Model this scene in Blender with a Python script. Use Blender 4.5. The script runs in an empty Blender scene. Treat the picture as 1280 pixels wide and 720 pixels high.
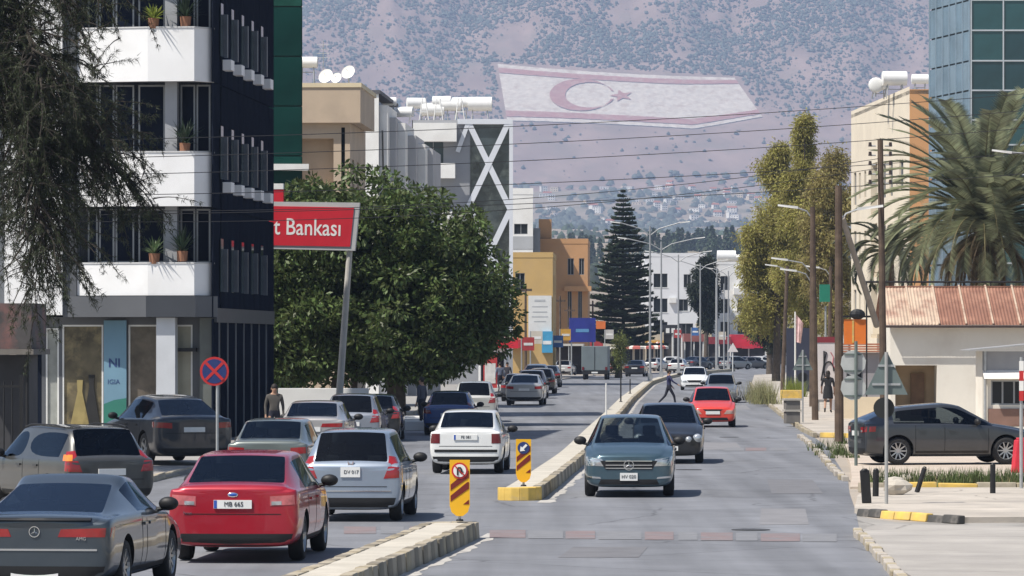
import bpy, bmesh, math, random
import numpy as np
from mathutils import Vector, Matrix
from mathutils.bvhtree import BVHTree

SC = bpy.context.scene
COL = SC.collection
R = math.radians
random.seed(7)
RNG = np.random.default_rng(11)

# ------------------------------------------------------------------ camera, sky, sun, exposure
F, HZ, CAMH = 5500.0, 429.0, 3.0            # focal length in photo pixels, horizon row, camera height (m)
cam_data = bpy.data.cameras.new('camera'); cam = bpy.data.objects.new('camera', cam_data); COL.objects.link(cam)
cam.location = (0, 0, CAMH); cam.rotation_euler = (R(90), 0, 0)
cam_data.sensor_width = 36.0; cam_data.lens = 36.0 * F / 1280.0
cam_data.shift_y = (HZ - 360.0) / 1280.0
cam_data.clip_start = 0.5; cam_data.clip_end = 40000
SC.camera = cam

SUN = Vector((-0.85, -0.53, 0)).normalized() * math.cos(R(57)); SUN.z = math.sin(R(57))
world = bpy.data.worlds.new('World'); SC.world = world; world.use_nodes = True
wn = world.node_tree.nodes; wl = world.node_tree.links
sky_node = wn.new('ShaderNodeTexSky'); sky_node.sky_type = 'NISHITA'; sky_node.sun_disc = False
sky_node.sun_elevation = R(57); sky_node.sun_rotation = math.atan2(SUN.x, SUN.y)
sky_node.air_density = 1.0; sky_node.dust_density = 1.2; sky_node.ozone_density = 1.0
wn['Background'].inputs['Strength'].default_value = 0.088
wl.new(sky_node.outputs[0], wn['Background'].inputs['Color'])
sun_data = bpy.data.lights.new('sun', 'SUN'); sun_data.energy = 5.0; sun_data.angle = R(0.5); sun_data.color = (1.0, 0.945, 0.86)
sun = bpy.data.objects.new('sun', sun_data); COL.objects.link(sun)
sun.rotation_euler = SUN.to_track_quat('Z', 'Y').to_euler(); sun.location = (-60, 0, 80)
SC.view_settings.view_transform = 'Standard'; SC.view_settings.look = 'None'
SC.view_settings.exposure = 0.40; SC.view_settings.gamma = 1.0; SC.view_settings.use_curve_mapping = False
SC.render.engine = 'CYCLES'; SC.cycles.use_denoising = True
SC.cycles.max_bounces = 6; SC.cycles.diffuse_bounces = 3; SC.cycles.glossy_bounces = 3; SC.cycles.transmission_bounces = 4
SC.cycles.transparent_max_bounces = 8; SC.cycles.volume_bounces = 0; SC.cycles.sample_clamp_indirect = 6

# ------------------------------------------------------------------ placing
def G(px, py):                               # ground point (z = 0) seen at a photo pixel
    s = (py - HZ) / CAMH
    return ((px - 640) / s, F / s)
def AX(px, Y): return (px - 640) * Y / F     # x of a photo column at depth Y
def AZ(py, Y): return CAMH - (py - HZ) * Y / F

# ------------------------------------------------------------------ materials
MATS = {}
def M(name, col, rough=0.7, var=0.12, scale=4.0, bump=0.0, bscale=None, metal=0.0, spec=0.4, coat=0.0, stain=None, sscale=0.6, samt=0.5, island=0.0):
    """procedural Principled material: base colour with noise variation, optional second (stain) colour, bump"""
    if name in MATS: return MATS[name]
    m = bpy.data.materials.new(name); m.use_nodes = True; MATS[name] = m
    nt = m.node_tree; N = nt.nodes; L = nt.links; b = N['Principled BSDF']
    b.inputs['Roughness'].default_value = rough; b.inputs['Metallic'].default_value = metal
    b.inputs['Specular IOR Level'].default_value = spec; b.inputs['Coat Weight'].default_value = coat
    b.inputs['Coat Roughness'].default_value = 0.04
    tc = N.new('ShaderNodeTexCoord')
    n1 = N.new('ShaderNodeTexNoise'); n1.inputs['Scale'].default_value = scale; n1.inputs['Detail'].default_value = 6
    L.new(tc.outputs['Object'], n1.inputs['Vector'])
    mr = N.new('ShaderNodeMapRange'); mr.inputs['From Min'].default_value = 0.3; mr.inputs['From Max'].default_value = 0.7
    mr.inputs['To Min'].default_value = 1 - var; mr.inputs['To Max'].default_value = 1 + var
    L.new(n1.outputs['Fac'], mr.inputs['Value'])
    hv = N.new('ShaderNodeHueSaturation'); hv.inputs['Color'].default_value = (*col, 1)
    L.new(mr.outputs[0], hv.inputs['Value'])
    out = hv.outputs[0]
    if island:
        gi = N.new('ShaderNodeNewGeometry'); m2 = N.new('ShaderNodeMapRange')
        m2.inputs['To Min'].default_value = 1 - island; m2.inputs['To Max'].default_value = 1 + island
        L.new(gi.outputs['Random Per Island'], m2.inputs['Value'])
        h2 = N.new('ShaderNodeHueSaturation'); L.new(out, h2.inputs['Color']); L.new(m2.outputs[0], h2.inputs['Value'])
        m3 = N.new('ShaderNodeMapRange'); m3.inputs['To Min'].default_value = 0.5 - island * 0.05; m3.inputs['To Max'].default_value = 0.5 + island * 0.05
        L.new(gi.outputs['Random Per Island'], m3.inputs['Value']); L.new(m3.outputs[0], h2.inputs['Hue'])
        out = h2.outputs[0]
    if stain:
        n2 = N.new('ShaderNodeTexNoise'); n2.inputs['Scale'].default_value = sscale; n2.inputs['Detail'].default_value = 8; n2.inputs['Roughness'].default_value = 0.65
        mp = N.new('ShaderNodeMapping'); mp.inputs['Location'].default_value = (3.1, 7.7, 1.3)
        L.new(tc.outputs['Object'], mp.inputs['Vector']); L.new(mp.outputs[0], n2.inputs['Vector'])
        cr = N.new('ShaderNodeMapRange'); cr.inputs['From Min'].default_value = 0.48; cr.inputs['From Max'].default_value = 0.68
        cr.inputs['To Max'].default_value = samt
        L.new(n2.outputs['Fac'], cr.inputs['Value'])
        mx = N.new('ShaderNodeMix'); mx.data_type = 'RGBA'
        L.new(cr.outputs[0], mx.inputs['Factor']); L.new(out, mx.inputs['A']); mx.inputs['B'].default_value = (*stain, 1)
        out = mx.outputs['Result']
    L.new(out, b.inputs['Base Color'])
    if bump:
        n3 = N.new('ShaderNodeTexNoise'); n3.inputs['Scale'].default_value = bscale or scale * 6; n3.inputs['Detail'].default_value = 4
        L.new(tc.outputs['Object'], n3.inputs['Vector'])
        bp = N.new('ShaderNodeBump'); bp.inputs['Strength'].default_value = bump; bp.inputs['Distance'].default_value = 0.02
        L.new(n3.outputs['Fac'], bp.inputs['Height']); L.new(bp.outputs[0], b.inputs['Normal'])
    return m

def leafmat(name, col, var=0.25, island=0.45, trans=0.35, rough=0.5, scale=0.5):
    if name in MATS: return MATS[name]
    m = M(name, col, rough, var, scale, spec=0.35, island=island)
    nt = m.node_tree; b = nt.nodes['Principled BSDF']; o = nt.nodes['Material Output']
    t = nt.nodes.new('ShaderNodeBsdfTranslucent'); mx = nt.nodes.new('ShaderNodeMixShader'); mx.inputs[0].default_value = trans
    src = b.inputs['Base Color'].links[0].from_socket
    nt.links.new(src, t.inputs['Color']); nt.links.new(b.outputs[0], mx.inputs[1]); nt.links.new(t.outputs[0], mx.inputs[2])
    nt.links.new(mx.outputs[0], o.inputs['Surface'])
    return m

def paint(col, metal=0.0, rough=0.35, coat=0.9):
    key = 'paint_%.3f_%.3f_%.3f' % col
    if key in MATS: return MATS[key]
    m = M(key, col, rough, 0.06, 1.5, metal=metal, spec=0.45, coat=coat, stain=tuple(c*.72+.05 for c in col), sscale=2.2, samt=0.22)
    nt = m.node_tree; b = nt.nodes['Principled BSDF']; src = b.inputs['Base Color'].links[0].from_socket   # the inner lining of the shell is dark
    g = nt.nodes.new('ShaderNodeNewGeometry'); mx = nt.nodes.new('ShaderNodeMix'); mx.data_type = 'RGBA'
    nt.links.new(g.outputs['Backfacing'], mx.inputs['Factor']); nt.links.new(src, mx.inputs['A']); mx.inputs['B'].default_value = (.025,.025,.027,1)
    nt.links.new(mx.outputs['Result'], b.inputs['Base Color']); return m
def carglass(name, tint, ior=1.42):
    m = bpy.data.materials.new(name); m.use_nodes = True; MATS[name] = m; nt = m.node_tree; nt.nodes.clear(); L = nt.links
    o = nt.nodes.new('ShaderNodeOutputMaterial'); tr = nt.nodes.new('ShaderNodeBsdfTransparent'); gl = nt.nodes.new('ShaderNodeBsdfGlossy'); fr = nt.nodes.new('ShaderNodeFresnel'); mx = nt.nodes.new('ShaderNodeMixShader')
    tc = nt.nodes.new('ShaderNodeTexCoord'); nz = nt.nodes.new('ShaderNodeTexNoise'); nz.inputs['Scale'].default_value = 1.5; L.new(tc.outputs['Object'], nz.inputs['Vector'])
    mr = nt.nodes.new('ShaderNodeMapRange'); mr.inputs['To Min'].default_value = .8; mr.inputs['To Max'].default_value = 1.2; L.new(nz.outputs['Fac'], mr.inputs['Value'])
    hs = nt.nodes.new('ShaderNodeHueSaturation'); hs.inputs['Color'].default_value = (*tint,1); L.new(mr.outputs[0], hs.inputs['Value']); L.new(hs.outputs[0], tr.inputs['Color'])
    fr.inputs['IOR'].default_value = ior; gl.inputs['Roughness'].default_value = .03; gl.inputs['Color'].default_value = (.72,.84,1,1)
    L.new(fr.outputs[0], mx.inputs[0]); L.new(tr.outputs[0], mx.inputs[1]); L.new(gl.outputs[0], mx.inputs[2]); L.new(mx.outputs[0], o.inputs['Surface'])
    return m

# ------------------------------------------------------------------ mesh building
class MB:
    def __init__(s): s.v = []; s.f = []
    def add(s, vs, fs):
        o = len(s.v); s.v += [tuple(v) for v in vs]; s.f += [tuple(i + o for i in f) for f in fs]; return s
    def box(s, x0, x1, y0, y1, z0, z1):
        return s.add([(x0,y0,z0),(x1,y0,z0),(x1,y1,z0),(x0,y1,z0),(x0,y0,z1),(x1,y0,z1),(x1,y1,z1),(x0,y1,z1)],
                     [(0,3,2,1),(4,5,6,7),(0,1,5,4),(1,2,6,5),(2,3,7,6),(3,0,4,7)])
    def quad(s, a, b, c, d): return s.add([a,b,c,d], [(0,1,2,3)])
    def cyl(s, p0, p1, r0, r1=None, n=10, cap=True):
        r1 = r0 if r1 is None else r1
        p0, p1 = Vector(p0), Vector(p1); d = (p1 - p0).normalized()
        a = d.orthogonal().normalized(); b = d.cross(a)
        vs = []
        for p, r in ((p0, r0), (p1, r1)):
            for i in range(n):
                t = 2*math.pi*i/n; vs.append(p + (a*math.cos(t) + b*math.sin(t))*r)
        fs = [(i, (i+1) % n, n+(i+1) % n, n+i) for i in range(n)]
        if cap: fs += [tuple(range(n-1,-1,-1)), tuple(range(n, 2*n))]
        return s.add(vs, fs)
    def tube(s, pts, r, n=6):
        pts = [Vector(p) for p in pts]; rs = r if isinstance(r, (list, tuple)) else [r]*len(pts)
        vs = []; a = None
        for i, p in enumerate(pts):
            d = (pts[min(i+1, len(pts)-1)] - pts[max(i-1, 0)]).normalized()
            a = d.orthogonal().normalized() if a is None else (a - d*a.dot(d)).normalized()
            b = d.cross(a)
            for k in range(n):
                t = 2*math.pi*k/n; vs.append(p + (a*math.cos(t) + b*math.sin(t))*rs[i])
        fs = [(i*n+k, i*n+(k+1) % n, (i+1)*n+(k+1) % n, (i+1)*n+k) for i in range(len(pts)-1) for k in range(n)]
        fs += [tuple(range(n-1,-1,-1)), tuple(range((len(pts)-1)*n, len(pts)*n))]
        return s.add(vs, fs)
    def prism(s, poly, z0, z1):
        n = len(poly); area = sum(poly[i][0]*poly[(i+1)%n][1]-poly[(i+1)%n][0]*poly[i][1] for i in range(n))
        if area < 0: poly = poly[::-1]
        vs = [(x,y,z0) for x,y in poly] + [(x,y,z1) for x,y in poly]
        return s.add(vs, [tuple(range(n-1,-1,-1)), tuple(range(n,2*n))] + [(i,(i+1)%n,n+(i+1)%n,n+i) for i in range(n)])
    def prism_xz(s, poly, y0, y1):           # outline in x,z extruded along y
        n = len(poly); area = sum(poly[i][0]*poly[(i+1)%n][1]-poly[(i+1)%n][0]*poly[i][1] for i in range(n))
        if area < 0: poly = poly[::-1]
        vs = [(x,y0,z) for x,z in poly] + [(x,y1,z) for x,z in poly]
        return s.add(vs, [tuple(range(n)), tuple(range(2*n-1,n-1,-1))] + [(i,n+i,n+(i+1)%n,(i+1)%n) for i in range(n)])
    def sphere(s, c, r, n=8, m=6):
        rx, ry, rz = r if isinstance(r, (tuple, list)) else (r, r, r)
        vs = [(c[0], c[1], c[2]-rz)]
        for j in range(1, m):
            p = math.pi*j/m - math.pi/2
            for i in range(n):
                t = 2*math.pi*i/n; vs.append((c[0]+rx*math.cos(p)*math.cos(t), c[1]+ry*math.cos(p)*math.sin(t), c[2]+rz*math.sin(p)))
        vs.append((c[0], c[1], c[2]+rz)); l = len(vs)-1
        fs = [(0, 1+(i+1) % n, 1+i) for i in range(n)]
        fs += [(1+(j*n)+i, 1+(j*n)+(i+1) % n, 1+((j+1)*n)+(i+1) % n, 1+((j+1)*n)+i) for j in range(m-2) for i in range(n)]
        fs += [(1+(m-2)*n+i, 1+(m-2)*n+(i+1) % n, l) for i in range(n)]
        return s.add(vs, fs)
    def mesh(s, name, mat=None, smooth=False, bevel=0.0):
        me = bpy.data.meshes.new(name); me.from_pydata(s.v, [], s.f)
        if bevel:
            bm = bmesh.new(); bm.from_mesh(me)
            bmesh.ops.bevel(bm, geom=bm.edges[:], offset=bevel, segments=2, affect='EDGES', profile=0.6)
            bm.to_mesh(me); bm.free()
        if mat: me.materials.append(mat)
        if smooth:
            me.polygons.foreach_set('use_smooth', [True]*len(me.polygons))
            if smooth != 'all': me.set_sharp_from_angle(angle=R(40))
        me.update(); return me
    def build(s, name, mat, parent=None, smooth=False, bevel=0.0):
        return put(name, s.mesh(name, mat, smooth, bevel), parent)

def put(name, me, parent=None, loc=None, rot=None):
    o = bpy.data.objects.new(name, me); COL.objects.link(o)
    if parent: o.parent = parent
    if loc is not None: o.location = loc
    if rot is not None: o.rotation_euler = rot
    return o
def tag(o, label, cat, group=None):
    o['label'] = label; o['category'] = cat
    if group: o['group'] = group
    return o
def thing(name, label, cat, loc=(0,0,0), rz=0.0, group=None):
    o = put(name, None, None, loc, (0,0,rz)); o.empty_display_size = 0.3
    return tag(o, label, cat, group)
def struct(name, me, kind='structure'):
    o = put(name, me); o['kind'] = kind; return o
def copy_tree(o, parent=None):
    c = o.copy(); COL.objects.link(c)
    if parent: c.parent = parent
    for ch in list(o.children): copy_tree(ch, c)
    return c
def fast_mesh(name, V, Fc, mat, smooth=False):
    """V (n,3), Fc (m,k) numpy arrays"""
    me = bpy.data.meshes.new(name); n, k = Fc.shape
    me.vertices.add(len(V)); me.vertices.foreach_set('co', np.asarray(V, np.float32).ravel())
    me.loops.add(n*k); me.loops.foreach_set('vertex_index', np.asarray(Fc, np.int32).ravel())
    me.polygons.add(n); me.polygons.foreach_set('loop_start', np.arange(0, n*k, k, dtype=np.int32))
    me.polygons.foreach_set('loop_total', np.full(n, k, np.int32))
    if smooth: me.polygons.foreach_set('use_smooth', np.ones(n, bool))
    me.materials.append(mat); me.update(calc_edges=True); me.validate()
    return me
def text(name, s, size, mat, parent, loc, rot=(R(90),0,0), align='CENTER', depth=0.004, shear=0.0, xs=1.0, bold=0.0):
    cu = bpy.data.curves.new('lettering', 'FONT'); cu.body = s; cu.size = size; cu.align_x = align; cu.align_y = 'CENTER'; cu.extrude = depth; cu.shear = shear
    cu.offset = bold; cu.resolution_u = 3
    t = bpy.data.objects.new('lettering', cu); COL.objects.link(t)
    dg = bpy.context.evaluated_depsgraph_get()
    me = bpy.data.meshes.new_from_object(t.evaluated_get(dg)); bpy.data.objects.remove(t)
    me.materials.clear(); me.materials.append(mat)
    o = put(name, me, parent, loc, rot); o.scale = (xs, 1, 1); return o

# numpy value noise
def _hash(ix, iy, seed):
    h = (ix.astype(np.int64)*374761393 + iy.astype(np.int64)*668265263 + seed*1442695041) & 0x7fffffff
    h = (h ^ (h >> 13))*1274126177 & 0x7fffffff
    return ((h ^ (h >> 16)) & 0xffff)/65535.0
def vnoise(x, y, seed=0):
    x = np.asarray(x, float); y = np.asarray(y, float)
    ix, iy = np.floor(x), np.floor(y); fx, fy = x-ix, y-iy
    fx = fx*fx*(3-2*fx); fy = fy*fy*(3-2*fy)
    a, b = _hash(ix, iy, seed), _hash(ix+1, iy, seed); c, d = _hash(ix, iy+1, seed), _hash(ix+1, iy+1, seed)
    return (a*(1-fx)+b*fx)*(1-fy) + (c*(1-fx)+d*fx)*fy
def fbm(x, y, seed=0, oct=4):
    t = 0; a = 0.5
    for i in range(oct): t = t + a*vnoise(x*2**i, y*2**i, seed+i*17); a *= 0.5
    return t/(1-0.5**oct)

# ------------------------------------------------------------------ common materials
WHITE = M('white_render', (0.80, 0.79, 0.76), 0.75, 0.05, 1.2, stain=(0.62,0.59,0.54), sscale=0.5, samt=0.35)
BRIGHT = M('white_cladding', (0.80, 0.80, 0.80), 0.6, 0.04, 1.0, stain=(0.66,0.65,0.63), sscale=0.9, samt=0.35)
DARKCLAD = M('charcoal_cladding', (0.014, 0.018, 0.030), 0.7, 0.2, 0.8, spec=0.0)
GREYCLAD = M('grey_cladding', (0.10, 0.105, 0.115), 0.5, 0.10, 0.8)
GLASSD = M('dark_window_glass', (0.016, 0.019, 0.022), 0.12, 0.3, 0.8, spec=0.3)
GLASSB = M('blue_window_glass', (0.045, 0.065, 0.072), 0.08, 0.3, 0.5, spec=0.4)
FRAME = M('grey_metal_frame', (0.30, 0.31, 0.32), 0.45, 0.06, 3, metal=0.3)
FRAMEW = M('white_frame', (0.72, 0.72, 0.70), 0.5, 0.06, 3)
METAL = M('galvanised_steel', (0.42, 0.43, 0.43), 0.45, 0.12, 6, metal=0.5)
POSTGREEN = M('grey_green_painted_steel', (0.13, 0.16, 0.15), 0.5, 0.12, 6)
BLACK = M('black_plastic', (0.012, 0.012, 0.013), 0.55, 0.1, 4)
RUBBER = M('tyre_rubber', (0.018, 0.018, 0.019), 0.8, 0.15, 9)
WOOD = M('weathered_pole_wood', (0.10, 0.070, 0.050), 0.85, 0.25, 3, bump=0.4, stain=(0.05,0.035,0.028), sscale=2, samt=0.7)
BARK = M('grey_brown_bark', (0.095, 0.075, 0.058), 0.9, 0.3, 4, bump=0.6)
CONC = M('pale_concrete', (0.46, 0.42, 0.36), 0.85, 0.12, 2.5, bump=0.2, stain=(0.30,0.27,0.23), sscale=1.1, samt=0.6)
YELLOWP = M('worn_yellow_paint', (0.62, 0.42, 0.10), 0.7, 0.15, 4, stain=(0.40,0.33,0.22), sscale=3, samt=0.7)
REDP = M('red_sign_face', (0.55, 0.02, 0.035), 0.45, 0.06, 2)
# ================================================================== SETTING
# height of the land: the flat town, a rising plain, foothills with a village, then the mountain face
_ZP = np.array([(-400,0),(650,0),(900,3),(1300,12),(2000,42),(3500,84),(5000,124),(6000,162),(6500,202),(7000,256),(7180,352),(7400,474),(8200,915),(8900,1190),(9600,1260)], float)
def land(x, y):
    x = np.asarray(x, float); y = np.asarray(y, float)
    z = np.interp(y, _ZP[:,0], _ZP[:,1])
    k = np.clip((y-6900)/900, 0, 1)
    flat = np.exp(-(((x-195)/330)**4)) * np.exp(-(((y-7290)/190)**4))      # the face that carries the flag is even
    g = fbm(x/420+3, y/900, 5) - 0.5
    gul = 1-2*np.abs(fbm(x/170, y/700+0.0008*x, 9)-0.5)                     # gullies run down the slope
    z = z + k*(1-0.85*flat)*(g*190 + (gul-0.75)*75 + (fbm(x/55, y/70, 21)-0.5)*26)
    k2 = np.clip((y-900)/2500, 0, 1)*(1-k)
    return z + k2*((fbm(x/600, y/500, 3)-0.5)*26 + (fbm(x/140, y/140, 4)-0.5)*8)

def grid_mesh(name, xs, ys, mat):
    X, Y = np.meshgrid(xs, ys); Z = land(X, Y)
    V = np.stack([X.ravel(), Y.ravel(), Z.ravel()], 1); nx, ny = len(xs), len(ys)
    i = (np.arange(ny-1)[:,None]*nx + np.arange(nx-1)[None,:]).ravel()
    return fast_mesh(name, V, np.stack([i, i+1, i+nx+1, i+nx], 1), mat, True)

m_ground = M('dusty_town_ground', (0.34, 0.295, 0.245), 0.95, 0.12, 0.35, bump=0.3, bscale=9, stain=(0.24,0.22,0.20), sscale=0.12, samt=0.6)
m_plain = M('dry_plain_soil', (0.30, 0.245, 0.19), 0.95, 0.22, 0.004, stain=(0.12,0.12,0.075), sscale=0.008, samt=0.8)
m_mount = M('mountain_scree', (0.285, 0.205, 0.175), 0.95, 0.20, 0.012, stain=(0.21,0.17,0.14), sscale=0.018, samt=0.8)
struct('ground', grid_mesh('ground', np.linspace(-260, 420, 18), np.concatenate([np.linspace(-60, 640, 15)]), m_ground))
struct('plain', grid_mesh('plain', np.linspace(-1500, 1900, 110), np.concatenate([np.linspace(640, 6800, 190)]), m_plain))
struct('mountain', grid_mesh('mountain', np.linspace(-1700, 2200, 420), np.linspace(6800, 9500, 300), m_mount))

# ------------------------------------------------------------------ road, median, pavements
_MP = np.array([(30,-3.9),(45,-2.5),(56.7,-1.44),(68,-.41),(83.3,.56),(110.7,1.91),(145,3.2),(179,4.53),(224.5,6.24),(270,8.15),(318,10.2),(360,12.7),(398,15.3),(435,19.2),(471,24),(533,31.5),(600,42),(680,58)], float)
def Xm(y):                                   # right foot of the median
    return float(np.interp(y, _MP[:,0], _MP[:,1]))
_ys = np.linspace(30, 680, 651); _xs = np.interp(_ys, _MP[:,0], _MP[:,1])
for _ in range(3): _xs[4:-4] = sum(np.roll(_xs, k)[4:-4] for k in range(-4,5))/9
def Xm(y): return float(np.interp(y, _ys, _xs))
MW = 0.85
def Wl(y): return float(np.interp(y, [0,380,440,700],[8.0,8.0,5.2,5.2]))
def Xl(y): return Xm(y)-MW-Wl(y)             # left edge of the road
_RP = np.array([(30,4.6),(56.7,5.05),(69,5.46),(78,6.1),(88,6.75),(96.5,7.37),(129,9.2),(172,10.8),(250,14.0),(323,17.6),(400,22),(471,30.6),(533,38),(600,48.5),(680,64)], float)
def Xr(y): return float(np.interp(y, _RP[:,0], _RP[:,1]))
def strip(fl, fr, y0, y1, n, z, mat, name):
    ys = np.linspace(y0, y1, n); vs = []
    for y in ys: vs += [(fl(y), y, z), (fr(y), y, z)]
    return name, vs, [(2*i, 2*i+1, 2*i+3, 2*i+2) for i in range(n-1)], mat
def strip_mesh(a):
    m = MB(); m.add(a[1], a[2]); return m.mesh(a[0], a[3])

def asphalt(name, base):
    m = M(name, base, 0.82, 0.10, 0.8, bump=0.25, bscale=60, spec=0.35)
    nt = m.node_tree; N = nt.nodes; L = nt.links; b = N['Principled BSDF']; src = b.inputs['Base Color'].links[0].from_socket
    tc = N.new('ShaderNodeTexCoord')
    # tyre tracks and long streaks run along the road
    mp = N.new('ShaderNodeMapping'); mp.inputs['Scale'].default_value = (1.1, 0.035, 1); mp.inputs['Rotation'].default_value = (0,0,R(3.5))
    L.new(tc.outputs['Object'], mp.inputs['Vector'])
    n = N.new('ShaderNodeTexNoise'); n.inputs['Scale'].default_value = 1.0; n.inputs['Detail'].default_value = 5; L.new(mp.outputs[0], n.inputs['Vector'])
    r = N.new('ShaderNodeMapRange'); r.inputs['From Min'].default_value = 0.3; r.inputs['From Max'].default_value = 0.7; r.inputs['To Min'].default_value = 0.78; r.inputs['To Max'].default_value = 1.22
    L.new(n.outputs['Fac'], r.inputs['Value'])
    # patches and repairs
    v = N.new('ShaderNodeTexVoronoi'); v.feature = 'F1'; v.inputs['Scale'].default_value = 0.22; v.inputs['Randomness'].default_value = 0.9
    L.new(tc.outputs['Object'], v.inputs['Vector'])
    sp = N.new('ShaderNodeSeparateColor'); L.new(v.outputs['Color'], sp.inputs[0])
    r2 = N.new('ShaderNodeMapRange'); r2.inputs['To Min'].default_value = 0.90; r2.inputs['To Max'].default_value = 1.08; L.new(sp.outputs[0], r2.inputs['Value'])
    # cracks
    v3 = N.new('ShaderNodeTexVoronoi'); v3.feature = 'DISTANCE_TO_EDGE'; v3.inputs['Scale'].default_value = 0.35
    nz = N.new('ShaderNodeTexNoise'); nz.inputs['Scale'].default_value = 1.3; nz.inputs['Detail'].default_value = 5; L.new(tc.outputs['Object'], nz.inputs['Vector'])
    mxv = N.new('ShaderNodeMix'); mxv.data_type = 'VECTOR'; mxv.inputs['Factor'].default_value = 0.25
    L.new(tc.outputs['Object'], mxv.inputs['A']); L.new(nz.outputs['Color'], mxv.inputs['B']); L.new(mxv.outputs['Result'], v3.inputs['Vector'])
    r3 = N.new('ShaderNodeMapRange'); r3.inputs['From Max'].default_value = 0.012; r3.inputs['To Min'].default_value = 0.6; r3.inputs['To Max'].default_value = 1; L.new(v3.outputs['Distance'], r3.inputs['Value'])
    mu = N.new('ShaderNodeMath'); mu.operation = 'MULTIPLY'; L.new(r.outputs[0], mu.inputs[0]); L.new(r2.outputs[0], mu.inputs[1])
    mu2 = N.new('ShaderNodeMath'); mu2.operation = 'MULTIPLY'; L.new(mu.outputs[0], mu2.inputs[0]); L.new(r3.outputs[0], mu2.inputs[1])
    h = N.new('ShaderNodeHueSaturation'); L.new(src, h.inputs['Color']); L.new(mu2.outputs[0], h.inputs['Value']); L.new(h.outputs[0], b.inputs['Base Color'])
    return m
ASPH = asphalt('worn_asphalt', (0.170, 0.175, 0.190))
struct('road', strip_mesh(strip(Xl, Xr, 32, 670, 320, 0.006, ASPH, 'road')))
# side street that joins from the right
ms = MB(); ms.add([(*G(1040,664),.003),(16,66,.003),(30,67,.003),(30,73.5,.003),(15,73.0,.003),(*G(1120,653),.003),(*G(1040,640),.003)], [tuple(range(7))])
struct('side_road', ms.mesh('side_road', asphalt('pale_asphalt', (0.26,0.245,0.225))))

# pale gutter along the foot of the median
m_gut = M('pale_dusty_gutter', (0.42,0.40,0.37), 0.9, 0.15, 3, bump=0.2, stain=(0.2,0.2,0.2), sscale=1.5, samt=0.7)
struct('gutter', strip_mesh(strip(lambda y: Xm(y)-.02, lambda y: Xm(y)+.20+.05*math.sin(y*1.7)+.03*math.sin(y*5.1), 40, 69.2, 150, 0.010, m_gut, 'gutter')))
struct('gutter', strip_mesh(strip(lambda y: Xm(y)-.02, lambda y: Xm(y)+.24+.05*math.sin(y*1.3)+.03*math.sin(y*4.1), 82.4, 460, 500, 0.010, m_gut, 'gutter')))

# faded red and white markings across the carriageways, and an arrow
m_rm = M('faded_red_marking', (0.200,0.155,0.155), 0.85, 0.12, 3, stain=(0.176,0.175,0.185), sscale=1.6, samt=1.0)
m_wm = M('faded_white_marking', (0.185,0.187,0.197), 0.85, 0.12, 3, stain=(0.176,0.178,0.19), sscale=1.6, samt=1.0)
def marking(px0, px1, py0, py1, mat, z=0.012):
    (xa,ya),(xb,_),(xc,yc),(xd,_) = G(px0,py1),G(px1,py1),G(px1,py0),G(px0,py0)
    struct('road_marking', MB().quad((xa,ya,z),(xb,ya,z),(xc,yc,z),(xd,yc,z)).mesh('road_marking', mat))
for a,b,mt in ((612,657,m_rm),(660,704,m_wm),(707,744,m_rm),(748,802,m_wm),(806,842,m_rm),(848,872,m_wm),(876,916,m_rm),(920,947,m_wm),(951,1000,m_rm),(1003,1046,m_wm)):
    marking(a,b,665+(b-800)*.012,675+(b-800)*.012,mt)
for a,b,mt in ((905,930,m_wm),(932,958,m_rm),(962,985,m_wm)): marking(a,b,560,564,mt)
for a,b,mt in ((430,470,m_rm),(476,505,m_wm),(512,540,m_rm)): marking(a,b,659,668,mt)
m_patch = M('dark_tar_patch', (0.125,0.126,0.133), 0.8, 0.1, 2)


TAR = M('tar_seam', (0.125,0.125,0.13), 0.7, 0.2, 4)
REP = M('asphalt_repair', (0.150,0.149,0.157), 0.8, 0.12, 1.5, bump=0.25, bscale=60, stain=(0.16,0.158,0.165), sscale=1.4, samt=0.8)
REP2 = M('asphalt_repair_pale', (0.205,0.202,0.21), 0.85, 0.12, 1.5, bump=0.25, bscale=60, stain=(0.19,0.188,0.195), sscale=1.4, samt=0.8)
def road_patch(x, y, w, l, mat, z=0.0095, name='road_patch'):
    a = hdg(y); c,s_ = math.cos(-a),math.sin(-a); q = [(-w/2,-l/2),(w/2*1.04,-l/2*.97),(w/2*.97,l/2),(-w/2*1.02,l/2*1.03)]
    struct(name, MB().quad(*[(x+u*c-v*s_, y+u*s_+v*c, z) for u,v in q]).mesh(name, mat))
def hdg(y): return math.atan2(Xm(y+6)-Xm(y-2), 8)
for (dx,y,w,l,mt) in ((2.2,63,1.1,3.2,REP),(4.6,76,.8,7,REP2),(1.2,98,1.2,5,REP),(4.9,92,1.0,9,REP),(3.4,128,1.3,9,REP2),(2.0,150,1.4,12,REP),(-3.2,86,1.0,5,REP2),(-2.4,118,1.2,7,REP2),(-5.0,70,1.2,4,REP),(5.0,205,1.0,14,REP2)):
    road_patch(Xm(y)+dx, y, w, l, mt)
for (dx,y,l) in ((1.9,118,26),(-3.9,92,24)): road_patch(Xm(y)+dx, y, .045, l, TAR, .0105, 'tar_seam')
for (dx,y) in ((4.1,70.5),(2.6,104),(-4.9,96),(3.9,140),(-3.3,132)):
    o = struct('manhole_cover', MB().cyl((0,0,0),(0,0,.008),.31,.31,24).mesh('manhole_cover', M('cast_iron',(.07,.068,.066),.6,.25,14,metal=.4,bump=.5,bscale=40))); o.location = (Xm(y)+dx,y,.008)

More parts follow.
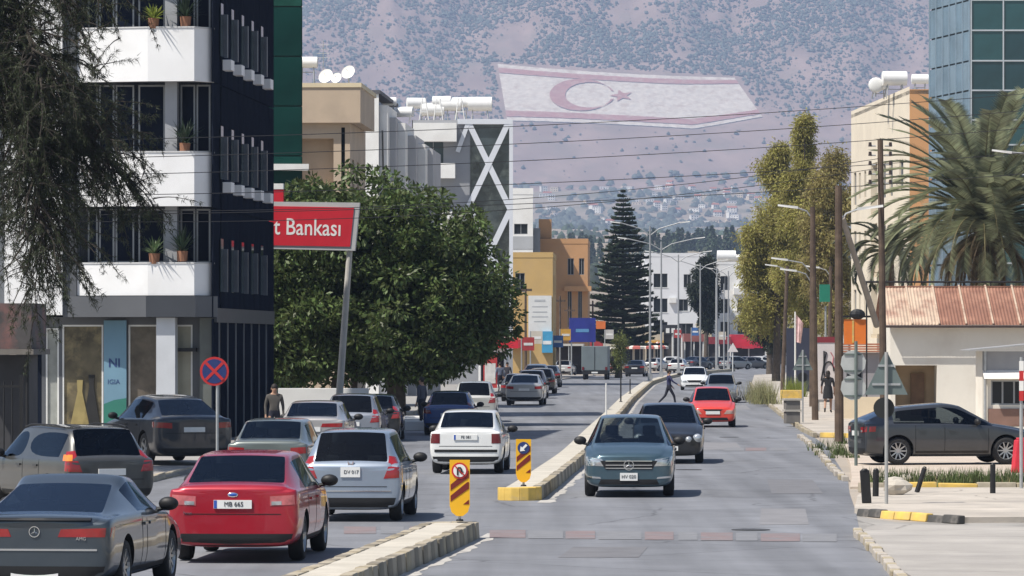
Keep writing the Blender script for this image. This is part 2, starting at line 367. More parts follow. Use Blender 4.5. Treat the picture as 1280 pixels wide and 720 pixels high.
# ------------------------------------------------------------------ median: body plus single kerb stones
m_st = [M('kerb_stone_pale', (0.36,0.315,0.24), 0.85, 0.15, 3, bump=0.3, stain=(0.22,0.19,0.15), sscale=2.5, samt=0.8),
        M('kerb_stone_dark', (0.20,0.175,0.135), 0.85, 0.2, 3, bump=0.3, stain=(0.28,0.25,0.2), sscale=2.5, samt=0.7),
        M('kerb_stone_sand', (0.34,0.29,0.20), 0.85, 0.2, 3, bump=0.3, stain=(0.16,0.13,0.10), sscale=2.0, samt=0.8)]
m_top = M('median_concrete_top', (0.47,0.435,0.37), 0.9, 0.12, 1.5, bump=0.35, bscale=12, stain=(0.38,0.34,0.28), sscale=0.8, samt=0.6)
def kerb_mesh(l, w, h, mat, taper=0.02):
    m = MB(); m.add([(-w,0,0),(0,0,0),(0,l,0),(-w,l,0),(-w,0,h),(-taper,0,h),(-taper,l,h),(-w,l,h)],
                    [(0,3,2,1),(4,5,6,7),(0,1,5,4),(1,2,6,5),(2,3,7,6),(3,0,4,7)])
    return m.mesh('kerb_stone', mat, bevel=0.018)
def median(y0, y1, seg, yst):
    """raised island: concrete core; stones along both feet as far as yst"""
    top = 0.25
    m = MB(); n = int((y1-y0)/1.5)+2; ys = np.linspace(y0, y1, n)
    for y in ys: m.v += [(Xm(y)-MW+.16,y,0),(Xm(y)-.16,y,0),(Xm(y)-.16,y,top),(Xm(y)-MW+.16,y,top)]
    for i in range(n-1):
        a=4*i; m.f += [(a+1,a+5,a+6,a+2),(a+2,a+6,a+7,a+3),(a+3,a+7,a+4,a)]
    m.f += [(0,1,2,3),(4*n-1,4*n-2,4*n-3,4*n-4)]
    o = struct('median', m.mesh('median', m_top))
    meshes = [kerb_mesh(seg-.012, .18, top+.018, mt) for mt in m_st]
    mesh_l = [kerb_mesh(seg-.012, .18, top+.012, mt) for mt in m_st]
    y = y0; k = 0
    while y < yst-seg*.5:
        a = math.atan2(Xm(y+seg)-Xm(y), seg); j = random.uniform(-.012,.012)
        mi = (0,1)[k%2] if random.random()<.75 else 2
        q = put('kerb_stone', meshes[mi], o, (Xm(y)+j, y, random.uniform(-.012,.008)), (random.uniform(-.01,.01), random.uniform(-.015,.015), -a+random.uniform(-.008,.008)))
        if seg < 0.8:
            q = put('kerb_stone', mesh_l[mi], o, (Xm(y+seg)-MW+j, y+seg, random.uniform(-.012,.008)), (0,0,math.pi-a))
        y += seg; k += 1
    if yst < y1:
        for side in (0,):
            m = MB(); n = int((y1-y)/2)+2; yy = np.linspace(y, y1, n)
            for t in yy: m.v += [(Xm(t)-.17,t,0),(Xm(t),t,0),(Xm(t)-.02,t,top+.015),(Xm(t)-.17,t,top+.015)]
            for i in range(n-1):
                b=4*i; m.f += [(b+1,b+5,b+6,b+2),(b+2,b+6,b+7,b+3)]
            m.build('kerb', m_st[2], o)
    return o
med_near = median(38, 67.4, 0.5, 67.4)
med_far = median(84.0, 470, 1.0, 240)
# rounded noses
def nose(o, y, sgn, mats):
    cx = Xm(y)-MW/2
    for i in range(4):
        a0, a1 = math.pi*i/4, math.pi*(i+1)/4
        m = MB(); r0, r1 = .05, MW/2
        poly = [(r0*math.cos(a0), sgn*r0*math.sin(a0)), (r1*math.cos(a0), sgn*.95*r1*math.sin(a0)), (r1*math.cos((a0+a1)/2)*1.0, sgn*.95*r1*math.sin((a0+a1)/2)), (r1*math.cos(a1), sgn*.95*r1*math.sin(a1)), (r0*math.cos(a1), sgn*r0*math.sin(a1))]
        m.prism(poly, 0, .262-.004*i)
        q = m.build('kerb_stone', mats[i%len(mats)], o, bevel=.015); q.location = (cx, y+sgn*.004, 0)
nose(med_near, 67.4, 1, [m_st[0], m_st[2]])
nose(med_far, 84.0, -1, [YELLOWP])

# ------------------------------------------------------------------ right pavements and dusty lots
m_pav = M('dusty_pavement', (0.44,0.395,0.34), 0.92, 0.12, 0.9, bump=0.3, bscale=14, stain=(0.33,0.30,0.27), sscale=0.45, samt=0.7)
m_pav2 = M('grey_concrete_apron', (0.37,0.345,0.315), 0.92, 0.10, 0.7, bump=0.25, bscale=14, stain=(0.29,0.27,0.25), sscale=0.3, samt=0.7)
def cracks(m, scale, width, dark):           # fine joints and cracks with a shape of their own
    nt = m.node_tree; N = nt.nodes; L = nt.links; b = N['Principled BSDF']; src = b.inputs['Base Color'].links[0].from_socket
    tc = N.new('ShaderNodeTexCoord'); nz = N.new('ShaderNodeTexNoise'); nz.inputs['Scale'].default_value = 1.1; nz.inputs['Detail'].default_value = 6; L.new(tc.outputs['Object'], nz.inputs['Vector'])
    mv = N.new('ShaderNodeMix'); mv.data_type = 'VECTOR'; mv.inputs['Factor'].default_value = .3; L.new(tc.outputs['Object'], mv.inputs['A']); L.new(nz.outputs['Color'], mv.inputs['B'])
    v = N.new('ShaderNodeTexVoronoi'); v.feature = 'DISTANCE_TO_EDGE'; v.inputs['Scale'].default_value = scale; L.new(mv.outputs['Result'], v.inputs['Vector'])
    r = N.new('ShaderNodeMapRange'); r.inputs['From Max'].default_value = width; r.inputs['To Min'].default_value = dark; r.inputs['To Max'].default_value = 1; L.new(v.outputs['Distance'], r.inputs['Value'])
    n2 = N.new('ShaderNodeTexNoise'); n2.inputs['Scale'].default_value = .25; n2.inputs['Detail'].default_value = 7; n2.inputs['Roughness'].default_value = .7; L.new(tc.outputs['Object'], n2.inputs['Vector'])
    r2 = N.new('ShaderNodeMapRange'); r2.inputs['From Min'].default_value = .35; r2.inputs['From Max'].default_value = .65; r2.inputs['To Min'].default_value = .82; r2.inputs['To Max'].default_value = 1.12; L.new(n2.outputs['Fac'], r2.inputs['Value'])
    mu = N.new('ShaderNodeMath'); mu.operation = 'MULTIPLY'; L.new(r.outputs[0], mu.inputs[0]); L.new(r2.outputs[0], mu.inputs[1])
    h = N.new('ShaderNodeHueSaturation'); L.new(src, h.inputs['Color']); L.new(mu.outputs[0], h.inputs['Value']); L.new(h.outputs[0], b.inputs['Base Color'])
cracks(m_pav, .45, .012, .6); cracks(m_pav2, .30, .010, .62)
def slab(name, poly, z, mat):
    m = MB(); m.prism(poly, 0.0, z); return struct(name, m.mesh(name, mat))
# near apron, bottom right
A = [G(1078,668),G(1085,664),G(1110,660),(11,68.6),(30,69.5),(30,40),(4.75,40),(5.0,50),G(1128,720),G(1100,690)]
slab('apron', A, 0.07, m_pav2)
# corner island with the signs
B = [G(1068,642),G(1130,650),G(1195,654),(9.2,73.6),(16,75.5),(30,77),(30,88.6),(10,88.5),(7.2,88.5),(6.6,84)]
slab('pavement', B, 0.10, m_pav)
C_ = [(6.95,90.5),(30,90.5),(30,128),(9.6,128),(9.35,124),(8.3,108),(7.45,96.5)]
slab('parking_lot', C_, 0.05, M('pale_sandy_lot', (0.47,0.40,0.33), 0.95, 0.12, 0.8, bump=0.3, bscale=10, stain=(0.40,0.31,0.25), sscale=0.35, samt=0.7))  # dirt lot: the soil's own pale sandy colour with browner patches
ED = [(9.75,140),(11.0,139.5),(14,140),(40,142),(40,420),(24,410)]+[(Xr(y)+.02,y) for y in (400,360,323,290,250,210,172,155)]
slab('pavement', ED, 0.12, m_pav)
# left pavement
EL = [(Xl(y)-.02,y) for y in (36,60,80,100,125,150,180,210,250,300,350,400)]+[(-60,400),(-60,36)]
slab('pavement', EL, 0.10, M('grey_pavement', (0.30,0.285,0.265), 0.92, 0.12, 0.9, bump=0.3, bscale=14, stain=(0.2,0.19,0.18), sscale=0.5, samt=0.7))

# kerbs: every stone by itself
def kerb_run(pts, seg, cols, h=0.15, w=0.16, name='kerb', z=0.0, jig=.02):
    """pts: ground polyline; stones laid along it, road side on the left hand"""
    o = put(name, None); o['kind'] = 'structure'
    ms_ = {}
    P = [Vector((x,y,0)) for x,y in pts]; d = [0]
    for i in range(1,len(P)): d.append(d[-1]+(P[i]-P[i-1]).length)
    def at(t):
        for i in range(1,len(P)):
            if t <= d[i]: return P[i-1].lerp(P[i], (t-d[i-1])/(d[i]-d[i-1]))
        return P[-1]
    t = 0; k = 0
    while t+seg*.6 < d[-1]:
        a, b = at(t), at(min(t+seg, d[-1])); l = (b-a).length
        mt = cols[k%len(cols)]
        if mt is not None:
            key = (mt.name, round(l,1))
            if key not in ms_: ms_[key] = kerb_mesh(l-.02, w, h, mt, .03)
            q = put('kerb_stone', ms_[key], o, (a.x+random.uniform(-jig,jig), a.y, z+random.uniform(-.02,.01)), (random.uniform(-.02,.02), random.uniform(-.03,.03), math.atan2(-(b.x-a.x), b.y-a.y)+math.pi*0))
        t += seg; k += 1
    return o
KB = M('worn_black_paint', (0.06,0.058,0.055), 0.8, 0.2, 4, stain=(0.22,0.2,0.18), sscale=2.5, samt=0.7)
KG = m_st[0]; KD = M('kerb_stone_dusty', (0.40,0.36,0.31), 0.9, 0.12, 3, stain=(0.28,0.26,0.23), sscale=2, samt=0.7)
kerb_run([G(1200,656),G(1150,652),G(1110,649),G(1070,645)][::-1], 0.55, [KB,KB,YELLOWP,YELLOWP,YELLOWP,KB,KB,KB,KB], .14)
kerb_run([G(1140,735),G(1128,720),G(1110,700),G(1092,682),G(1078,669)][::1], 0.5, [KD,m_st[2],KD], .125)
kerb_run([G(1061,602),G(1045,588),G(1030,570),G(1015,556),G(1003,547)], 0.9, [KD,m_st[2],KD,KD], .12, jig=.03)
kerb_run([(9.75,139.6),(11.2,139.2),(12.2,139.1)][::1], .6, [YELLOWP,YELLOWP,KB,KB,KB,YELLOWP,YELLOWP], .16)
kerb_run([(9.7,139.8),(9.75,141),(10.0,150),(10.8,172),(14,250),(17.6,323)], 1.5, [KG,KG,m_st[2]], .15)
kerb_run([(7.0,88.4),(9,88.6),(12,88.7),(30,88.9)], .8, [KG,YELLOWP,YELLOWP,KG,m_st[2],YELLOWP], .20, .22)
kerb_run([(Xl(y),y) for y in (60,80,100,125,150,180,210,250)], 1.2, [KG,m_st[2],KG], .14)

# lumps of rubble on the corner island
for i,(px,py,r) in enumerate(((1118,617,.16),(1121,625,.20),(1131,612,.14))):
    x,y = G(px,py); m = MB(); m.sphere((0,0,r*.6), (r*1.4,r,r*.8), 7, 5)
    m.v = [(a*(1+random.uniform(-.2,.2)),b*(1+random.uniform(-.2,.2)),c) for a,b,c in m.v]
    tag(m.build('boulder', CONC), 'pale rough lump of rubble between the bollards on the corner', 'rubble', 'rubble lumps on the corner').location = (x,y,.12)

# ------------------------------------------------------------------ mountain and foothill growth (uncountable)
def blob_field(name, P, Rr, mat, hgt=1.1, seed=1):
    """many small low-poly shrubs in one mesh"""
    rng = np.random.default_rng(seed); n = len(P)
    base = np.array([(1,0,.15),(.31,.95,.1),(-.81,.59,.2),(-.81,-.59,.12),(.31,-.95,.16),(.6,.45,.75),(-.5,.55,.8),(-.1,-.7,.72),(0,0,1.05),(0,0,-.3)])
    tri = np.array([(0,1,5),(1,6,5),(1,2,6),(2,7,6),(2,3,7),(3,4,7),(4,5,7),(4,0,5),(5,6,8),(6,7,8),(7,5,8)])
    V = base[None]*np.stack([Rr,Rr,Rr*hgt],1)[:,None,:]*(1+rng.uniform(-.25,.25,(n,10,1)))
    a = rng.uniform(0,6.28,n); c,s = np.cos(a)[:,None],np.sin(a)[:,None]
    V = np.stack([V[...,0]*c-V[...,1]*s, V[...,0]*s+V[...,1]*c, V[...,2]],-1)+P[:,None,:]
    Fc = tri[None]+(np.arange(n)*10)[:,None,None]
    return struct(name, fast_mesh(name, V.reshape(-1,3), Fc.reshape(-1,3), mat), 'stuff')
def scatter(n, x0,x1,y0,y1, dens, seed):
    rng = np.random.default_rng(seed); x = rng.uniform(x0,x1,n); y = rng.uniform(y0,y1,n)
    keep = rng.uniform(0,1,n) < dens(x,y); x,y = x[keep],y[keep]
    return np.stack([x,y,land(x,y)],1), rng
def flagmask(x,y):                            # no growth on the flag itself
    z = land(x,y); px = 640+x*F/y; py = HZ-(z-CAMH)*F/y
    u = np.clip((px-626)/310, 0, 1); t_ = 79+17*u; b_ = np.where(px<868, 152+10*np.clip((px-634)/234,0,1)**1.5, 162-15*(px-868)/85)
    return ~((px>617+12*(py-80)/75)&(px<922+33*(py-90)/58)&(py>t_)&(py<b_+3))
def dens_m(x,y):
    z = land(x,y); e = z/y                                   # growth thickens towards the top
    k = np.clip((e-0.0555-0.016*(fbm(x/240,y/260,31)-.5)*2)/0.020, 0.0, 1)
    return np.where(flagmask(x,y), 0.010+k*np.clip((fbm(x/70,y/90,33,3)-.31)*3.6,0,1)+.05*np.clip((fbm(x/60,y/60,37)-.58)*5,0,1), 0)
m_shr = leafmat('mountain_scrub', (0.090,0.108,0.092), 0.3, 0.35, 0.1, 0.8, 0.02)
P,rng = scatter(190000, -1000, 1300, 7020, 8120, dens_m, 41)
blob_field('mountain_scrub', P, 1.0+3.4*rng.uniform(0,1,len(P))**2.2, m_shr, 1.2, 2)
def dens_v(x,y): return np.clip((fbm(x/230,y/160,51)-.42)*4.5, .03, 1)
P,rng = scatter(9000, -900, 1200, 5300, 7030, dens_v, 42)
blob_field('foothill_trees', P, rng.uniform(3,8,len(P)), m_shr, 1.1, 3)
P,rng = scatter(5200, -420, 520, 1500, 4200, lambda x,y: np.clip((fbm(x/160,y/200,61)-.40)*4, .02, 1), 43)
blob_field('plain_trees', P, rng.uniform(2.0,4.5,len(P)), leafmat('plain_tree_green', (0.045,0.062,0.032), 0.3, 0.4, 0.15, 0.8, 0.05), 1.3, 4)

# village houses on the foothills, one by one
hm = {}
def far_house(i, x, y, rng_):
    kind = rng_.choice(['white','white','cream','red'])
    w,d,h = rng_.uniform(8,15), rng_.uniform(8,12), rng_.choice([4,6.5,7,9.5])
    z = float(land(x,y))-1
    lab = {'white':'small white flat roofed house in the village below the mountain','cream':'small cream flat roofed house in the village below the mountain','red':'small white house with red pitched roof in the foothill village'}[kind]
    t = thing('village_house', lab, 'house', (x,y,z), rng_.uniform(-.5,.5), 'village houses on the foothills')
    cm = M('far_white_wall',(0.78,0.76,0.72),.8,.05,.3) if kind!='cream' else M('far_cream_wall',(0.62,0.52,0.40),.8,.05,.3)
    MB().box(-w/2,w/2,-d/2,d/2,0,h).build('wall', cm, t)
    if kind=='red':
        MB().add([(-w/2-.4,-d/2-.4,h),(w/2+.4,-d/2-.4,h),(w/2+.4,d/2+.4,h),(-w/2-.4,d/2+.4,h),(-w/2-.4,0,h+2.6),(w/2+.4,0,h+2.6)],[(0,1,5,4),(2,3,4,5),(0,4,3),(1,2,5),(0,3,2,1)]).build('roof', M('far_red_tiles',(0.36,0.13,0.08),.8,.1,.3), t)
    else:
        MB().box(-w/2-.3,w/2+.3,-d/2-.3,d/2+.3,h,h+.5).build('roof', cm, t)
    k = 0
    for fz in range(int(h//3)):
        for u in (-.3,.02,.32):
            MB().box(w*u-.7,w*u+.7,-d/2-.06,-d/2+.02,fz*3+1.2,fz*3+2.6).build('window', GLASSD, t)
rng_ = random.Random(5)
cl = [(700,246),(735,262),(790,240),(820,262),(840,240),(865,255),(900,238),(915,270),(690,275),(760,280),(880,282),(930,252),(1010,250),(960,262),(610,250),(560,260)]
cnt = 0
for i in range(75):
    px,py = rng_.choice(cl); px += rng_.gauss(0,16); py += rng_.gauss(0,7); py = min(max(py,226),289)
    yy = np.linspace(4800,7050,400); e = HZ-(land(AX(px,yy),yy)-CAMH)*F/yy
    j = int(np.argmin(abs(e-py))); far_house(i, float(AX(px,yy[j])), float(yy[j]), rng_)

# ------------------------------------------------------------------ the flag laid out on the mountain face
def on_mountain(px, py):
    yy = np.linspace(7000,8100,1101); zz = land(AX(px,yy),yy); e = HZ-(zz-CAMH)*F/yy
    j = int(np.argmax(e <= py)); return Vector((AX(px,yy[j]), yy[j], zz[j]))
def drape(name, rows, mat, parent, lift):
    """rows: list of lists of photo points, one quad strip between following rows, laid on the slope"""
    vs = [on_mountain(*p)+Vector((0,-lift*.5,lift)) for r in rows for p in r]; n = len(rows[0])
    fs = [(i*n+j, i*n+j+1, (i+1)*n+j+1, (i+1)*n+j) for i in range(len(rows)-1) for j in range(n-1)]
    m = MB(); m.add(vs, [f[::-1] for f in fs]); return m.build(name, mat, parent)
flag = thing('hillside_flag', 'huge white flag with red bands crescent and star laid on the mountainside', 'flag')
FW = M('whitewashed_stone', (0.56,0.50,0.435), 0.95, 0.14, 0.12, stain=(0.40,0.31,0.25), sscale=0.07, samt=0.8)
FR = M('red_painted_stone', (0.36,0.175,0.155), 0.95, 0.12, 0.12, stain=(0.42,0.29,0.25), sscale=0.09, samt=0.85)
def ftop(u): return (622+296*u, 81+17*u+3*math.sin(u*3.1))
def fbot(u):
    if u < .76: return (634+(868-634)*u/.76, 152+10*(u/.76)**1.5)
    k=(u-.76)/.24; return (868+85*k, 162-15*k)
def fp(u,v):
    a,b = ftop(u),fbot(u); return (a[0]+(b[0]-a[0])*v, a[1]+(b[1]-a[1])*v)
US = [i/48 for i in range(49)]
drape('field', [[fp(u, j/16) for u in US] for j in range(17)], FW, flag, 1.2)
drape('band', [[fp(u, v) for u in US] for v in (.075,.105,.135,.165)], FR, flag, 2.2)
drape('band', [[fp(u, v) for u in US] for v in (.83,.865,.90,.935)], FR, flag, 2.2)
th = [math.pi*(.09)+(2*math.pi-2*math.pi*.09)*i/40 for i in range(41)]
def crescent_rows():
    cx,cy,rx,ry = 726,120.5,39,20; ix,iy,irx,iry = 737.5,120.8,31,15.8
    out = [(cx+rx*math.cos(t)*1.0, cy-ry*math.sin(t)) for t in th]
    inn = []
    t0 = .28
    for i in range(41):
        t = t0+(2*math.pi-2*t0)*i/40; inn.append((ix+irx*math.cos(t), iy-iry*math.sin(t)))
    return [out,[((a[0]+b[0])/2,(a[1]+b[1])/2) for a,b in zip(out,inn)],inn]
drape('crescent', crescent_rows()[::-1], FR, flag, 2.6)
sv = [on_mountain(777,121.5)+Vector((0,-1.3,2.6))]
for k in range(10):
    r = 12.5 if k%2==0 else 5.0; t = math.pi/2+k*math.pi/5+.25
    sv.append(on_mountain(777+r*1.25*math.cos(t),121.5-r*.62*math.sin(t))+Vector((0,-1.3,2.6)))
MB().add(sv,[(0,1+k,1+(k+1)%10) for k in range(10)]).build('star', FR, flag)
# ================================================================== CARS
CARGLASS = carglass('tinted_car_glass', (0.34,0.38,0.40))
CARGLASS2 = carglass('pale_car_glass', (0.60,0.65,0.64))
TAIL = M('red_lamp_lens', (0.28,0.012,0.015), 0.15, 0.15, 8, spec=0.6, coat=0.6)
TAILD = M('dark_red_lamp_lens', (0.13,0.010,0.014), 0.2, 0.15, 8, spec=0.6, coat=0.4)
LENS = M('clear_lamp_lens', (0.50,0.52,0.53), 0.08, 0.25, 9, metal=0.55, spec=0.8, coat=0.8)
LENSD = M('smoked_lamp_lens', (0.16,0.18,0.19), 0.08, 0.3, 9, metal=0.4, spec=0.8, coat=0.8)
AMBER = M('amber_lamp_lens', (0.75,0.20,0.03), 0.2, 0.15, 8, coat=0.5)
CHROME = M('chrome_trim', (0.72,0.73,0.74), 0.14, 0.05, 5, metal=0.95)
ALLOY = M('alloy_rim', (0.42,0.43,0.44), 0.3, 0.1, 8, metal=0.7)
ARCH = M('wheel_arch_black', (0.010,0.010,0.011), 0.9, 0.1, 4)
PLATEW = M('plate_white', (0.72,0.72,0.70), 0.4, 0.04, 9)
PLATEK = M('plate_black_letter', (0.015,0.015,0.018), 0.5, 0.05, 9)
PLATEB = M('plate_blue_band', (0.03,0.09,0.38), 0.4, 0.05, 9)
SEAM = M('shut_line_shadow_gap', (0.008,0.008,0.009), 0.8, 0.05, 9)

def wheel_meshes():
    # tyre as a lathe about x, unit radius 1, width 0.62
    prof = [(-.30,.66),(-.31,.80),(-.29,.93),(-.20,.99),(0,1.0),(.20,.99),(.29,.93),(.31,.80),(.30,.66)]
    m = MB(); n = 28
    for i in range(n):
        t = 2*math.pi*i/n
        for x,r in prof: m.v.append((x, r*math.cos(t), r*math.sin(t)))
    k = len(prof)
    for i in range(n):
        for j in range(k-1): m.f.append((i*k+j, ((i+1)%n)*k+j, ((i+1)%n)*k+j+1, i*k+j+1))
    tyre = m.mesh('tyre', RUBBER, smooth='all')
    def rim(sp, mat, w=.075):
        m = MB(); n = 24
        for sgn in (1,):
            for i in range(n):
                a,b = 2*math.pi*i/n, 2*math.pi*(i+1)/n
                for (r0,x0),(r1,x1) in (((.70,.27),(.64,.29)),((.64,.29),(.60,.18))):
                    m.add([(x0,r0*math.cos(a),r0*math.sin(a)),(x0,r0*math.cos(b),r0*math.sin(b)),(x1,r1*math.cos(b),r1*math.sin(b)),(x1,r1*math.cos(a),r1*math.sin(a))],[(0,1,2,3)])
        for s in range(sp):
            t = 2*math.pi*s/sp; c,sn = math.cos(t),math.sin(t)
            def P(x,r,o): return (x, r*c-o*sn, r*sn+o*c)
            m.add([P(.20,.10,-w),P(.20,.10,w),P(.25,.64,w*.75),P(.25,.64,-w*.75),P(.13,.10,-w),P(.13,.10,w),P(.18,.64,w*.75),P(.18,.64,-w*.75)],[(0,1,2,3),(4,7,6,5),(0,4,5,1),(1,5,6,2),(3,2,6,7),(0,3,7,4)])
        m.cyl((.12,0,0),(.23,0,0),.17,.15,14)
        return m.mesh('rim', mat)
    m = MB(); m.cyl((-.28,0,0),(.10,0,0),.66,.66,24)
    hub = m.mesh('wheel', ARCH)
    return tyre, hub, {n: rim(n, ALLOY, .11 if n<7 else .055) for n in (5,7,10)}
TYRE, HUB, RIMS = wheel_meshes()
STEELRIM = None

# model table: length, width, height, rear window base, roof rear, B pillar, roof front, cowl (from the rear), deck height, belt height, bonnet front height, wheel radius, axles from the rear
MODELS = {
 'coupe':  dict(L=4.75,W=1.84,H=1.40,drop=.05,rw=.62,rr=1.72,B=2.05,rf=2.75,cw=3.42,deck=.98,belt=.97,hood=.74,wr=.34,ax=(.98,3.80),roofw=.67,spokes=10),
 'saloon': dict(L=4.53,W=1.82,H=1.475,rw=.36,rr=1.12,B=2.10,rf=2.75,cw=3.52,deck=1.06,belt=.98,hood=.76,wr=.325,ax=(.93,3.58),roofw=.70,spokes=5),
 'boxy':   dict(L=4.35,W=1.69,H=1.44,rw=.42,rr=1.10,B=2.05,rf=2.60,cw=3.22,deck=1.03,belt=.93,hood=.74,wr=.29,ax=(.92,3.46),roofw=.72,bp=1,spokes=7),
 'mpv':    dict(L=3.90,W=1.70,H=1.53,rw=.10,rr=.42,B=1.62,rf=2.15,cw=3.16,deck=.98,belt=.96,hood=.80,wr=.30,ax=(.60,3.10),roofw=.70,spokes=7),
 'bclass': dict(L=4.36,W=1.80,H=1.56,rw=.12,rr=.55,B=1.85,rf=2.45,cw=3.42,deck=1.02,belt=1.02,hood=.87,wr=.325,ax=(.80,3.50),roofw=.66,spokes=5),
 'hatch':  dict(L=4.05,W=1.70,H=1.42,rw=.14,rr=.62,B=1.75,rf=2.30,cw=3.05,deck=.96,belt=.92,hood=.74,wr=.295,ax=(.72,3.22),roofw=.69,bp=1,spokes=7),
 'mazda':  dict(L=4.46,W=1.79,H=1.47,drop=.09,rw=.12,rr=.74,B=1.95,rf=2.45,cw=3.22,deck=1.05,belt=.98,hood=.80,wr=.33,ax=(.85,3.55),roofw=.66,spokes=10),
 'wagon':  dict(L=4.55,W=1.72,H=1.50,rw=.14,rr=.50,B=2.05,rf=2.70,cw=3.45,deck=.96,belt=.94,hood=.74,wr=.30,ax=(.92,3.58),roofw=.70,bp=1,spokes=7),
 'suv':    dict(L=4.88,W=1.96,H=1.64,drop=.06,rw=.30,rr=1.15,B=2.20,rf=2.85,cw=3.62,deck=1.15,belt=1.08,hood=.92,wr=.38,ax=(1.0,3.92),roofw=.62,spokes=5),
}

SLOTS = [bpy.data.materials.new('slot_%d'%k) for k in range(4)]
def car_shell(md, lev):
    L,W,H = md['L'],md['W']/2,md['H']; zc = md.get('zc',.18); dk,bt,hd = md['deck'],md['belt'],md['hood']; rw_ = md['roofw']
    S = []   # y, zb, belt, top, w, wt
    S.append((0.0,  .30, dk-.14, dk-.08, .90, .74))
    S.append((0.05,.22, dk-.04, dk-.01,.985,.82))
    if md['rw'] > .3: S.append((md['rw']*.55, .21, bt-.01, dk+.005, .985, .80))
    i_rw = len(S); S.append((md['rw'], .20, bt, dk+.02, .99, .78))
    i_rr = len(S); dr = md.get('drop',0)
    S.append((md['rr'], zc, bt, H-.055-dr, 1.0, rw_-.01))
    S.append((md['rr']+.14, zc, bt, H-.022-dr*.75, 1.0, rw_))
    i_b0 = len(S); S.append((md['B'], zc, bt-.01, H, 1.0, rw_+.01))
    i_b1 = len(S); S.append((md['B']+.09, zc, bt-.01, H, 1.0, rw_+.01))
    S.append((md['rf']-.14, zc, bt-.02, H-.025, 1.0, rw_))
    i_rf = len(S); S.append((md['rf'], zc, bt-.025, H-.06, 1.0, rw_-.005))
    i_cw = len(S); S.append((md['cw'], zc, bt-.05, bt+.01, .985, .82))
    S.append((md['cw']+.10, zc, bt-.06, bt-.005, .985, .83))
    hm_ = (md['cw']+L)/2
    S.append((hm_, zc, (bt+hd)/2-.06, (bt+hd)/2+.01, .97, .80))
    S.append((L-.26, .19, hd-.07, hd+.01, .95, .76))
    S.append((L-.07, .20, hd-.10, hd-.03, .90, .70))
    S.append((L, .25, hd-.17, hd-.10, .80, .60))
    rings = []
    for (y,zb,be,tp,w,wt) in S:
        w*=W; wt*=W; h = be-zb; tp = max(tp, be+.02)
        p5 = (.955*w, be); r0 = (wt, max(tp-.04, be+.008))
        lp = lambda t: (p5[0]+(r0[0]-p5[0])*t, p5[1]+(r0[1]-p5[1])*t)
        half = [(0,zb),(.80*w,zb),(.95*w,zb+.10*h+.01),(w,zb+.42*h),(.99*w,zb+.70*h),(.985*w,be-.035),p5,lp(.045),lp(.90),r0,(wt-.045,tp),(wt*.5,tp+.014),(0,tp+.02)]
        ring = [(x,y-L/2,z) for x,z in half]+[(-x,y-L/2,z) for x,z in half[-2:0:-1]]
        rings.append(ring)
    n = len(rings[0]); nh = 13
    bm = bmesh.new(); cr = bm.edges.layers.float.new('crease_edge'); vc = bm.verts.layers.float.new('crease_vert')
    V = [[bm.verts.new(p) for p in r] for r in rings]
    def f(vs, mi):
        fc = bm.faces.new(vs); fc.material_index = mi; fc.smooth = True
    for i in range(len(V)-1):
        for j in range(n):
            mi = 0; jj = j if j < nh-1 else n-1-j          # strip index on the half section
            gl = jj == 7; top = jj in (10,11)
            if gl:
                ok = (i_rr <= i < i_cw) if not md.get('bp') else ((i_rr <= i < i_b0) or (i_b1 <= i < i_cw))
                if md.get('quarter') and i == i_rw: ok = True
                if ok: mi = 3 if j < nh-1 else 4
            if top and i_rw <= i < i_rr: mi = 2
            if top and i_rf <= i < i_cw: mi = 1
            f([V[i][j], V[i+1][j], V[i+1][(j+1)%n], V[i][(j+1)%n]], mi)
    for i,rev in ((0,False),(len(V)-1,True)):
        r = V[i]
        for j in range(nh-1):
            a,b = r[j],r[j+1]; c,d = r[(n-j-1)%n],r[(n-j)%n]
            vs = [a,b,c,d] if (j>0 and j<nh-2) else ([a,b,c] if j==0 else [a,b,d])
            f(vs if not rev else vs[::-1], 0)
    bm.normal_update()
    bmesh.ops.recalc_face_normals(bm, faces=bm.faces[:])
    # glass outlines and ends stay crisp
    for e in bm.edges:
        ms = {fc.material_index for fc in e.link_faces}
        if len(ms) > 1: e[cr] = 1.0
    for i,js in ((i_rw,(10,)),(i_rr,(7,8,10)),(i_rf,(10,)),(i_cw,(7,8,10))):
        for j in js:
            V[i][j][vc] = .72; V[i][n-j][vc] = .72
    me = bpy.data.meshes.new('shell'); bm.to_mesh(me); bm.free()
    for k in range(6): me.materials.append((MATS['black_plastic'],SLOTS[0],SLOTS[1],SLOTS[2],SLOTS[3],ARCH)[k])
    o = bpy.data.objects.new('shell', me); COL.objects.link(o)
    sub = o.modifiers.new('s','SUBSURF'); sub.levels = lev; sub.render_levels = lev
    cut = []
    cb = MB(); r = md['wr']
    cuts = []
    for ax in md['ax']:
        for sx in (-1,1):
            m = MB(); m.cyl((sx*(W-.27),ax-L/2,r+.01),(sx*(W+.3),ax-L/2,r+.01), r+.055, r+.055, 28)
            c = bpy.data.objects.new('cut', m.mesh('cut', ARCH)); COL.objects.link(c); cuts.append(c)
            b = o.modifiers.new('b','BOOLEAN'); b.operation='DIFFERENCE'; b.object=c; b.solver='EXACT'; b.material_mode='TRANSFER'
    dg = bpy.context.evaluated_depsgraph_get(); dg.update()
    res = bpy.data.meshes.new_from_object(o.evaluated_get(dg))
    bpy.data.objects.remove(o)
    for c in cuts: bpy.data.objects.remove(c)
    return res

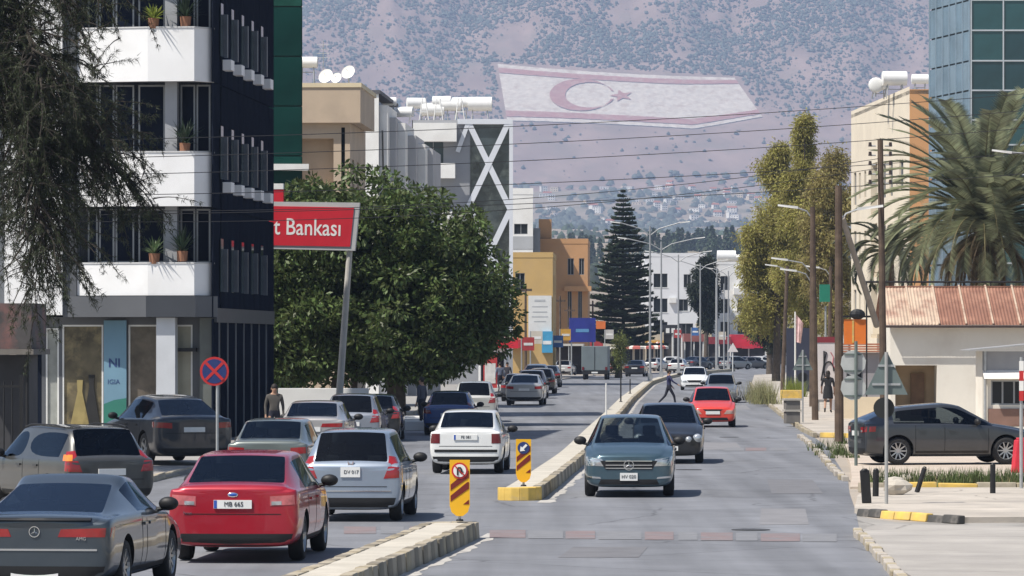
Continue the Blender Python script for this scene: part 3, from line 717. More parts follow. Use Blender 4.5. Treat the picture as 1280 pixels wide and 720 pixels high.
_shells = {}
def shell_parts(model, lev):
    key = (model, lev)
    if key in _shells: return _shells[key]
    md = MODELS[model]; me = car_shell(md, lev)
    arch_slots = {i for i,mt in enumerate(me.materials) if mt == ARCH}
    bm = bmesh.new(); bm.from_mesh(me); bm.faces.ensure_lookup_table()
    bvh = BVHTree.FromBMesh(bm)
    groups = {}
    for fc in bm.faces:
        k = 5 if fc.material_index in arch_slots else fc.material_index
        groups.setdefault(k, []).append(fc)
    def mk(faces, name):
        idx = {}; vs = []; fs = []
        for fc in faces:
            t = []
            for v in fc.verts:
                if v.index not in idx: idx[v.index] = len(vs); vs.append(tuple(v.co))
                t.append(idx[v.index])
            fs.append(tuple(t))
        m = bpy.data.meshes.new(name); m.from_pydata(vs, [], fs)
        m.polygons.foreach_set('use_smooth', [True]*len(fs)); m.update(); return m
    body = mk(groups[0]+groups.get(5,[]), 'body'); nb = len(groups[0])
    body.materials.append(None); body.materials.append(ARCH)
    body.polygons.foreach_set('material_index', [0]*nb+[1]*(len(body.polygons)-nb))
    body.set_sharp_from_angle(angle=R(50))
    parts = []
    names = {1:'windscreen',2:'rear_window',3:'side_window',4:'side_window'}
    for k in (1,2,3,4):
        todo = set(groups.get(k, []))
        while todo:
            st = [todo.pop()]; isl = []
            while st:
                fc = st.pop(); isl.append(fc)
                for e in fc.edges:
                    for g in e.link_faces:
                        if g in todo: todo.discard(g); st.append(g)
            pm = mk(isl, names[k]); pm.materials.append(CARGLASS); parts.append((names[k], pm))
    bm.free()
    _shells[key] = (md, body, bvh, parts)
    return _shells[key]

def patch(bvh, corners, d, off=.006, nu=8, nv=4, depth=.02):
    """quad patch pressed on to the shell: four corner guesses, projected along d"""
    a,b,c,e = [Vector(p) for p in corners]; d = Vector(d).normalized(); m = MB(); grid = []
    for j in range(nv+1):
        for i in range(nu+1):
            u,v = i/nu, j/nv; p = a.lerp(b,u).lerp(e.lerp(c,u), v)
            h = bvh.ray_cast(p-d*3, d)
            q = h[0] if h[0] is not None else p
            grid.append(q)
    k = nu+1
    m.v = [tuple(q-d*off) for q in grid]
    m.f = [(j*k+i, j*k+i+1, (j+1)*k+i+1, (j+1)*k+i) for j in range(nv) for i in range(nu)]
    ring = [i for i in range(k)]+[j*k+nu for j in range(1,nv+1)]+[nv*k+i for i in range(nu-1,-1,-1)]+[j*k for j in range(nv-1,0,-1)]
    o = len(m.v); m.v += [tuple(grid[i]+d*depth) for i in ring]
    for t in range(len(ring)):
        t2 = (t+1)%len(ring); m.f.append((ring[t2], ring[t], o+t, o+t2))
    return m

_inter = {}
SEATM = M('seat_fabric_charcoal', (.030,.030,.033), .9, .15, 4)
def interior(t, model, md):
    L,W,bt,H = md['L'],md['W']/2,md['belt'],md['H']
    if model not in _inter:
        S = []
        yf, yb = md['B']+.10-L/2, max(md['rw']+.35, md['ax'][0]+.05)-L/2
        def back(x, y, w, z0, z1): return MB().add([(x-w,y,z0),(x+w,y,z0),(x+w*.85,y-.20,z1),(x-w*.85,y-.20,z1),(x-w,y+.14,z0),(x+w,y+.14,z0),(x+w*.85,y-.08,z1),(x-w*.85,y-.08,z1)],[(0,1,2,3),(4,7,6,5),(0,4,5,1),(1,5,6,2),(2,6,7,3),(3,7,4,0)]).mesh('seat', SEATM, bevel=.03)
        for x in (-.37,.37):
            S.append(('seat', back(x, yf, .25, .40, bt+.12))); S.append(('headrest', MB().box(x-.13,x+.13,yf-.26,yf-.15,bt+.15,min(bt+.33,H-.14)).mesh('headrest', SEATM, bevel=.03)))
        S.append(('rear_seat', back(0, yb, W-.25, .38, bt-.02)))
        for x in (() if model in ('coupe','suv') else (-.38,.38)): S.append(('headrest', MB().box(x-.13,x+.13,yb-.25,yb-.15,bt+.0,bt+.14).mesh('headrest', SEATM, bevel=.03)))
        yd = md['cw']-.22-L/2
        S.append(('dashboard', MB().box(-W+.16,W-.16,yd-.35,yd,.62,bt-.05).mesh('dashboard', SEATM, bevel=.04)))
        n = 16; S.append(('steering_wheel', MB().tube([(.37+.18*math.cos(2*math.pi*i/n), yd-.42+.07*math.sin(2*math.pi*i/n), bt-.08+.17*math.sin(2*math.pi*i/n)) for i in range(n+1)], .018, 6).mesh('steering_wheel', BLACK)))
        S.append(('cabin_floor', MB().box(-W+.14,W-.14,md['rw']+.2-L/2,yd,.28,.34).mesh('cabin_floor', SEATM)))
        _inter[model] = S
    for n,m in _inter[model]: put(n, m, t)

def car(name, label, model, col, px, y, head, plate=None, lev=2, metal=.3, tail='wide', front='plain', glass=None, group=None, detail=2, taillens=None, spokes=None, z=0.0, bumper=None, **kw):
    md, body, bvh, parts = shell_parts(model, lev)
    L,W,H = md['L'],md['W']/2,md['H']; dk,hd,bt = md['deck'],md['hood'],md['belt']
    if kw.get('centre'): x = AX(px, y)
    else:                                    # px: column of the face turned to the camera
        sg = 1 if math.cos(head) > 0 else -1; fw_ = Vector((math.sin(head), math.cos(head)))*sg*L/2
        yn = y-fw_.y; x = AX(px, yn)+fw_.x
    t = thing(name, label, 'car', (x,y,.012+z), -head, group)
    pm = col if not isinstance(col, tuple) else paint(col, metal)
    bme = body.copy(); bme.materials[0] = pm
    put('body', bme, t)
    for nm, pmesh in parts:
        if glass: pmesh = pmesh.copy(); pmesh.materials[0] = glass if nm != 'side_window' else pmesh.materials[0]
        put(nm, pmesh, t)
    if lev >= 2: interior(t, model, md)
    r = md['wr']
    for ax in md['ax']:
        for sx in (-1,1):
            w = put('wheel', HUB, t, (sx*(W-.135), ax-L/2, r), (0,0,0 if sx>0 else math.pi)); w.scale = (.34,r,r) if True else w.scale
            put('tyre', TYRE, w); put('rim', RIMS[spokes or md['spokes']], w)
    yr, yf = -L/2, L/2
    def P(n, corners, d, mat, off=.006, nu=8, nv=4, parent=None):
        return patch(bvh, corners, d, off, nu, nv).build(n, mat, parent or t, smooth=True)
    RL = taillens or TAIL
    # rear lamps
    for s in (-1,1):
        d = (-s*.5,1,0)
        if tail == 'wide':      # low swept lamps that turn the corner
            P('taillight', [(s*.56*W,yr,dk-.28),(s*.99*W,yr+.26,dk-.25),(s*.97*W,yr+.30,dk-.12),(s*.56*W,yr,dk-.15)], d, RL)
            if lev >= 3: P('reverse_lamp', [(s*.58*W,yr,dk-.27),(s*.72*W,yr+.02,dk-.265),(s*.72*W,yr+.02,dk-.215),(s*.58*W,yr,dk-.22)], d, LENS, .010, 4, 2)
        elif tail == 'block':   # upright boxes
            P('taillight', [(s*.70*W,yr,dk-.33),(s*.95*W,yr+.04,dk-.33),(s*.95*W,yr+.04,dk-.11),(s*.70*W,yr,dk-.11)], (0,1,0), RL)
        elif tail == 'tall':    # tall at the hatch corner
            P('taillight', [(s*.66*W,yr,dk-.26),(s*.97*W,yr+.20,dk-.24),(s*.90*W,yr+.26,dk+.10),(s*.80*W,yr+.08,dk+.12)], d, RL)
        elif tail == 'thin':
            P('taillight', [(s*.30*W,yr,dk-.24),(s*.97*W,yr+.24,dk-.24),(s*.97*W,yr+.28,dk-.13),(s*.34*W,yr,dk-.15)], d, RL)
    # lower bumper in dark plastic, number plate, boot seams
    P('bumper', [(-.84*W,yr,.235),(.84*W,yr,.235),(.90*W,yr+.04,.40),(-.90*W,yr+.04,.40)], (0,1,0), BLACK if bumper is None else bumper, .008, 14, 3)
    pz = kw.get('pz', dk-.30)
    pl = MB(); hit = bvh.ray_cast(Vector((0,yr-2,pz)), Vector((0,1,0))); py_ = hit[0].y if hit[0] else yr
    pw, ph = kw.get('psize', (.26,.058))
    pl.box(-pw,pw,py_-.022,py_+.03,pz-ph,pz+ph); po = pl.build('number_plate', PLATEW, t)
    if plate:
        if pw > .22: MB().box(-pw+.004,-pw+.045,py_-.0245,py_-.02,pz-ph+.004,pz+ph-.004).build('blue_band', PLATEB, po)
        text('plate_lettering', plate, min(ph*1.55, pw*2*.86/(.56*len(plate))), PLATEK, po, (.015,py_-.0235,pz), xs=.95)
    if detail >= 1:
        # boot lid seam
        for a,b in (((-.72*W,dk-.40),(.72*W,dk-.40)),):
            P('boot_seam', [(a[0],yr,a[1]),(b[0],yr,b[1]),(b[0],yr,b[1]+.012),(a[0],yr,a[1]+.012)], (0,1,0), SEAM, .003, 10, 1)
        # door seams and handles
        for s in (-1,1):
            for yy in (md['B']+.05, md['rr']+.10 if md['rr']>.8 else md['ax'][0]+.42, md['cw']-.12):
                P('door_seam', [(s*W,yy-L/2,.30),(s*W,yy+.012-L/2,.30),(s*W,yy+.012-L/2,bt-.03),(s*W,yy-L/2,bt-.03)], (-s,0,0), SEAM, .003, 1, 8)
            for yy in (md['B']-.12, md['B']+1.15 if False else md['rr']+.12):
                pass
            for yy in (md['B']+.14, max(md['rr']+.16, md['ax'][0]+.48)):
                P('door_handle', [(s*W,yy-L/2,bt-.16),(s*W,yy+.17-L/2,bt-.16),(s*W,yy+.17-L/2,bt-.125),(s*W,yy-L/2,bt-.125)], (-s,0,0), pm, .028, 3, 2)
            P('sill', [(s*W,md['ax'][0]+r+.1-L/2,.24),(s*W,md['ax'][1]-r-.1-L/2,.24),(s*W,md['ax'][1]-r-.1-L/2,.33),(s*W,md['ax'][0]+r+.1-L/2,.33)], (-s,0,0), BLACK, .004, 6, 2)
    # mirrors
    for s in (-1,1):
        m = MB(); cx, cy, cz = s*(W+.075), md['cw']-.42-L/2, bt+.055
        m.sphere((cx,cy,cz), (.125,.075,.085), 12, 8); mo = m.build('mirror', kw.get('mirror', BLACK), t, smooth='all')
        MB().cyl((s*(W-.13),cy+.03,bt-.03),(cx-s*.03,cy+.01,cz-.05),.03,.025,8).build('mirror_stalk', BLACK, mo)
    # front
    gw, gz0, gz1 = kw.get('grille', (.42,hd-.26,hd-.13))
    for s in (-1,1):
        d = (-s*.55,-1,0)
        hl = kw.get('headlens', LENS)
        if front == 'twin':
            for cx,cz,rr_ in ((.80,hd-.13,.115),(.56,hd-.16,.085)):
                m = MB(); hit = bvh.ray_cast(Vector((s*cx*W,yf+2,cz)), Vector((0,-1,0))); yy = hit[0].y if hit[0] else yf
                m.sphere((s*cx*W,yy-.05,cz),(rr_*1.05,.10,rr_),16,10); m.build('headlight', hl, t, smooth='all')
        else:
            P('headlight', [(s*.46*W,yf,hd-.27),(s*.90*W,yf-.24,hd-.25),(s*.97*W,yf-.42,hd-.06),(s*.56*W,yf-.05,hd-.13)], d, hl)
    P('grille', [(-gw*W,yf,gz0),(gw*W,yf,gz0),((gw+.12)*W,yf,gz1),(-(gw+.12)*W,yf,gz1)], (0,-1,0), BLACK, .006, 12, 3)
    if kw.get('bars'):
        for zz in (gz0+.025, (gz0+gz1)/2, gz1-.005):
            P('grille_bar', [(-gw*W,yf,zz-.009),(gw*W,yf,zz-.009),(gw*W,yf,zz+.009),(-gw*W,yf,zz+.009)], (0,-1,0), CHROME, .018, 12, 1)
    P('lower_intake', [(-.66*W,yf,.245),(.66*W,yf,.245),(.60*W,yf,.35),(-.60*W,yf,.35)], (0,-1,0), BLACK, .006, 12, 3)
    fz = kw.get('fpz', .42); hit = bvh.ray_cast(Vector((0,yf+2,fz)), Vector((0,-1,0))); fy = hit[0].y if hit[0] else yf
    fw = kw.get('fpsize', (.25,.056))
    fp_ = MB().box(-fw[0],fw[0],fy-.02,fy+.025,fz-fw[1],fz+fw[1]).build('number_plate', PLATEW, t)
    if kw.get('fplate'): text('plate_lettering', kw['fplate'], min(fw[1]*1.6, fw[0]*2*.9/(.56*len(kw['fplate']))), PLATEK, fp_, (0,fy+.0265,fz), rot=(R(90),0,math.pi))
    if kw.get('rails'):
        for s_ in (-1,1): MB().tube([(s_*.60,yr+.75,H-.02),(s_*.62,yr+1.1,H+.02),(s_*.61,yr+2.2,H+.022),(s_*.58,yr+2.6,H-.03)],.016,6).build('roof_rail', BLACK, t)
    if kw.get('bumper_strip'):
        P('bumper_strip', [(-.97*W,yr+.08,.50),(.97*W,yr+.08,.50),(.97*W,yr+.08,.56),(-.97*W,yr+.08,.56)], (0,1,0), BLACK, .012, 14, 1)
    if kw.get('amber'): P('indicator', [(-.86*W,yr+.05,dk-.06),(-.99*W,yr+.24,dk-.06),(-.96*W,yr+.26,dk+.05),(-.86*W,yr+.06,dk+.05)], (.5,1,0), AMBER, .012)
    if kw.get('fog'):
        for s_ in (-1,1): P('fog_trim', [(s_*.60*W,yf,.36),(s_*.90*W,yf-.12,.38),(s_*.92*W,yf-.14,.42),(s_*.62*W,yf,.395)], (-s_*.4,-1,0), CHROME, .010)
    if kw.get('lip'):
        P('boot_lip', [(-.72*W,yr+.06,dk-.045),(.72*W,yr+.06,dk-.045),(.72*W,yr+.06,dk-.02),(-.72*W,yr+.06,dk-.02)], (0,1,0), BLACK, .05, 12, 1)
    if kw.get('chrome_strip'):
        zz = kw['chrome_strip']; P('chrome_strip', [(-.80*W,yr,zz),(.80*W,yr,zz),(.80*W,yr,zz+.022),(-.80*W,yr,zz+.022)], (0,1,0), CHROME, .010, 12, 1)
    em = kw.get('emblem')
    if em in ('oval_rear','round_rear','h_rear'):
        ez = kw.get('ez', dk-.17); hit = bvh.ray_cast(Vector((0,yr-2,ez)), Vector((0,1,0))); ey = hit[0].y
        if em == 'oval_rear':
            m = MB(); m.sphere((0,ey,ez),(.075,.012,.032),16,8); e = m.build('emblem', CHROME, t, smooth='all')
            MB().sphere((0,ey-.006,ez),(.06,.010,.022),14,8).build('emblem_field', PLATEB, e, smooth='all')
        elif em == 'h_rear':
            m = MB(); y0,y1 = ey-.016,ey+.01
            m.prism_xz([(-.055,ez+.045),(-.035,ez+.045),(-.028,ez+.008),(.028,ez+.008),(.035,ez+.045),(.055,ez+.045),(.038,ez-.045),(.020,ez-.045),(.026,ez-.010),(-.026,ez-.010),(-.020,ez-.045),(-.038,ez-.045)], y0, y1)
            m.build('emblem', CHROME, t)
        else:
            star(t, (0,ey,ez), .065, 0)
    if kw.get('front_star'):
        ez = (gz0+gz1)/2; hit = bvh.ray_cast(Vector((0,yf+2,ez)), Vector((0,-1,0))); star(t, (0,hit[0].y+.012,ez), .10, math.pi)
    if kw.get('badge'):
        bx,bz,bs,bt_ = kw['badge']; hit = bvh.ray_cast(Vector((bx,yr-2,bz)), Vector((0,1,0)))
        text('badge', bt_, bs, CHROME, t, (bx,hit[0].y-.008,bz))
    return t, bvh, md
def star(t, c, r, rz):
    m = MB()
    n = 24
    e = put('emblem', None, t, c, (0,0,rz))
    for i in range(n):
        a,b = 2*math.pi*i/n, 2*math.pi*(i+1)/n
        q = [(r*k*math.cos(x), yy, r*k*math.sin(x)) for x in (a,b) for k in (1,.86) for yy in (-.014,.01)]
        m.add(q, [(0,4,6,2),(1,3,7,5),(0,1,5,4),(2,6,7,3)])
    ring = m.build('ring', CHROME, e)
    for k in range(3):
        a = math.pi/2+k*2*math.pi/3; m = MB()
        m.add([(0,-.016,0),(r*.16*math.cos(a+.9),-.008,r*.16*math.sin(a+.9)),(r*.92*math.cos(a),-.012,r*.92*math.sin(a)),(r*.16*math.cos(a-.9),-.008,r*.16*math.sin(a-.9))],[(0,3,2,1)])
        m.build('point', CHROME, e)
def hd_(y): return math.atan2(Xm(y+6)-Xm(y-2), 8)   # heading of the road
# ================================================================== BUILDINGS
def facade(parent, o, u, width, height, holes, mat, glass=GLASSD, frame=FRAME, depth=.16, z0=0.0, mull=0, name='wall', sill=None):
    """one wall with real openings; each window is a part with its frame below it. o: start (x,y); u: unit direction to the right seen from outside"""
    u = Vector((u[0],u[1],0)).normalized(); n = Vector((u.y,-u.x,0)); O = Vector((o[0],o[1],z0))
    def P(a,b,d=0): return tuple(O+u*a+Vector((0,0,b))-n*d)
    xs = sorted({0,width,*[h[0] for h in holes],*[h[1] for h in holes]}); zs = sorted({0,height,*[h[2] for h in holes],*[h[3] for h in holes]})
    m = MB()
    for i in range(len(xs)-1):
        for j in range(len(zs)-1):
            cx,cz = (xs[i]+xs[i+1])/2,(zs[j]+zs[j+1])/2
            if any(h[0]<cx<h[1] and h[2]<cz<h[3] for h in holes): continue
            m.quad(P(xs[i],zs[j]),P(xs[i+1],zs[j]),P(xs[i+1],zs[j+1]),P(xs[i],zs[j+1]))
    for (a,b,c,d,*r) in holes:
        D = r[0] if r else depth
        m.quad(P(a,c),P(a,d),P(a,d,D),P(a,c,D)); m.quad(P(b,d),P(b,c),P(b,c,D),P(b,d,D))
        m.quad(P(a,c),P(a,c,D),P(b,c,D),P(b,c)); m.quad(P(a,d),P(b,d),P(b,d,D),P(a,d,D))
    w = m.build(name, mat, parent)
    def bar(mb, a,b,c,d,d0,d1):
        mb.add([P(a,c,d0),P(b,c,d0),P(b,d,d0),P(a,d,d0),P(a,c,d1),P(b,c,d1),P(b,d,d1),P(a,d,d1)],[(0,1,2,3),(4,7,6,5),(0,4,5,1),(1,5,6,2),(2,6,7,3),(3,7,4,0)])
    for (a,b,c,d,*r) in holes:
        D = r[0] if r else depth; gm = r[1] if len(r)>1 else glass; mu = r[2] if len(r)>2 else mull
        g = MB().quad(P(a,c,D-.01),P(b,c,D-.01),P(b,d,D-.01),P(a,d,D-.01)).build('window', gm, parent)
        if frame:
            f = MB(); t = .05
            bar(f,a,a+t,c,d,D-.07,D-.005); bar(f,b-t,b,c,d,D-.07,D-.005); bar(f,a+t,b-t,c,c+t,D-.07,D-.005); bar(f,a+t,b-t,d-t,d,D-.07,D-.005)
            for k in range(mu):
                x = a+(b-a)*(k+1)/(mu+1); bar(f,x-.03,x+.03,c+t,d-t,D-.065,D-.006)
            f.build('frame', frame, g)
        if sill:
            f = MB(); bar(f,a-.06,b+.06,c-.07,c-.004,-.06,.02); f.build('sill', sill, g)
    return w

def block(name, label, cat, x, y, rz, w, d, h, mat, front=(), right=(), left=(), glass=GLASSD, frame=FRAME, parapet=.5, mull=1, group=None, roofmat=None, sill=None, depth=.16):
    t = thing(name, label, cat, (x,y,0), rz, group)
    facade(t,(0,0),(1,0),w,h,list(front),mat,glass,frame,depth,mull=mull,sill=sill)
    facade(t,(w,0),(0,1),d,h,list(right),mat,glass,frame,depth,mull=mull,sill=sill)
    facade(t,(0,d),(0,-1),d,h,list(left),mat,glass,frame,depth,mull=mull,sill=sill)
    facade(t,(w,d),(-1,0),w,h,[],mat)
    MB().box(.02,w-.02,.02,d-.02,h-.25,h-.02).build('roof', roofmat or CONC, t)
    if parapet:
        m = MB(); q=.14
        m.box(-.03,w+.03,-.03,q,h+.002,h+parapet); m.box(-.03,q,q,d-q,h+.002,h+parapet); m.box(w-q,w+.03,q,d-q,h+.002,h+parapet); m.box(-.03,w+.03,d-q,d+.03,h+.002,h+parapet)
        m.build('parapet', mat, t)
    return t
def grid_holes(x0, z0, w, h, dx, dz, nx, nz): return [(x0+i*dx, x0+i*dx+w, z0+j*dz, z0+j*dz+h) for j in range(nz) for i in range(nx)]

# ------------------------------------------------------------------ charcoal and white corner block, left
t = thing('corner_building', 'charcoal clad corner office block with white faceted balconies and tall window fins', 'building', (-8.93,131,0), -.068)
HB = 17.5
# long dark street face (x = 0 side), panel by panel
side = MB(); side.box(-6,-.02,.6,13.9,0,HB); side.build('core', DARKCLAD, t)
pan_h = [(0.0,3.72),(3.76,7.0),(7.04,10.75),(10.79,14.4),(14.44,HB)]
PAN = [MB().box(0,.05,0,1.26,0,b-a).mesh('panel', DARKCLAD) for a,b in pan_h]
m_mul = M('pale_mullion', (0.20,0.21,0.23), .5, .08, 3)
for j,(a,b) in enumerate(pan_h):
    for k in range(11): put('panel', PAN[j], t, (-.02+.004*((k*7)%3), .62+k*1.29-.6*(k==0), a))
for k in range(7):
    MB().box(.03,.075,1.2+k*1.9,1.24+k*1.9,.1,3.7).build('mullion', m_mul, t)
MB().box(.0,.12,.2,14.3,3.62,4.05).build('ledge', M('dark_ledge',(.05,.055,.065),.5,.1,2), t)
FIN = MB().box(0,.12,-.09,.09,0,1.30).mesh('window_fin', M('pale_window_fin',(.10,.115,.14),.4,.3,1.5))
PLB = MB().box(0,.27,-.36,.36,0,.32).mesh('planter_box', BRIGHT, bevel=.012)
SLIT = MB().box(.03,.06,-.75,-.2,0,1.6).mesh('window', GLASSB)
for k in range(5):
    yy = 2.3+k*2.42
    for j,(zf,pl) in enumerate(((4.55,False),(7.95,True),(11.65,True),(15.2,True))):
        put('window', SLIT, t, (0,yy,zf)); put('window_fin', FIN, t, (.045,yy,zf+.02*(k%2)))
        if pl: put('planter_box', PLB, t, (.045,yy+.05,zf-.40))
# front: white side wall, grey pier, glazed bays behind white balconies
MB().box(-6.20,-4.46,-.25,.58,3.84,HB).build('white_panel', BRIGHT, t)
MB().box(-4.455,-4.06,-.10,.58,3.80,HB).build('pier', GREYCLAD, t)
MB().box(-9.5,-6.21,.0,.6,0,HB).build('dark_pier', M('blue_grey_wall',(.13,.14,.155),.6,.1,1), t)
for zb,zt in ((4.42,5.36),(7.07,8.66),(10.78,12.36),(14.45,16.0)):
    segs = [((-4.05,-.02),(-1.86,-.46)),((-1.86,-.46),(-.47,-.46)),((-.47,-.46),(.02,.30))]
    for (a,b) in segs:
        dx,dy = b[0]-a[0],b[1]-a[1]; l = math.hypot(dx,dy); nx,ny = dy/l,-dx/l
        MB().prism([a,b,(b[0]-nx*.16,b[1]-ny*.16),(a[0]-nx*.16,a[1]-ny*.16)], zb, zt).build('balcony_front', BRIGHT, t)
        MB().prism([(a[0]+nx*.02,a[1]+ny*.02),(b[0]+nx*.02,b[1]+ny*.02),(b[0]-nx*.2,b[1]-ny*.2),(a[0]-nx*.2,a[1]-ny*.2)], zt+.002, zt+.045).build('coping', M('balcony_coping',(.55,.55,.55),.6,.06,3), t)
    MB().prism([(-4.05,.0),(-1.86,-.42),(-.5,-.42),(-.05,.30),(-.05,.58),(-4.05,.58)], zb-.02+.03, zb+.22).build('balcony_floor', GREYCLAD, t)
# slab band above the shop
for (a,b),mt in zip((((-4.455,-.12),(-1.9,-.56)),((-1.9,-.56),(-.42,-.56)),((-.42,-.56),(.14,.22))), (GREYCLAD, M('dark_band',(.045,.05,.06),.5,.1,1), GREYCLAD)):
    dx,dy = b[0]-a[0],b[1]-a[1]; l = math.hypot(dx,dy); nx,ny = dy/l,-dx/l
    MB().prism([a,b,(b[0]-nx*.3,b[1]-ny*.3),(a[0]-nx*.3,a[1]-ny*.3)], 3.78, 4.40).build('slab_band', mt, t)
# glazing of each storey
REDG = M('reddish_curtained_glass', (.16,.05,.04), .1, .35, 1.2, spec=.6)
for zb,zt in ((5.36,7.07),(8.66,10.78),(12.36,14.45)):
    facade(t,(-4.05,.60),(1,0),4.03,zt-zb+.02,[(.22,.52,.05,zt-zb-.12,.06,GLASSB),(.56,1.02,.05,zt-zb-.12,.06,REDG),(1.06,1.62,.05,zt-zb-.12,.06,REDG),(1.75,2.55,.05,zt-zb-.12,.06,GLASSD),(3.02,3.46,.05,zt-zb-.12,.06,GLASSB),(3.5,3.92,.05,zt-zb-.12,.06,GLASSD)],GREYCLAD,GLASSD,FRAME,.06,zb-.9,name='glazed_wall') if False else \
    facade(t,(-4.05,.60),(1,0),4.03,zt-zb+1.2,[(.22,.52,1.15,zt-zb+1.05,.06,GLASSB),(.56,1.02,1.15,zt-zb+1.05,.06,REDG),(1.06,1.62,1.15,zt-zb+1.05,.06,REDG),(1.75,2.55,1.15,zt-zb+1.05,.06,GLASSD),(3.02,3.46,1.15,zt-zb+1.05,.06,GLASSB),(3.5,3.92,1.15,zt-zb+1.05,.06,GLASSD)],GREYCLAD,GLASSD,FRAME,.06,zb-1.1,name='glazed_wall')
    MB().box(-1.42,-1.06,.05,.42,zb-.6,zt+.1).build('column', M('grey_column',(.33,.34,.36),.6,.06,2), t)
# ground floor shop
SHOPG = M('shop_glass_amber_display', (.09,.075,.045), .12, .8, 1.3, spec=.6, stain=(.34,.27,.14), sscale=1.4, samt=.75)
SHOPG2 = M('shop_glass_brown_display', (.085,.070,.055), .12, .6, 1.6, spec=.6, stain=(.17,.15,.13), sscale=2, samt=.6)
facade(t,(-5.2,.45),(1,0),5.1,3.78,[(.12,.52,.4,3.45,.08,M('shop_glass_pale',(.28,.29,.27),.2,.3,1.5)),(.62,1.86,.25,3.55,.08,SHOPG),(2.62,3.5,.25,3.55,.08,SHOPG2),(4.05,4.55,.25,3.55,.08,M('shop_glass_cream',(.36,.35,.28),.2,.12,1.5))],GREYCLAD,GLASSD,FRAMEW,.08,name='shop_front')
MB().box(-1.62,-1.06,-.35,.15,0,3.76).build('column', M('shop_column',(.52,.54,.57),.6,.05,2), t)
MB().box(-1.04,-.50,.10,.42,2.75,2.86).build('transom', BLACK, t)
MB().box(-.40,-.02,.2,.5,0,3.76).build('pier', M('olive_pier',(.12,.13,.12),.6,.1,2), t)
MB().box(-5.3,-.1,-.6,.44,0.10,.24).build('step', CONC, t)
# display figures in the shop window: pale dresses and a dark drape
for (x,z0,z1,w,mt) in ((-4.05,.3,1.9,.34,'a'),(-3.70,.3,2.05,.30,'b')):
    mm = {'a':M('display_ochre',(.30,.24,.10),.8,.2,3),'b':M('display_dark',(.02,.02,.02),.8,.2,3)}[mt]
    MB().prism_xz([(x-w,z0),(x+w,z0),(x+.07,z1-.35),(x+.09,z1),(x-.09,z1),(x-.07,z1-.35)], .465, .515).build('display_dress', mm, t)
# blue banner with its lettering
ban = tag(MB().box(-3.30,-2.62,.30,.34,.58,3.68).build('banner', M('banner_blue',(.15,.27,.36),.6,.06,1.2)), 'pale blue and green shop banner lettered NI beside the shop window', 'banner')
ban.location = (-8.93,131,0); ban.rotation_euler = (0,0,-.068)
MB().prism_xz([(-3.30,.58),(-2.62,.58),(-2.62,1.36),(-3.0,1.30),(-3.30,1.18)],.288,.298).build('green_field', M('banner_green',(.03,.17,.13),.6,.08,1.5), ban)
NAVY = M('navy_lettering',(.03,.06,.17),.6,.05,3)
text('lettering','NI',.36,NAVY,ban,(-2.98,.296,2.40),bold=.008); text('lettering','IGIA',.20,NAVY,ban,(-3.0,.296,1.84)); 


# ------------------------------------------------------------------ kiosk and iron gate at the far left
k = thing('kiosk', 'dark kiosk with worn sign box on top left of the shop', 'kiosk', (-13.4,108,0), -.06)
MB().box(0,1.62,0,2.2,2.86,3.98).build('sign_box', M('worn_dark_sign',(.07,.065,.065),.7,.25,2,stain=(.22,.10,.09),sscale=1.5,samt=.7), k)
MB().box(-.1,1.70,-.2,2.3,2.72,2.855).build('canopy', M('worn_canopy',(.16,.145,.13),.8,.2,2), k)
MB().box(0,1.4,.8,2.2,0.1,2.71).build('booth', M('booth_dark',(.05,.05,.055),.7,.2,2), k)
MB().box(.35,.62,-.015,.0,3.1,3.5).build('orange_sign', M('orange_sign',(.55,.13,.03),.6,.2,4), k)
for x in (.05,1.5): MB().cyl((x,.1,.1),(x,.1,2.72),.045,.045,8).build('post', BLACK, k)
g = thing('iron_gate', 'black iron bar gate beside the dark kiosk', 'gate', (-13.2,104,0.1), -.06)
for i in range(9): MB().cyl((i*.2,0,0),(i*.2,0,2.0),.02,.02,6).build('bar', BLACK, g)
for z in (.25,1.85): MB().box(-.03,1.65,-.02,.02,z,z+.06).build('rail', BLACK, g)
for x in (-.02,1.62): MB().box(x-.04,x+.04,-.04,.04,0,2.15).build('gate_post', BLACK, g)

# ------------------------------------------------------------------ white hoarding wall by the pavement and rail
wl_ = tag(MB().box(-8.0,-4.9,0,.14,.1,1.46).build('boundary_wall', WHITE, bevel=.015), 'low white rendered wall behind the parked cars under the fig tree', 'wall')
wl_.location = (0,150.5,0)
for i,(x,y,w) in enumerate(((-4.4,146,2.6),(-4.3,151,2.8),(-4.0,156,2.6))):
    tag(MB().box(0,w,0,.3,.1,.42).build('concrete_bench', WHITE, bevel=.03), 'low pale concrete bench slab in the shade of the fig tree', 'bench', 'bench slabs under the fig tree').location = (x,y,0)

# ------------------------------------------------------------------ green glass tower
t = thing('glass_tower', 'narrow dark green glass office tower behind the charcoal block', 'building', (AX(378,174)-6.06,174,0), .06)
GG = M('green_tower_glass',(.006,.038,.032),.12,.45,.35,spec=.1); GG2 = M('green_tower_glass_pale',(.016,.070,.052),.14,.5,.6,spec=.1)
MB().box(.05,6.0,.05,9,0,23).build('core', M('green_core',(.006,.025,.02),.5,.1,1), t)
PM = [MB().box(0,1.46,-.03,.04,0,1.92).mesh('pane', q) for q in (GG,GG2)]
SM = [MB().box(-.04,.03,0,1.46,0,1.92).mesh('pane', q) for q in (GG,GG2)]
for j in range(11):
    for i in range(4): put('pane', PM[(i*3+j*5)%7==0], t, (.06+i*1.5, .01, .6+j*1.97))
    for i in range(6): put('pane', SM[(i+j*2)%5==0], t, (6.02, .06+i*1.5, .6+j*1.97))
MB().box(4.4,6.3,-.5,.0,AZ(213,174),AZ(205,174)).build('ledge', WHITE, t)

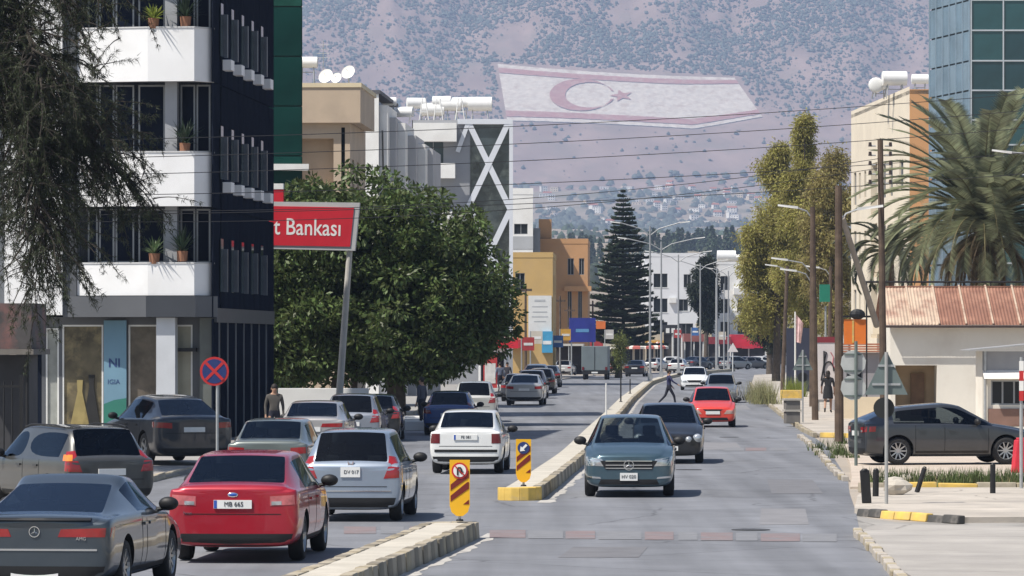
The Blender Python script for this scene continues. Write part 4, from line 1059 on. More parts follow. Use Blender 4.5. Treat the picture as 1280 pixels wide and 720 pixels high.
# ------------------------------------------------------------------ beige flats with dishes
BEIGE = M('beige_render',(.50,.395,.29),.8,.07,.8,stain=(.38,.30,.23),sscale=.6,samt=.5)
t = thing('beige_flats', 'beige flats with deep recessed loggia and satellite dishes on the roof', 'building', (-12.2,200,0), -.045)
facade(t,(0,0),(1,0),4.85,14.5,[(2.0,4.1,10.0,12.3,.9,BEIGE,0),(2.0,4.1,6.6,9.4,.9,BEIGE,0),(4.45,4.62,7.6,12.8,.1,GLASSD,0)],BEIGE,frame=None)
facade(t,(4.85,0),(0,1),9,14.5,[(1.2,2.4,9.6,11.4),(4,5.2,9.6,11.4),(1.2,2.4,6,7.8),(4,5.2,6,7.8)],BEIGE)
MB().box(0.05,4.8,.05,8.9,14.1,14.45).build('roof', CONC, t)
MB().box(-.15,5.35,-.35,.25,13.0,14.6).build('cornice', BEIGE, t); MB().box(4.9,5.35,.25,8,13.0,14.6).build('cornice', BEIGE, t)
MB().box(-.2,5.4,-.4,8.6,14.602,14.8).build('coping', M('cream_coping',(.66,.56,.38),.8,.06,1), t)
m_dish = M('dish_white',(.70,.70,.68),.5,.06,3)
def dish(px, py, Y, r, lab, zt):
    x,z = AX(px,Y),AZ(py,Y); t = thing('satellite_dish', lab, 'satellite dish', (x,Y,zt), 0, 'satellite dishes on the beige flats')
    m = MB(); n=16; rings = [(0,.0),(.4,.04),(.75,.13),(1,.24)]
    vs = []
    for q,(rr,dd) in enumerate(rings):
        for i in range(n): a=2*math.pi*i/n; vs.append((r*rr*math.cos(a), -r*dd, r*rr*math.sin(a)))
    m.add(vs,[(q*n+i,q*n+(i+1)%n,(q+1)*n+(i+1)%n,(q+1)*n+i) for q in range(3) for i in range(n)])
    d = m.build('reflector', m_dish, t, smooth='all'); d.location=(0,0,z-zt); d.rotation_euler=(R(-25),0,R(-25))
    MB().cyl((0,0.02,0),(0,-r*.9,r*.1),.012,.012,5).build('feed_arm', METAL, d)
    MB().cyl((0,.1,0),(0,.1,z-zt),.03,.03,6).build('mast', METAL, t)
dish(408,96,203,.36,'satellite dish leftmost of the pair on the beige flats roof',14.8); dish(436,91,204,.34,'taller satellite dish beside the roof edge of the beige flats',14.8); dish(421,98,206,.27,'small satellite dish between two larger ones on the beige flats',14.8)
an = thing('aerial', 'thin television aerial mast on the beige flats roof', 'aerial', (AX(404,205),205,14.8))
MB().cyl((0,0,0),(0,0,2.3),.02,.015,6).build('mast', METAL, an)
for i in range(4): MB().cyl((-.3,0,1.5+i*.2),(.3,0,1.5+i*.2),.01,.01,5).build('rod', METAL, an)

def water_tank(px, py, Y, zroof, w, lab, grp, col=WHITE, rz=0.0):
    """solar water tank: drum lying on an open frame. (px, py): centre of the drum"""
    x,z = AX(px,Y),AZ(py,Y); r = w*.30
    t = thing('water_tank', lab, 'water tank', (x,Y,zroof), rz, grp); h = z-zroof
    d = MB().cyl((-w/2,0,h),(w/2,0,h),r,r,16).build('drum', col, t, smooth=True)
    for s in (-1,1): MB().cyl((s*(w/2+.005),0,h),(s*(w/2+.03),0,h),r*.82,r*.6,14).build('end_cap', m_dish, d, smooth=True)
    for s in (-1,1):
        for q in (-1,1): MB().cyl((s*w*.36,q*r*.9,0),(s*w*.3,q*r*.4,h-r*.85),.03,.03,6).build('leg', METAL, t)
    MB().box(-w*.36,w*.36,-.03,.03,max(.12,h-r-.22),max(.16,h-r-.18)).build('cross_bar', METAL, t)
    return t
tk = M('tank_white',(.78,.78,.77),.5,.05,2)
water_tank(385,78,210,14.8,.9,'upright white water tank by the green tower on the beige flats','water tanks on the flats',tk)

# ------------------------------------------------------------------ white flats behind the fig tree
t = thing('white_flats', 'tall white flats with grey recessed strips and rooftop tanks behind the fig tree', 'building', (AX(441,240),240,0), -.045)
facade(t,(0,0),(1,0),1.42,16.6,[(.14,.26,2,15,.06,BEIGE,0)],WHITE,frame=None)
MB().box(.03,1.40,.06,14,0,16.2).build('core', M('flats_grey',(.36,.36,.37),.8,.1,1), t)
for i,(xx,yy,hh,mt) in enumerate(((1.42,1.5,16.0,WHITE),(1.75,3,15.4,M('flats_side_grey',(.42,.42,.43),.8,.08,1)),(2.15,5,15.2,WHITE),(2.6,7,14.6,MATS['flats_side_grey']),(3.0,9,14.2,WHITE),(3.3,11,14.0,MATS['flats_side_grey']))):
    MB().box(xx,xx+.46,yy-1.2,yy+6,0,hh).build('pilaster', mt, t)
MB().box(-.06,1.5,-.08,14,16.605,16.8).build('coping', M('dark_coping',(.10,.10,.11),.7,.1,2), t)

pip = MB().tube([(1.62,-.03,14.6),(1.66,-.06,12.5),(1.78,-.06,10.4),(1.9,-.06,10.4),(1.72,-.04,12.3)],.05,6).build('drain_pipe', BLACK, t)

# ------------------------------------------------------------------ grey flats with the white steel lattice
Yx = 310; xl, xr = AX(515,Yx), AX(641,Yx)
GREYR = M('grey_render',(.30,.305,.32),.8,.06,.8)
t = thing('lattice_building', 'grey flats with white diamond steel lattice over dark glass at the corner', 'building', (xl,Yx,0), 0)
wx = xr-xl; zt = AZ(150,Yx)
front = [(.35,3.0,1.0,3.6,.3)]
for zb in (5.0,8.6,12.2,15.6): front += [(.75,2.25,zb,zb+1.7,.15,GLASSB,1)]
facade(t,(0,0),(1,0),wx,zt,front+[(4.05,wx-.22,3.9,zt-.3,.12,M('dark_reflecting_glass',(.03,.04,.045),.07,.9,.5,spec=.8,stain=(.12,.14,.13),sscale=1.2,samt=.7),0)],GREYR,glass=GLASSB)
facade(t,(wx,0),(0,1),12,zt,[(1+i*2.2,2.4+i*2.2,zb,zb+1.6) for i in range(5) for zb in (5,8.6,12.2,15.6)],GREYR)
MB().box(0.02,wx-.02,.35,11.9,zt-.5,zt-.05).build('roof', CONC, t)
MB().box(0,.05,0,12,0,zt).build('wall', GREYR, t)
for zb in (4.0,7.6,11.2,14.6): 
    MB().box(.2,3.05,-.9,-.76,zb,zb+1.05).build('balcony_front', WHITE, t); MB().box(.2,3.05,-.76,-.004,zb,zb+.15).build('balcony_floor', WHITE, t)
MB().box(.1,3.15,-1.0,.0,zt-1.55,zt-.25).build('parapet', WHITE, t)
LAT = M('white_lattice_steel',(.66,.68,.72),.5,.04,1)
def beam(parent, x0,z0,x1,z1,w,y0=-.18,y1=-.03,nm='lattice_beam',mat=LAT):
    dx,dz = x1-x0,z1-z0; l=math.hypot(dx,dz); nx,nz=-dz/l*w/2,dx/l*w/2
    return MB().prism_xz([(x0+nx,z0+nz),(x0-nx,z0-nz),(x1-nx,z1-nz),(x1+nx,z1+nz)],y0,y1).build(nm,mat,parent)
def lx(px): return AX(px,Yx)-xl
def lz(py): return AZ(py,Yx)
beam(t,lx(572),zt-.12,wx,zt-.12,.36,-.22,-.02); beam(t,wx-.12,3.6,wx-.12,zt-.3,.26,-.21,-.02)
beam(t,lx(585),lz(152),lx(638),lz(262),.40); beam(t,lx(636),lz(152),lx(586),lz(258),.40,-.20,-.05)
beam(t,lx(586),lz(258),lx(637),lz(366),.40); beam(t,lx(638),lz(262),lx(588),lz(366),.40,-.20,-.05)
beam(t,lx(572),lz(190),lx(585),lz(154),.30,-.19,-.04); 
for px,py,w in ((486,127,1.0),(506,140,1.2),(541,137,1.6),(563,131,1.5),(600,130,1.7),(520,129,1.3),(576,128,1.2),(552,127,1.3)):
    Yt = Yx+4 if px>515 else 250
    water_tank(px,py,Yt,(zt-.05) if px>515 else 16.2,w*(.82 if px<515 else 1),'white drum water tank among the row on the flats beyond the fig tree','water tanks on the flats',tk,random.uniform(-.25,.25))
for px in (530,548,575):
    s = thing('solar_frame','pale open steel stand between the rooftop water tanks','tank stand',(AX(px,312),312,zt-.05),0,'tank stands on the flats')
    for dx in (-.35,.35): MB().cyl((dx,0,0),(dx*.3,0,1.7),.04,.04,6).build('leg', FRAMEW, s)
    MB().box(-.3,.3,-.03,.03,.7,.76).build('brace', FRAMEW, s)

# ------------------------------------------------------------------ grey tower, yellow and orange shops
t = block('grey_white_flats','slim pale flats with stacked grey and white top storeys beyond the yellow block','building',AX(640,420),420,0,2.0,8,17.2,WHITE,[(.2,1.5,10.6,11.6),(.2,1.5,13.4,14.4)],[(1,2.2,13.3,14.4),(4,5.2,13.3,14.4)],parapet=.6)
MB().box(2.04,2.7,.5,7,0,14.0).build('annexe', M('annexe_grey',(.2,.21,.22),.8,.1,1), t)
MB().box(-.02,2.02,-.04,-.004,12.0,13.2).build('grey_band', M('band_grey',(.42,.43,.44),.8,.06,1), t)
YEL = M('ochre_yellow_render',(.52,.345,.135),.8,.06,.6,stain=(.48,.33,.16),sscale=.5,samt=.5)
t = block('yellow_building','ochre yellow block with white poster panel and dark side wall','building',AX(630,370),370,-.03,4.1,14,10.2,YEL,[(.95,1.75,7.3,8.9,.15)],[(1.5,2.7,7.2,8.8),(5,6.2,7.2,8.8),(9,10.2,7.2,8.8),(1.2,4.6,.3,3.0),(6,9.4,.3,3.0)],parapet=.45)
po = MB().box(2.05,4.0,-.12,-.03,3.5,7.0).build('poster_panel', M('poster_white',(.66,.66,.64),.6,.05,1.5), t)
for i,(w,z) in enumerate(((.9,6.5),(1.3,6.05),(1.2,5.6),(1.35,5.2),(1.0,4.8))): MB().box(3.02-w/2,3.02+w/2,-.135,-.122,z,z+.07+.1*(i==0)).build('printed_line', M('poster_grey',(.42,.43,.44),.6,.1,2), po)
MB().box(.3,1.9,-.8,-.02,2.6,3.3).build('shop_sign', M('dull_red_sign',(.42,.03,.04),.5,.1,2), t)
bl = MB().box(3.2,4.1,-.5,-.02,2.2,4.0).build('shop_sign', M('cyan_sign',(.06,.30,.50),.5,.1,2), t)
MB().box(3.3,4.0,-.52,-.502,2.9,3.2).build('sign_strip', FRAMEW, bl)
ORG = M('terracotta_orange_render',(.52,.29,.14),.8,.06,.6,stain=(.42,.27,.16),sscale=.5,samt=.5)
t = block('orange_building','terracotta orange flats with roof terrace beyond the yellow block','building',AX(672,425),425,-.03,4.85,16,12.6,ORG,[(2.9,3.5,9.6,11.2),(4.0,4.5,9.6,11.2),(2.9,3.3,4.5,8.2),(3.9,4.3,4.5,8.2)],[(2,3.4,8.6,10.2),(6,7.4,8.6,10.2),(10,11.4,8.6,10.2)],parapet=.5)
MB().box(.1,1.3,.5,3,13.15,15.0).build('stair_tower', ORG, t)
MB().box(2.6,5.2,-.9,-.02,8.0,8.5).build('balcony', ORG, t)
# shop row, signs and canopies on the left of the street
b = thing('blue_billboard','big dark blue billboard on posts before the orange flats','billboard',(AX(728,400),400,0),-.05)
MB().box(-1.2,1.2,-.1,.1,3.1,5.3).build('panel', M('billboard_blue',(.025,.035,.22),.4,.2,1), b)
MB().box(-.6,.6,-.115,-.102,4.0,4.3).build('printed_line', M('billboard_pale_blue',(.10,.25,.45),.4,.1,2), b)
for x in (-1,1): MB().cyl((x,.15,0),(x,.15,5.2),.06,.06,8).build('post', METAL, b)
MB().box(1.25,2.1,-.1,.1,4.3,5.0).build('orange_panel', M('orange_panel',(.62,.16,.04),.5,.1,2), b)
c = thing('shop_canopy','dark open shop with flat pale canopy below the orange flats','shop',(AX(692,405),405,0),-.04)
MB().box(0,2.75,0,4,2.75,2.95).build('canopy', M('canopy_pale',(.5,.48,.44),.7,.1,1), c)
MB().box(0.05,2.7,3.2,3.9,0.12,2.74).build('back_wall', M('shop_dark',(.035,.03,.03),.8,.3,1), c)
for x in (.08,1.4,2.65): MB().cyl((x,.1,.12),(x,.1,2.75),.05,.05,8).build('post', METAL, c)
c = thing('street_shop','ground floor shop with white front and red sign beside the lattice flats','shop',(AX(598,296),296,0.1),-.03)
facade(c,(0,0),(1,0),1.9,3.4,[(.15,.8,.1,2.3),(1.0,1.75,.1,2.3)],WHITE)
MB().box(0,1.9,.35,4,3.2,3.4).build('roof', CONC, c); MB().box(1.9-.05,1.9,.0,4,0,3.4).build('wall', WHITE, c)
MB().box(1.0,2.7,-.45,-.02,2.55,3.25).build('shop_sign', REDP, c); MB().box(-.9,.9,-.4,-.02,2.6,3.2).build('shop_sign', M('teal_sign',(.05,.22,.24),.5,.1,2), c)
fr = thing('shop_fridge','red and white drinks stand on the pavement by the shops','stand',(AX(604,285),285,.1))
MB().box(0,.9,0,.7,0,2.2).build('cabinet', M('cabinet_red',(.4,.04,.04),.5,.15,2), fr); MB().box(.1,.8,-.03,-.004,.3,1.6).build('door', M('cabinet_white',(.6,.58,.55),.4,.15,3), fr)

# ------------------------------------------------------------------ far white apartment blocks at the bend
WB = M('bluish_white_render',(.68,.69,.71),.8,.04,.5)
t = block('white_apartments','white four storey apartments with shuttered windows at the far bend','building',AX(806,600),600,0,8.4,14,14.8,WB,[(1.2,3.1,z,z+1.9) for z in (4.0,7.2,10.6)]+[(4.6,6.6,3.9,5.7),(4.6,5.9,7.4,9.0),(5.3,6.3,10.6,12.4)],[(2,3.6,z,z+1.7) for z in (4,7.2,10.6)],parapet=.5,sill=FRAMEW)
MB().box(-.9,-.05,.5,10,0,14.2).build('side_wing', WB, t); MB().box(-.04,.5,-.25,-.01,.0,13.8).build('pilaster', BRIGHT, t)
MB().box(3.3,4.3,-.5,-.01,8.5,9.2).build('air_conditioner', FRAMEW, t)
t = block('white_apartments','cream white apartments with long balconies beside the far bend','building',AX(888,615),615,.05,6.6,14,14.0,WHITE,[(1.4,2.7,z,z+2.0) for z in (4.0,7.2,10.4)]+[(3.8,5.8,z,z+1.9) for z in (4.0,7.2)],[],parapet=.4)
for z in (3.4,6.6,9.8): MB().box(3.2,6.6,-1.1,-.02,z,z+.9).build('balcony', WHITE, t)
water_tank(908,320,617,14.0,2.6,'large white drum tank on the cream white far apartments','water tanks at the bend',tk)
for px in (870,925,939): water_tank(px,322,619,14.0,1.5,'small white drum tank on the roofs of the far apartments','water tanks at the bend',tk)
t = block('far_flats','pale flats half hidden behind the yellow green trees at the bend','building',AX(940,640),640,.05,9,12,13.0,M('far_cream',(.62,.58,.5),.8,.05,.6),grid_holes(1,3.6,1.4,1.6,2.4,3.2,3,3),[],parapet=.4)
# shops at the bend
def shopbox(px0,px1,py0,py1,Y,label,mat,glassy=True,z0=0.1):
    x0,x1 = AX(px0,Y),AX(px1,Y); z1=AZ(py0,Y); zs=AZ(py1,Y)
    t = thing('bend_shop',label,'shop',(x0,Y,z0),0); w=x1-x0
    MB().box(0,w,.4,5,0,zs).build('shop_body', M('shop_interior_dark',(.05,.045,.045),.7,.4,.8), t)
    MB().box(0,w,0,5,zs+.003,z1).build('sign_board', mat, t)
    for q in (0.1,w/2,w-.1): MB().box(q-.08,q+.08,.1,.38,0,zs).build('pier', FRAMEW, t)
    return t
bs = shopbox(828,853,407,419,560,'dark shop with black sign board below the white apartments',M('black_board',(.03,.03,.035),.5,.1,1))
for i in range(3): MB().box(.45+i*.7,.9+i*.7,-.03,-.004,4.2,4.8).build('sign_mark', FRAMEW, bs)
shopbox(855,880,418,428,566,'shop with reddish brown sign board below the apartments',M('brown_red_board',(.28,.10,.09),.6,.2,1))
shopbox(884,914,422,431,572,'small dark red shop beside the tall dark tree trunk',M('dark_red_board',(.25,.03,.04),.6,.2,1))
rs = shopbox(914,958,419,436,575,'bright red fronted shop at the far right of the bend',M('bright_red_board',(.50,.025,.05),.5,.2,.8))
MB().box(1.4,2.9,-1.6,-.02,2.2,2.5).build('awning', M('red_awning',(.5,.03,.06),.6,.1,1), rs)
for i,(px,py) in enumerate(((800,432),(812,428),(822,436))):
    Y=500; u_ = thing('parasol','white and red striped parasol before the far white apartments','parasol',(AX(px,Y),Y,0.0),i*.4,'parasols by the bend')
    MB().cyl((0,0,0),(0,0,3.1),.035,.035,6).build('pole', METAL, u_)
    for q in range(8):
        a,b=2*math.pi*q/8,2*math.pi*(q+1)/8
        MB().add([(0,0,3.2),(1.25*math.cos(a),1.25*math.sin(a),2.6),(1.25*math.cos(b),1.25*math.sin(b),2.6),(1.25*math.cos(b),1.25*math.sin(b),2.35),(1.25*math.cos(a),1.25*math.sin(a),2.35)],[(0,1,2),(1,4,3,2)]).build('canopy_panel', (M('parasol_white',(.7,.66,.6),.8,.1,2),M('parasol_red',(.45,.12,.10),.8,.1,2))[q%2], u_)

# ------------------------------------------------------------------ right: cream and orange flats
CREAM = M('cream_render',(.70,.62,.49),.8,.05,.6,stain=(.58,.50,.40),sscale=.5,samt=.5)
PEACH = M('peach_orange_render',(.66,.36,.17),.8,.05,.6)
p0 = Vector((AX(1137,232),232)); p1 = Vector((AX(1064,257),257)); uu = (p0-p1).normalized(); Lf = (p0-p1).length
t = thing('cream_flats','cream flats with orange end wall and white tanks beside the palm','building',(0,0,0))
hh = AZ(108,232)
holes=[]
for z in (4.2,7.6,11.0): holes += [(1.2,2.4,z,z+1.9),(3.6,4.4,z+.3,z+1.8),(6,6.9,z+.3,z+1.8),(9,11.8,z-.9,z+2.1,.8,GLASSD,1),(14,15.4,z,z+1.9),(17,18.3,z,z+1.9),(21,22.6,z+.3,z+1.8)]
facade(t,p1,uu,Lf,hh,holes,CREAM,mull=1)
facade(t,p0,(1,.02),9,hh-.15,[(1.2,2.5,9.6,11.2),(4,5.2,9.6,11.2)],PEACH)
MB().prism([tuple(p1),tuple(p0),(p0.x+9,p0.y+.18),(p0.x+9,p1.y)],hh-.4,hh-.2).build('roof', CONC, t)
for dz in (3.5,6.9): MB().box(p0.x-1.2,p0.x-.02,p0.y+9,p0.y+13,dz,dz+1.0).build('balcony', CREAM, t)
water_tank(1099,106,240,hh-.2,.95,'white drum tank at the edge of the cream flats roof','water tanks on the cream flats',tk,.2)
water_tank(1118,98,238,hh-.2,1.3,'larger white drum tank in the middle of the cream flats roof','water tanks on the cream flats',tk,.1)
water_tank(1150,99,240,hh-.2,.9,'white drum tank next to the blue glass offices on the cream roof','water tanks on the cream flats',tk,.0)
dd = thing('satellite_dish','white satellite dish below the tanks on the cream flats','satellite dish',(AX(1095,238),238,hh-.2))
m = MB(); m.sphere((0,0,.62),(.42,.12,.42),14,8); m.build('reflector', m_dish, dd, smooth='all'); MB().cyl((0,.1,0),(0,.1,.6),.03,.03,6).build('mast', METAL, dd)

# ------------------------------------------------------------------ right: blue glass offices, pane by pane
c0 = Vector((AX(1213,205),205)); c1 = Vector((AX(1163,211.5),211.5))
t = thing('glass_offices','blue glass office block with pale mullion grid behind the palm','building',(c0.x,c0.y,0))
OG = [M('office_glass_teal',(.02,.075,.085),.05,.35,.4,spec=.8), M('office_glass_deep',(.012,.045,.058),.05,.35,.5,spec=.8)]
OL = [M('office_glass_sky',(.15,.21,.26),.08,.25,.5,spec=.5), M('office_glass_sky_b',(.12,.18,.23),.08,.25,.5,spec=.5)]
MUL = M('pale_mullion_grey',(.46,.50,.53),.5,.06,2)
dv = c1-c0; ln = dv.length
MB().prism([(.03,.06),(14,.06),(14,14),(dv.x+.4,dv.y+1.4),(dv.x+.06,dv.y+.02)],0,24).build('core', M('office_core',(.05,.07,.08),.5,.1,1), t)
pf = [MB().box(0,1.44,-.02,.02,0,1.30).mesh('pane', q) for q in OG]
ZR = [AZ(y,205) for y in (403,366,329,292,255,218,181,150,113,76,38,0)]+[19+1.4*i for i in range(1,4)]
for j in range(len(ZR)-1):
    for i in range(6): 
        o = put('pane', pf[(i*5+j*3)%4<2], t, (.06+i*1.5,0.0,ZR[j]+.04)); o.scale=(1,1,(ZR[j+1]-ZR[j]-.08)/1.30)
for z in ZR: MB().box(0,9.2,-.07,-.021,z-.035,z+.035).build('mullion', MUL, t)
for i in range(7): MB().box(-.0+i*1.5,.06+i*1.5,-.08,-.022,ZR[0],ZR[-1]).build('mullion', MUL, t)
ud = dv.normalized(); nn = Vector((-ud.y,ud.x)); nn = nn if nn.x<0 else -nn
npn = 6; pw = ln/npn
for j in range(len(ZR)-1):
    for i in range(npn):
        a,b = ud*(i*pw+.03),ud*((i+1)*pw-.03); m=MB()
        m.prism([(a.x,a.y),(b.x,b.y),(b.x+nn.x*.03,b.y+nn.y*.03),(a.x+nn.x*.03,a.y+nn.y*.03)],ZR[j]+.04,ZR[j+1]-.04); m.build('pane', OL[(i+j)%2], t)
for i in range(npn+1):
    a=ud*(i*pw); MB().box(a.x+nn.x*.05-.03,a.x+nn.x*.05+.03,a.y-.03,a.y+.03,ZR[0],ZR[-1]).build('mullion', M('blue_mullion',(.25,.33,.40),.5,.06,2), t)

# ------------------------------------------------------------------ right: small house with corrugated roof
HX,HY = AX(1113,163),163
t = thing('roadside_house','small white rendered house with patched rusty corrugated roof','house',(HX,HY,0.12),R(-1.5))
HW = M('house_whitewash',(.74,.70,.62),.85,.05,.8,stain=(.58,.52,.44),sscale=.7,samt=.45)
hh = 3.62
facade(t,(0,0),(1,0),13,hh,[(.18,1.72,.0,2.06,1.6,M('tan_inner_wall',(.46,.34,.22),.85,.12,1.5),0)],HW,frame=None)
D = 6.6
gl = MB(); gl.add([(0,0,0),(0,D,0),(-.0,0,hh),(0,D,hh),(0,D/2,hh+1.30)],[(0,2,4,3,1)]); gl.build('gable_wall', HW, t)
MB().box(.02,13,D-.1,D,0,hh).build('wall', HW, t)
MB().box(.85,1.35,1.4,1.58,.2,1.75).build('door', M('worn_brown_door',(.20,.12,.07),.7,.2,3), t)
MB().box(.18,.35,-.0,1.5,0,.10).build('step', CONC, t)
RUST = M('rusty_red_sheet',(.225,.108,.072),.75,.18,1.8,bump=.15,stain=(.40,.22,.15),sscale=1.0,samt=.6)
CRM = M('faded_cream_sheet',(.46,.35,.26),.75,.18,1.8,stain=(.28,.14,.10),sscale=1.2,samt=.85)
def sheet(w, ly, lz, mat):
    n = int(w/.06); m = MB()
    for i in range(n+1):
        x = i*w/n; dz = .016*math.cos(i*math.pi)
        m.v += [(x,0,dz),(x,ly*.5,lz*.5+dz),(x,ly,lz+dz)]
    m.f = [(3*i+j,3*i+3+j,3*i+4+j,3*i+1+j) for i in range(n) for j in (0,1)]
    return m.mesh('roof_sheet', mat)
sl = 1.30/(D/2); SH = {k: sheet(1.02, D/2+.45, (D/2+.45)*sl, k) for k in (RUST,CRM)}
for i in range(13):
    o = put('roof_sheet', SH[CRM if i in (0,1) or i==9 else RUST], t, (-.22+i*.995, -.42, hh-.42*sl+.10+.012*(i%2)))
    if 0<i<12: MB().add([(0,0,0),(.07,0,0),(.07,D/2+.45,(D/2+.45)*sl),(0,D/2+.45,(D/2+.45)*sl)],[(0,1,2,3)]).build('roof_strip', CRM, t).location=(-.25+i*.995,-.43,hh-.42*sl+.155)
    b = put('roof_sheet', SH[RUST], t, (-.22+i*.995+1.02, D+.42, hh-.42*sl+.10)); b.rotation_euler=(0,0,math.pi)
MB().box(-.25,13.2,D/2-.14,D/2+.14,hh+1.36,hh+1.42).build('ridge_cap', RUST, t)
MB().tube([(-.2,-.46,hh-.12),(13,-.46,hh-.12)],.05,6).build('gutter', M('dark_gutter',(.07,.05,.045),.7,.2,2), t)
MB().cyl((0.5*13,-.1,2.95),(.5*13,-.4,2.95),.06,.06,8).build('lamp', BLACK, t)
# railing on the terrace behind the ridge
r_ = thing('terrace_railing','dark pipe railing along the terrace behind the corrugated roof','railing',(HX,HY+7.2,0.12))
for z in (5.25,): MB().tube([(-.4,0,z),(13,0,z)],.04,6).build('rail', BLACK, r_)
for i in range(9): MB().cyl((-.3+i*1.6,0,0),(-.3+i*1.6,0,5.25),.03,.03,6).build('post', BLACK, r_)
# lean-to booth to the right of the house
t = thing('lean_to_booth','low booth with slanting tin roof and barred window against the house','booth',(AX(1228,152),152,0.12))
TIN = M('tin_grey',(.36,.36,.36),.6,.1,2,metal=.3)
m = MB(); m.add([(-.5,-.5,2.62),(4,-.5,3.05),(4,2.5,3.05),(-.5,2.5,2.62),(-.5,-.5,2.66),(4,-.5,3.09),(4,2.5,3.09),(-.5,2.5,2.66)],[(0,3,2,1),(4,5,6,7),(0,1,5,4),(1,2,6,5),(2,3,7,6),(3,0,4,7)]); m.build('roof', TIN, t)
facade(t,(0,0),(1,0),4,2.6,[(.30,1.9,.75,1.6,.12,GLASSD,3)],HW)
MB().box(0,.06,0.02,2.2,0,2.6).build('side_wall', HW, t)
MB().box(0,4,-.05,-.006,1.95,2.60).build('fascia', M('fascia_grey',(.30,.30,.31),.7,.08,2), t)
m = MB(); m.add([(0,-.05,1.95),(4,-.05,1.95),(4,-.55,1.66),(0,-.55,1.66)],[(0,1,2,3)]); m.build('awning', M('awning_white',(.76,.74,.70),.8,.06,2), t)
MB().box(.2,4,-.10,-.004,.02,.62).build('brown_base', M('brown_dado',(.22,.13,.10),.8,.12,2), t)
MB().cyl((.08,-.12,0),(.08,-.12,2.6),.05,.05,8).build('post', METAL, t)
# dark hoarding, billboard and flag by the poles
t = tag(MB().box(0,1.6,0,.1,.1,3.9).build('dark_hoarding', M('navy_hoarding',(.03,.035,.06),.6,.15,1)),'tall dark navy hoarding behind the leaning street pole','hoarding'); t.location=(AX(983,262),262,0)
t = thing('script_billboard','white billboard with black swirling script and red top strip','billboard',(AX(1021,186),186,.12))
MB().box(0,1.0,0,.08,.5,2.9).build('panel', M('billboard_white',(.62,.57,.55),.6,.06,2), t); MB().box(-.03,1.03,-.02,.1,2.903,3.15).build('top_strip', M('maroon_strip',(.22,.03,.04),.6,.08,2), t)
a = [(.5+.22*math.cos(q*.42)*(1-q*.012), -.02, 1.7+.42*math.sin(q*.42)*(1-q*.012)) for q in range(13)]
MB().tube(a,.032,6).build('script_stroke', BLACK, t); MB().tube([(.18,-.02,1.3),(.32,-.02,2.1),(.40,-.02,2.5),(.30,-.02,2.55),(.30,-.02,1.9)],.028,6).build('script_stroke', BLACK, t)
MB().tube([(.58,-.02,2.5),(.7,-.02,2.3),(.66,-.02,2.0),(.78,-.02,1.8)],.02,6).build('red_stroke', M('pink_stroke',(.5,.15,.17),.6,.05,3), t)
for x in (.08,.92): MB().cyl((x,.12,0),(x,.12,2.9),.04,.04,8).build('post', METAL, t)
t = thing('flag_pole','thin white flag pole with a hanging red and white flag','flag pole',(AX(994,240),240,.12))
MB().cyl((0,0,0),(0,0,4.6),.05,.04,8).build('pole', FRAMEW, t)
m = MB(); 
for i in range(5): m.v += [(.05+.10*i, .05*math.sin(i*1.9), 4.45-.12*i),(.03+.07*i,.06*math.sin(i*1.9+.5),2.95-.02*i)]
m.f=[(2*i,2*i+2,2*i+3,2*i+1) for i in range(4)]; m.build('flag', M('flag_pinkwhite',(.62,.42,.42),.8,.35,3), t)
t = thing('orange_signboard','orange signboard on a bracket beside the house gable','sign',(AX(1055,178),178,.12))
MB().box(0,.95,0,.1,2.85,3.85).build('panel', M('vivid_orange_sign',(.70,.18,.025),.5,.1,2), t); MB().box(-.1,1.9,-.05,.15,3.92,4.0).build('bracket', BLACK, t)
MB().box(.33,.40,-.02,-.004,2.9,3.8).build('panel_seam', YELLOWP, t); MB().cyl((1.75,.05,0),(1.75,.05,4.0),.05,.05,8).build('post', METAL, t); MB().sphere((.55,.05,4.05),(.32,.2,.22),10,6).build('loudspeaker', BLACK, t)
t = block('corner_store','low grey store with tiled edge behind the round signs','building',AX(1052,184),184,0,2.0,6,2.6,M('store_grey',(.30,.29,.30),.8,.1,1),[(.2,.9,.9,1.9)],[],parapet=0)
for i in range(4):
    put('roof_tile_row', MB().box(-.1,2.1,0,.42,0,.07).mesh('roof_tile_row', M('clay_tile',(.40,.18,.11),.8,.2,2)), t, (0,-.3+i*.38,2.62+i*.10))
t = tag(MB().box(0,2.6,0,.18,.1,.95).build('boundary_wall', M('cream_low_wall',(.58,.50,.38),.85,.08,1)),'low cream wall beneath the round sign backs beside the house','wall'); t.location=(AX(1050,168),168,0)
t = thing('green_awning_shop','narrow shop front with green cross sign behind the wooden poles','shop',(AX(1022,215),215,.12))
MB().box(0,1.6,.2,4,0,3.0).build('shop_body', M('shop_grey',(.25,.25,.25),.8,.15,1), t); MB().box(0.1,.6,-.1,.19,4.9,5.75).build('green_sign', M('green_sign',(.02,.20,.13),.5,.1,2), t); MB().box(.1,1.5,-.05,.19,2.3,3.1).build('sign_board', M('pale_sign',(.55,.6,.58),.5,.1,2), t)
MB().cyl((.4,.1,0),(.4,.1,4.7),.05,.05,8).build('post', METAL, t)

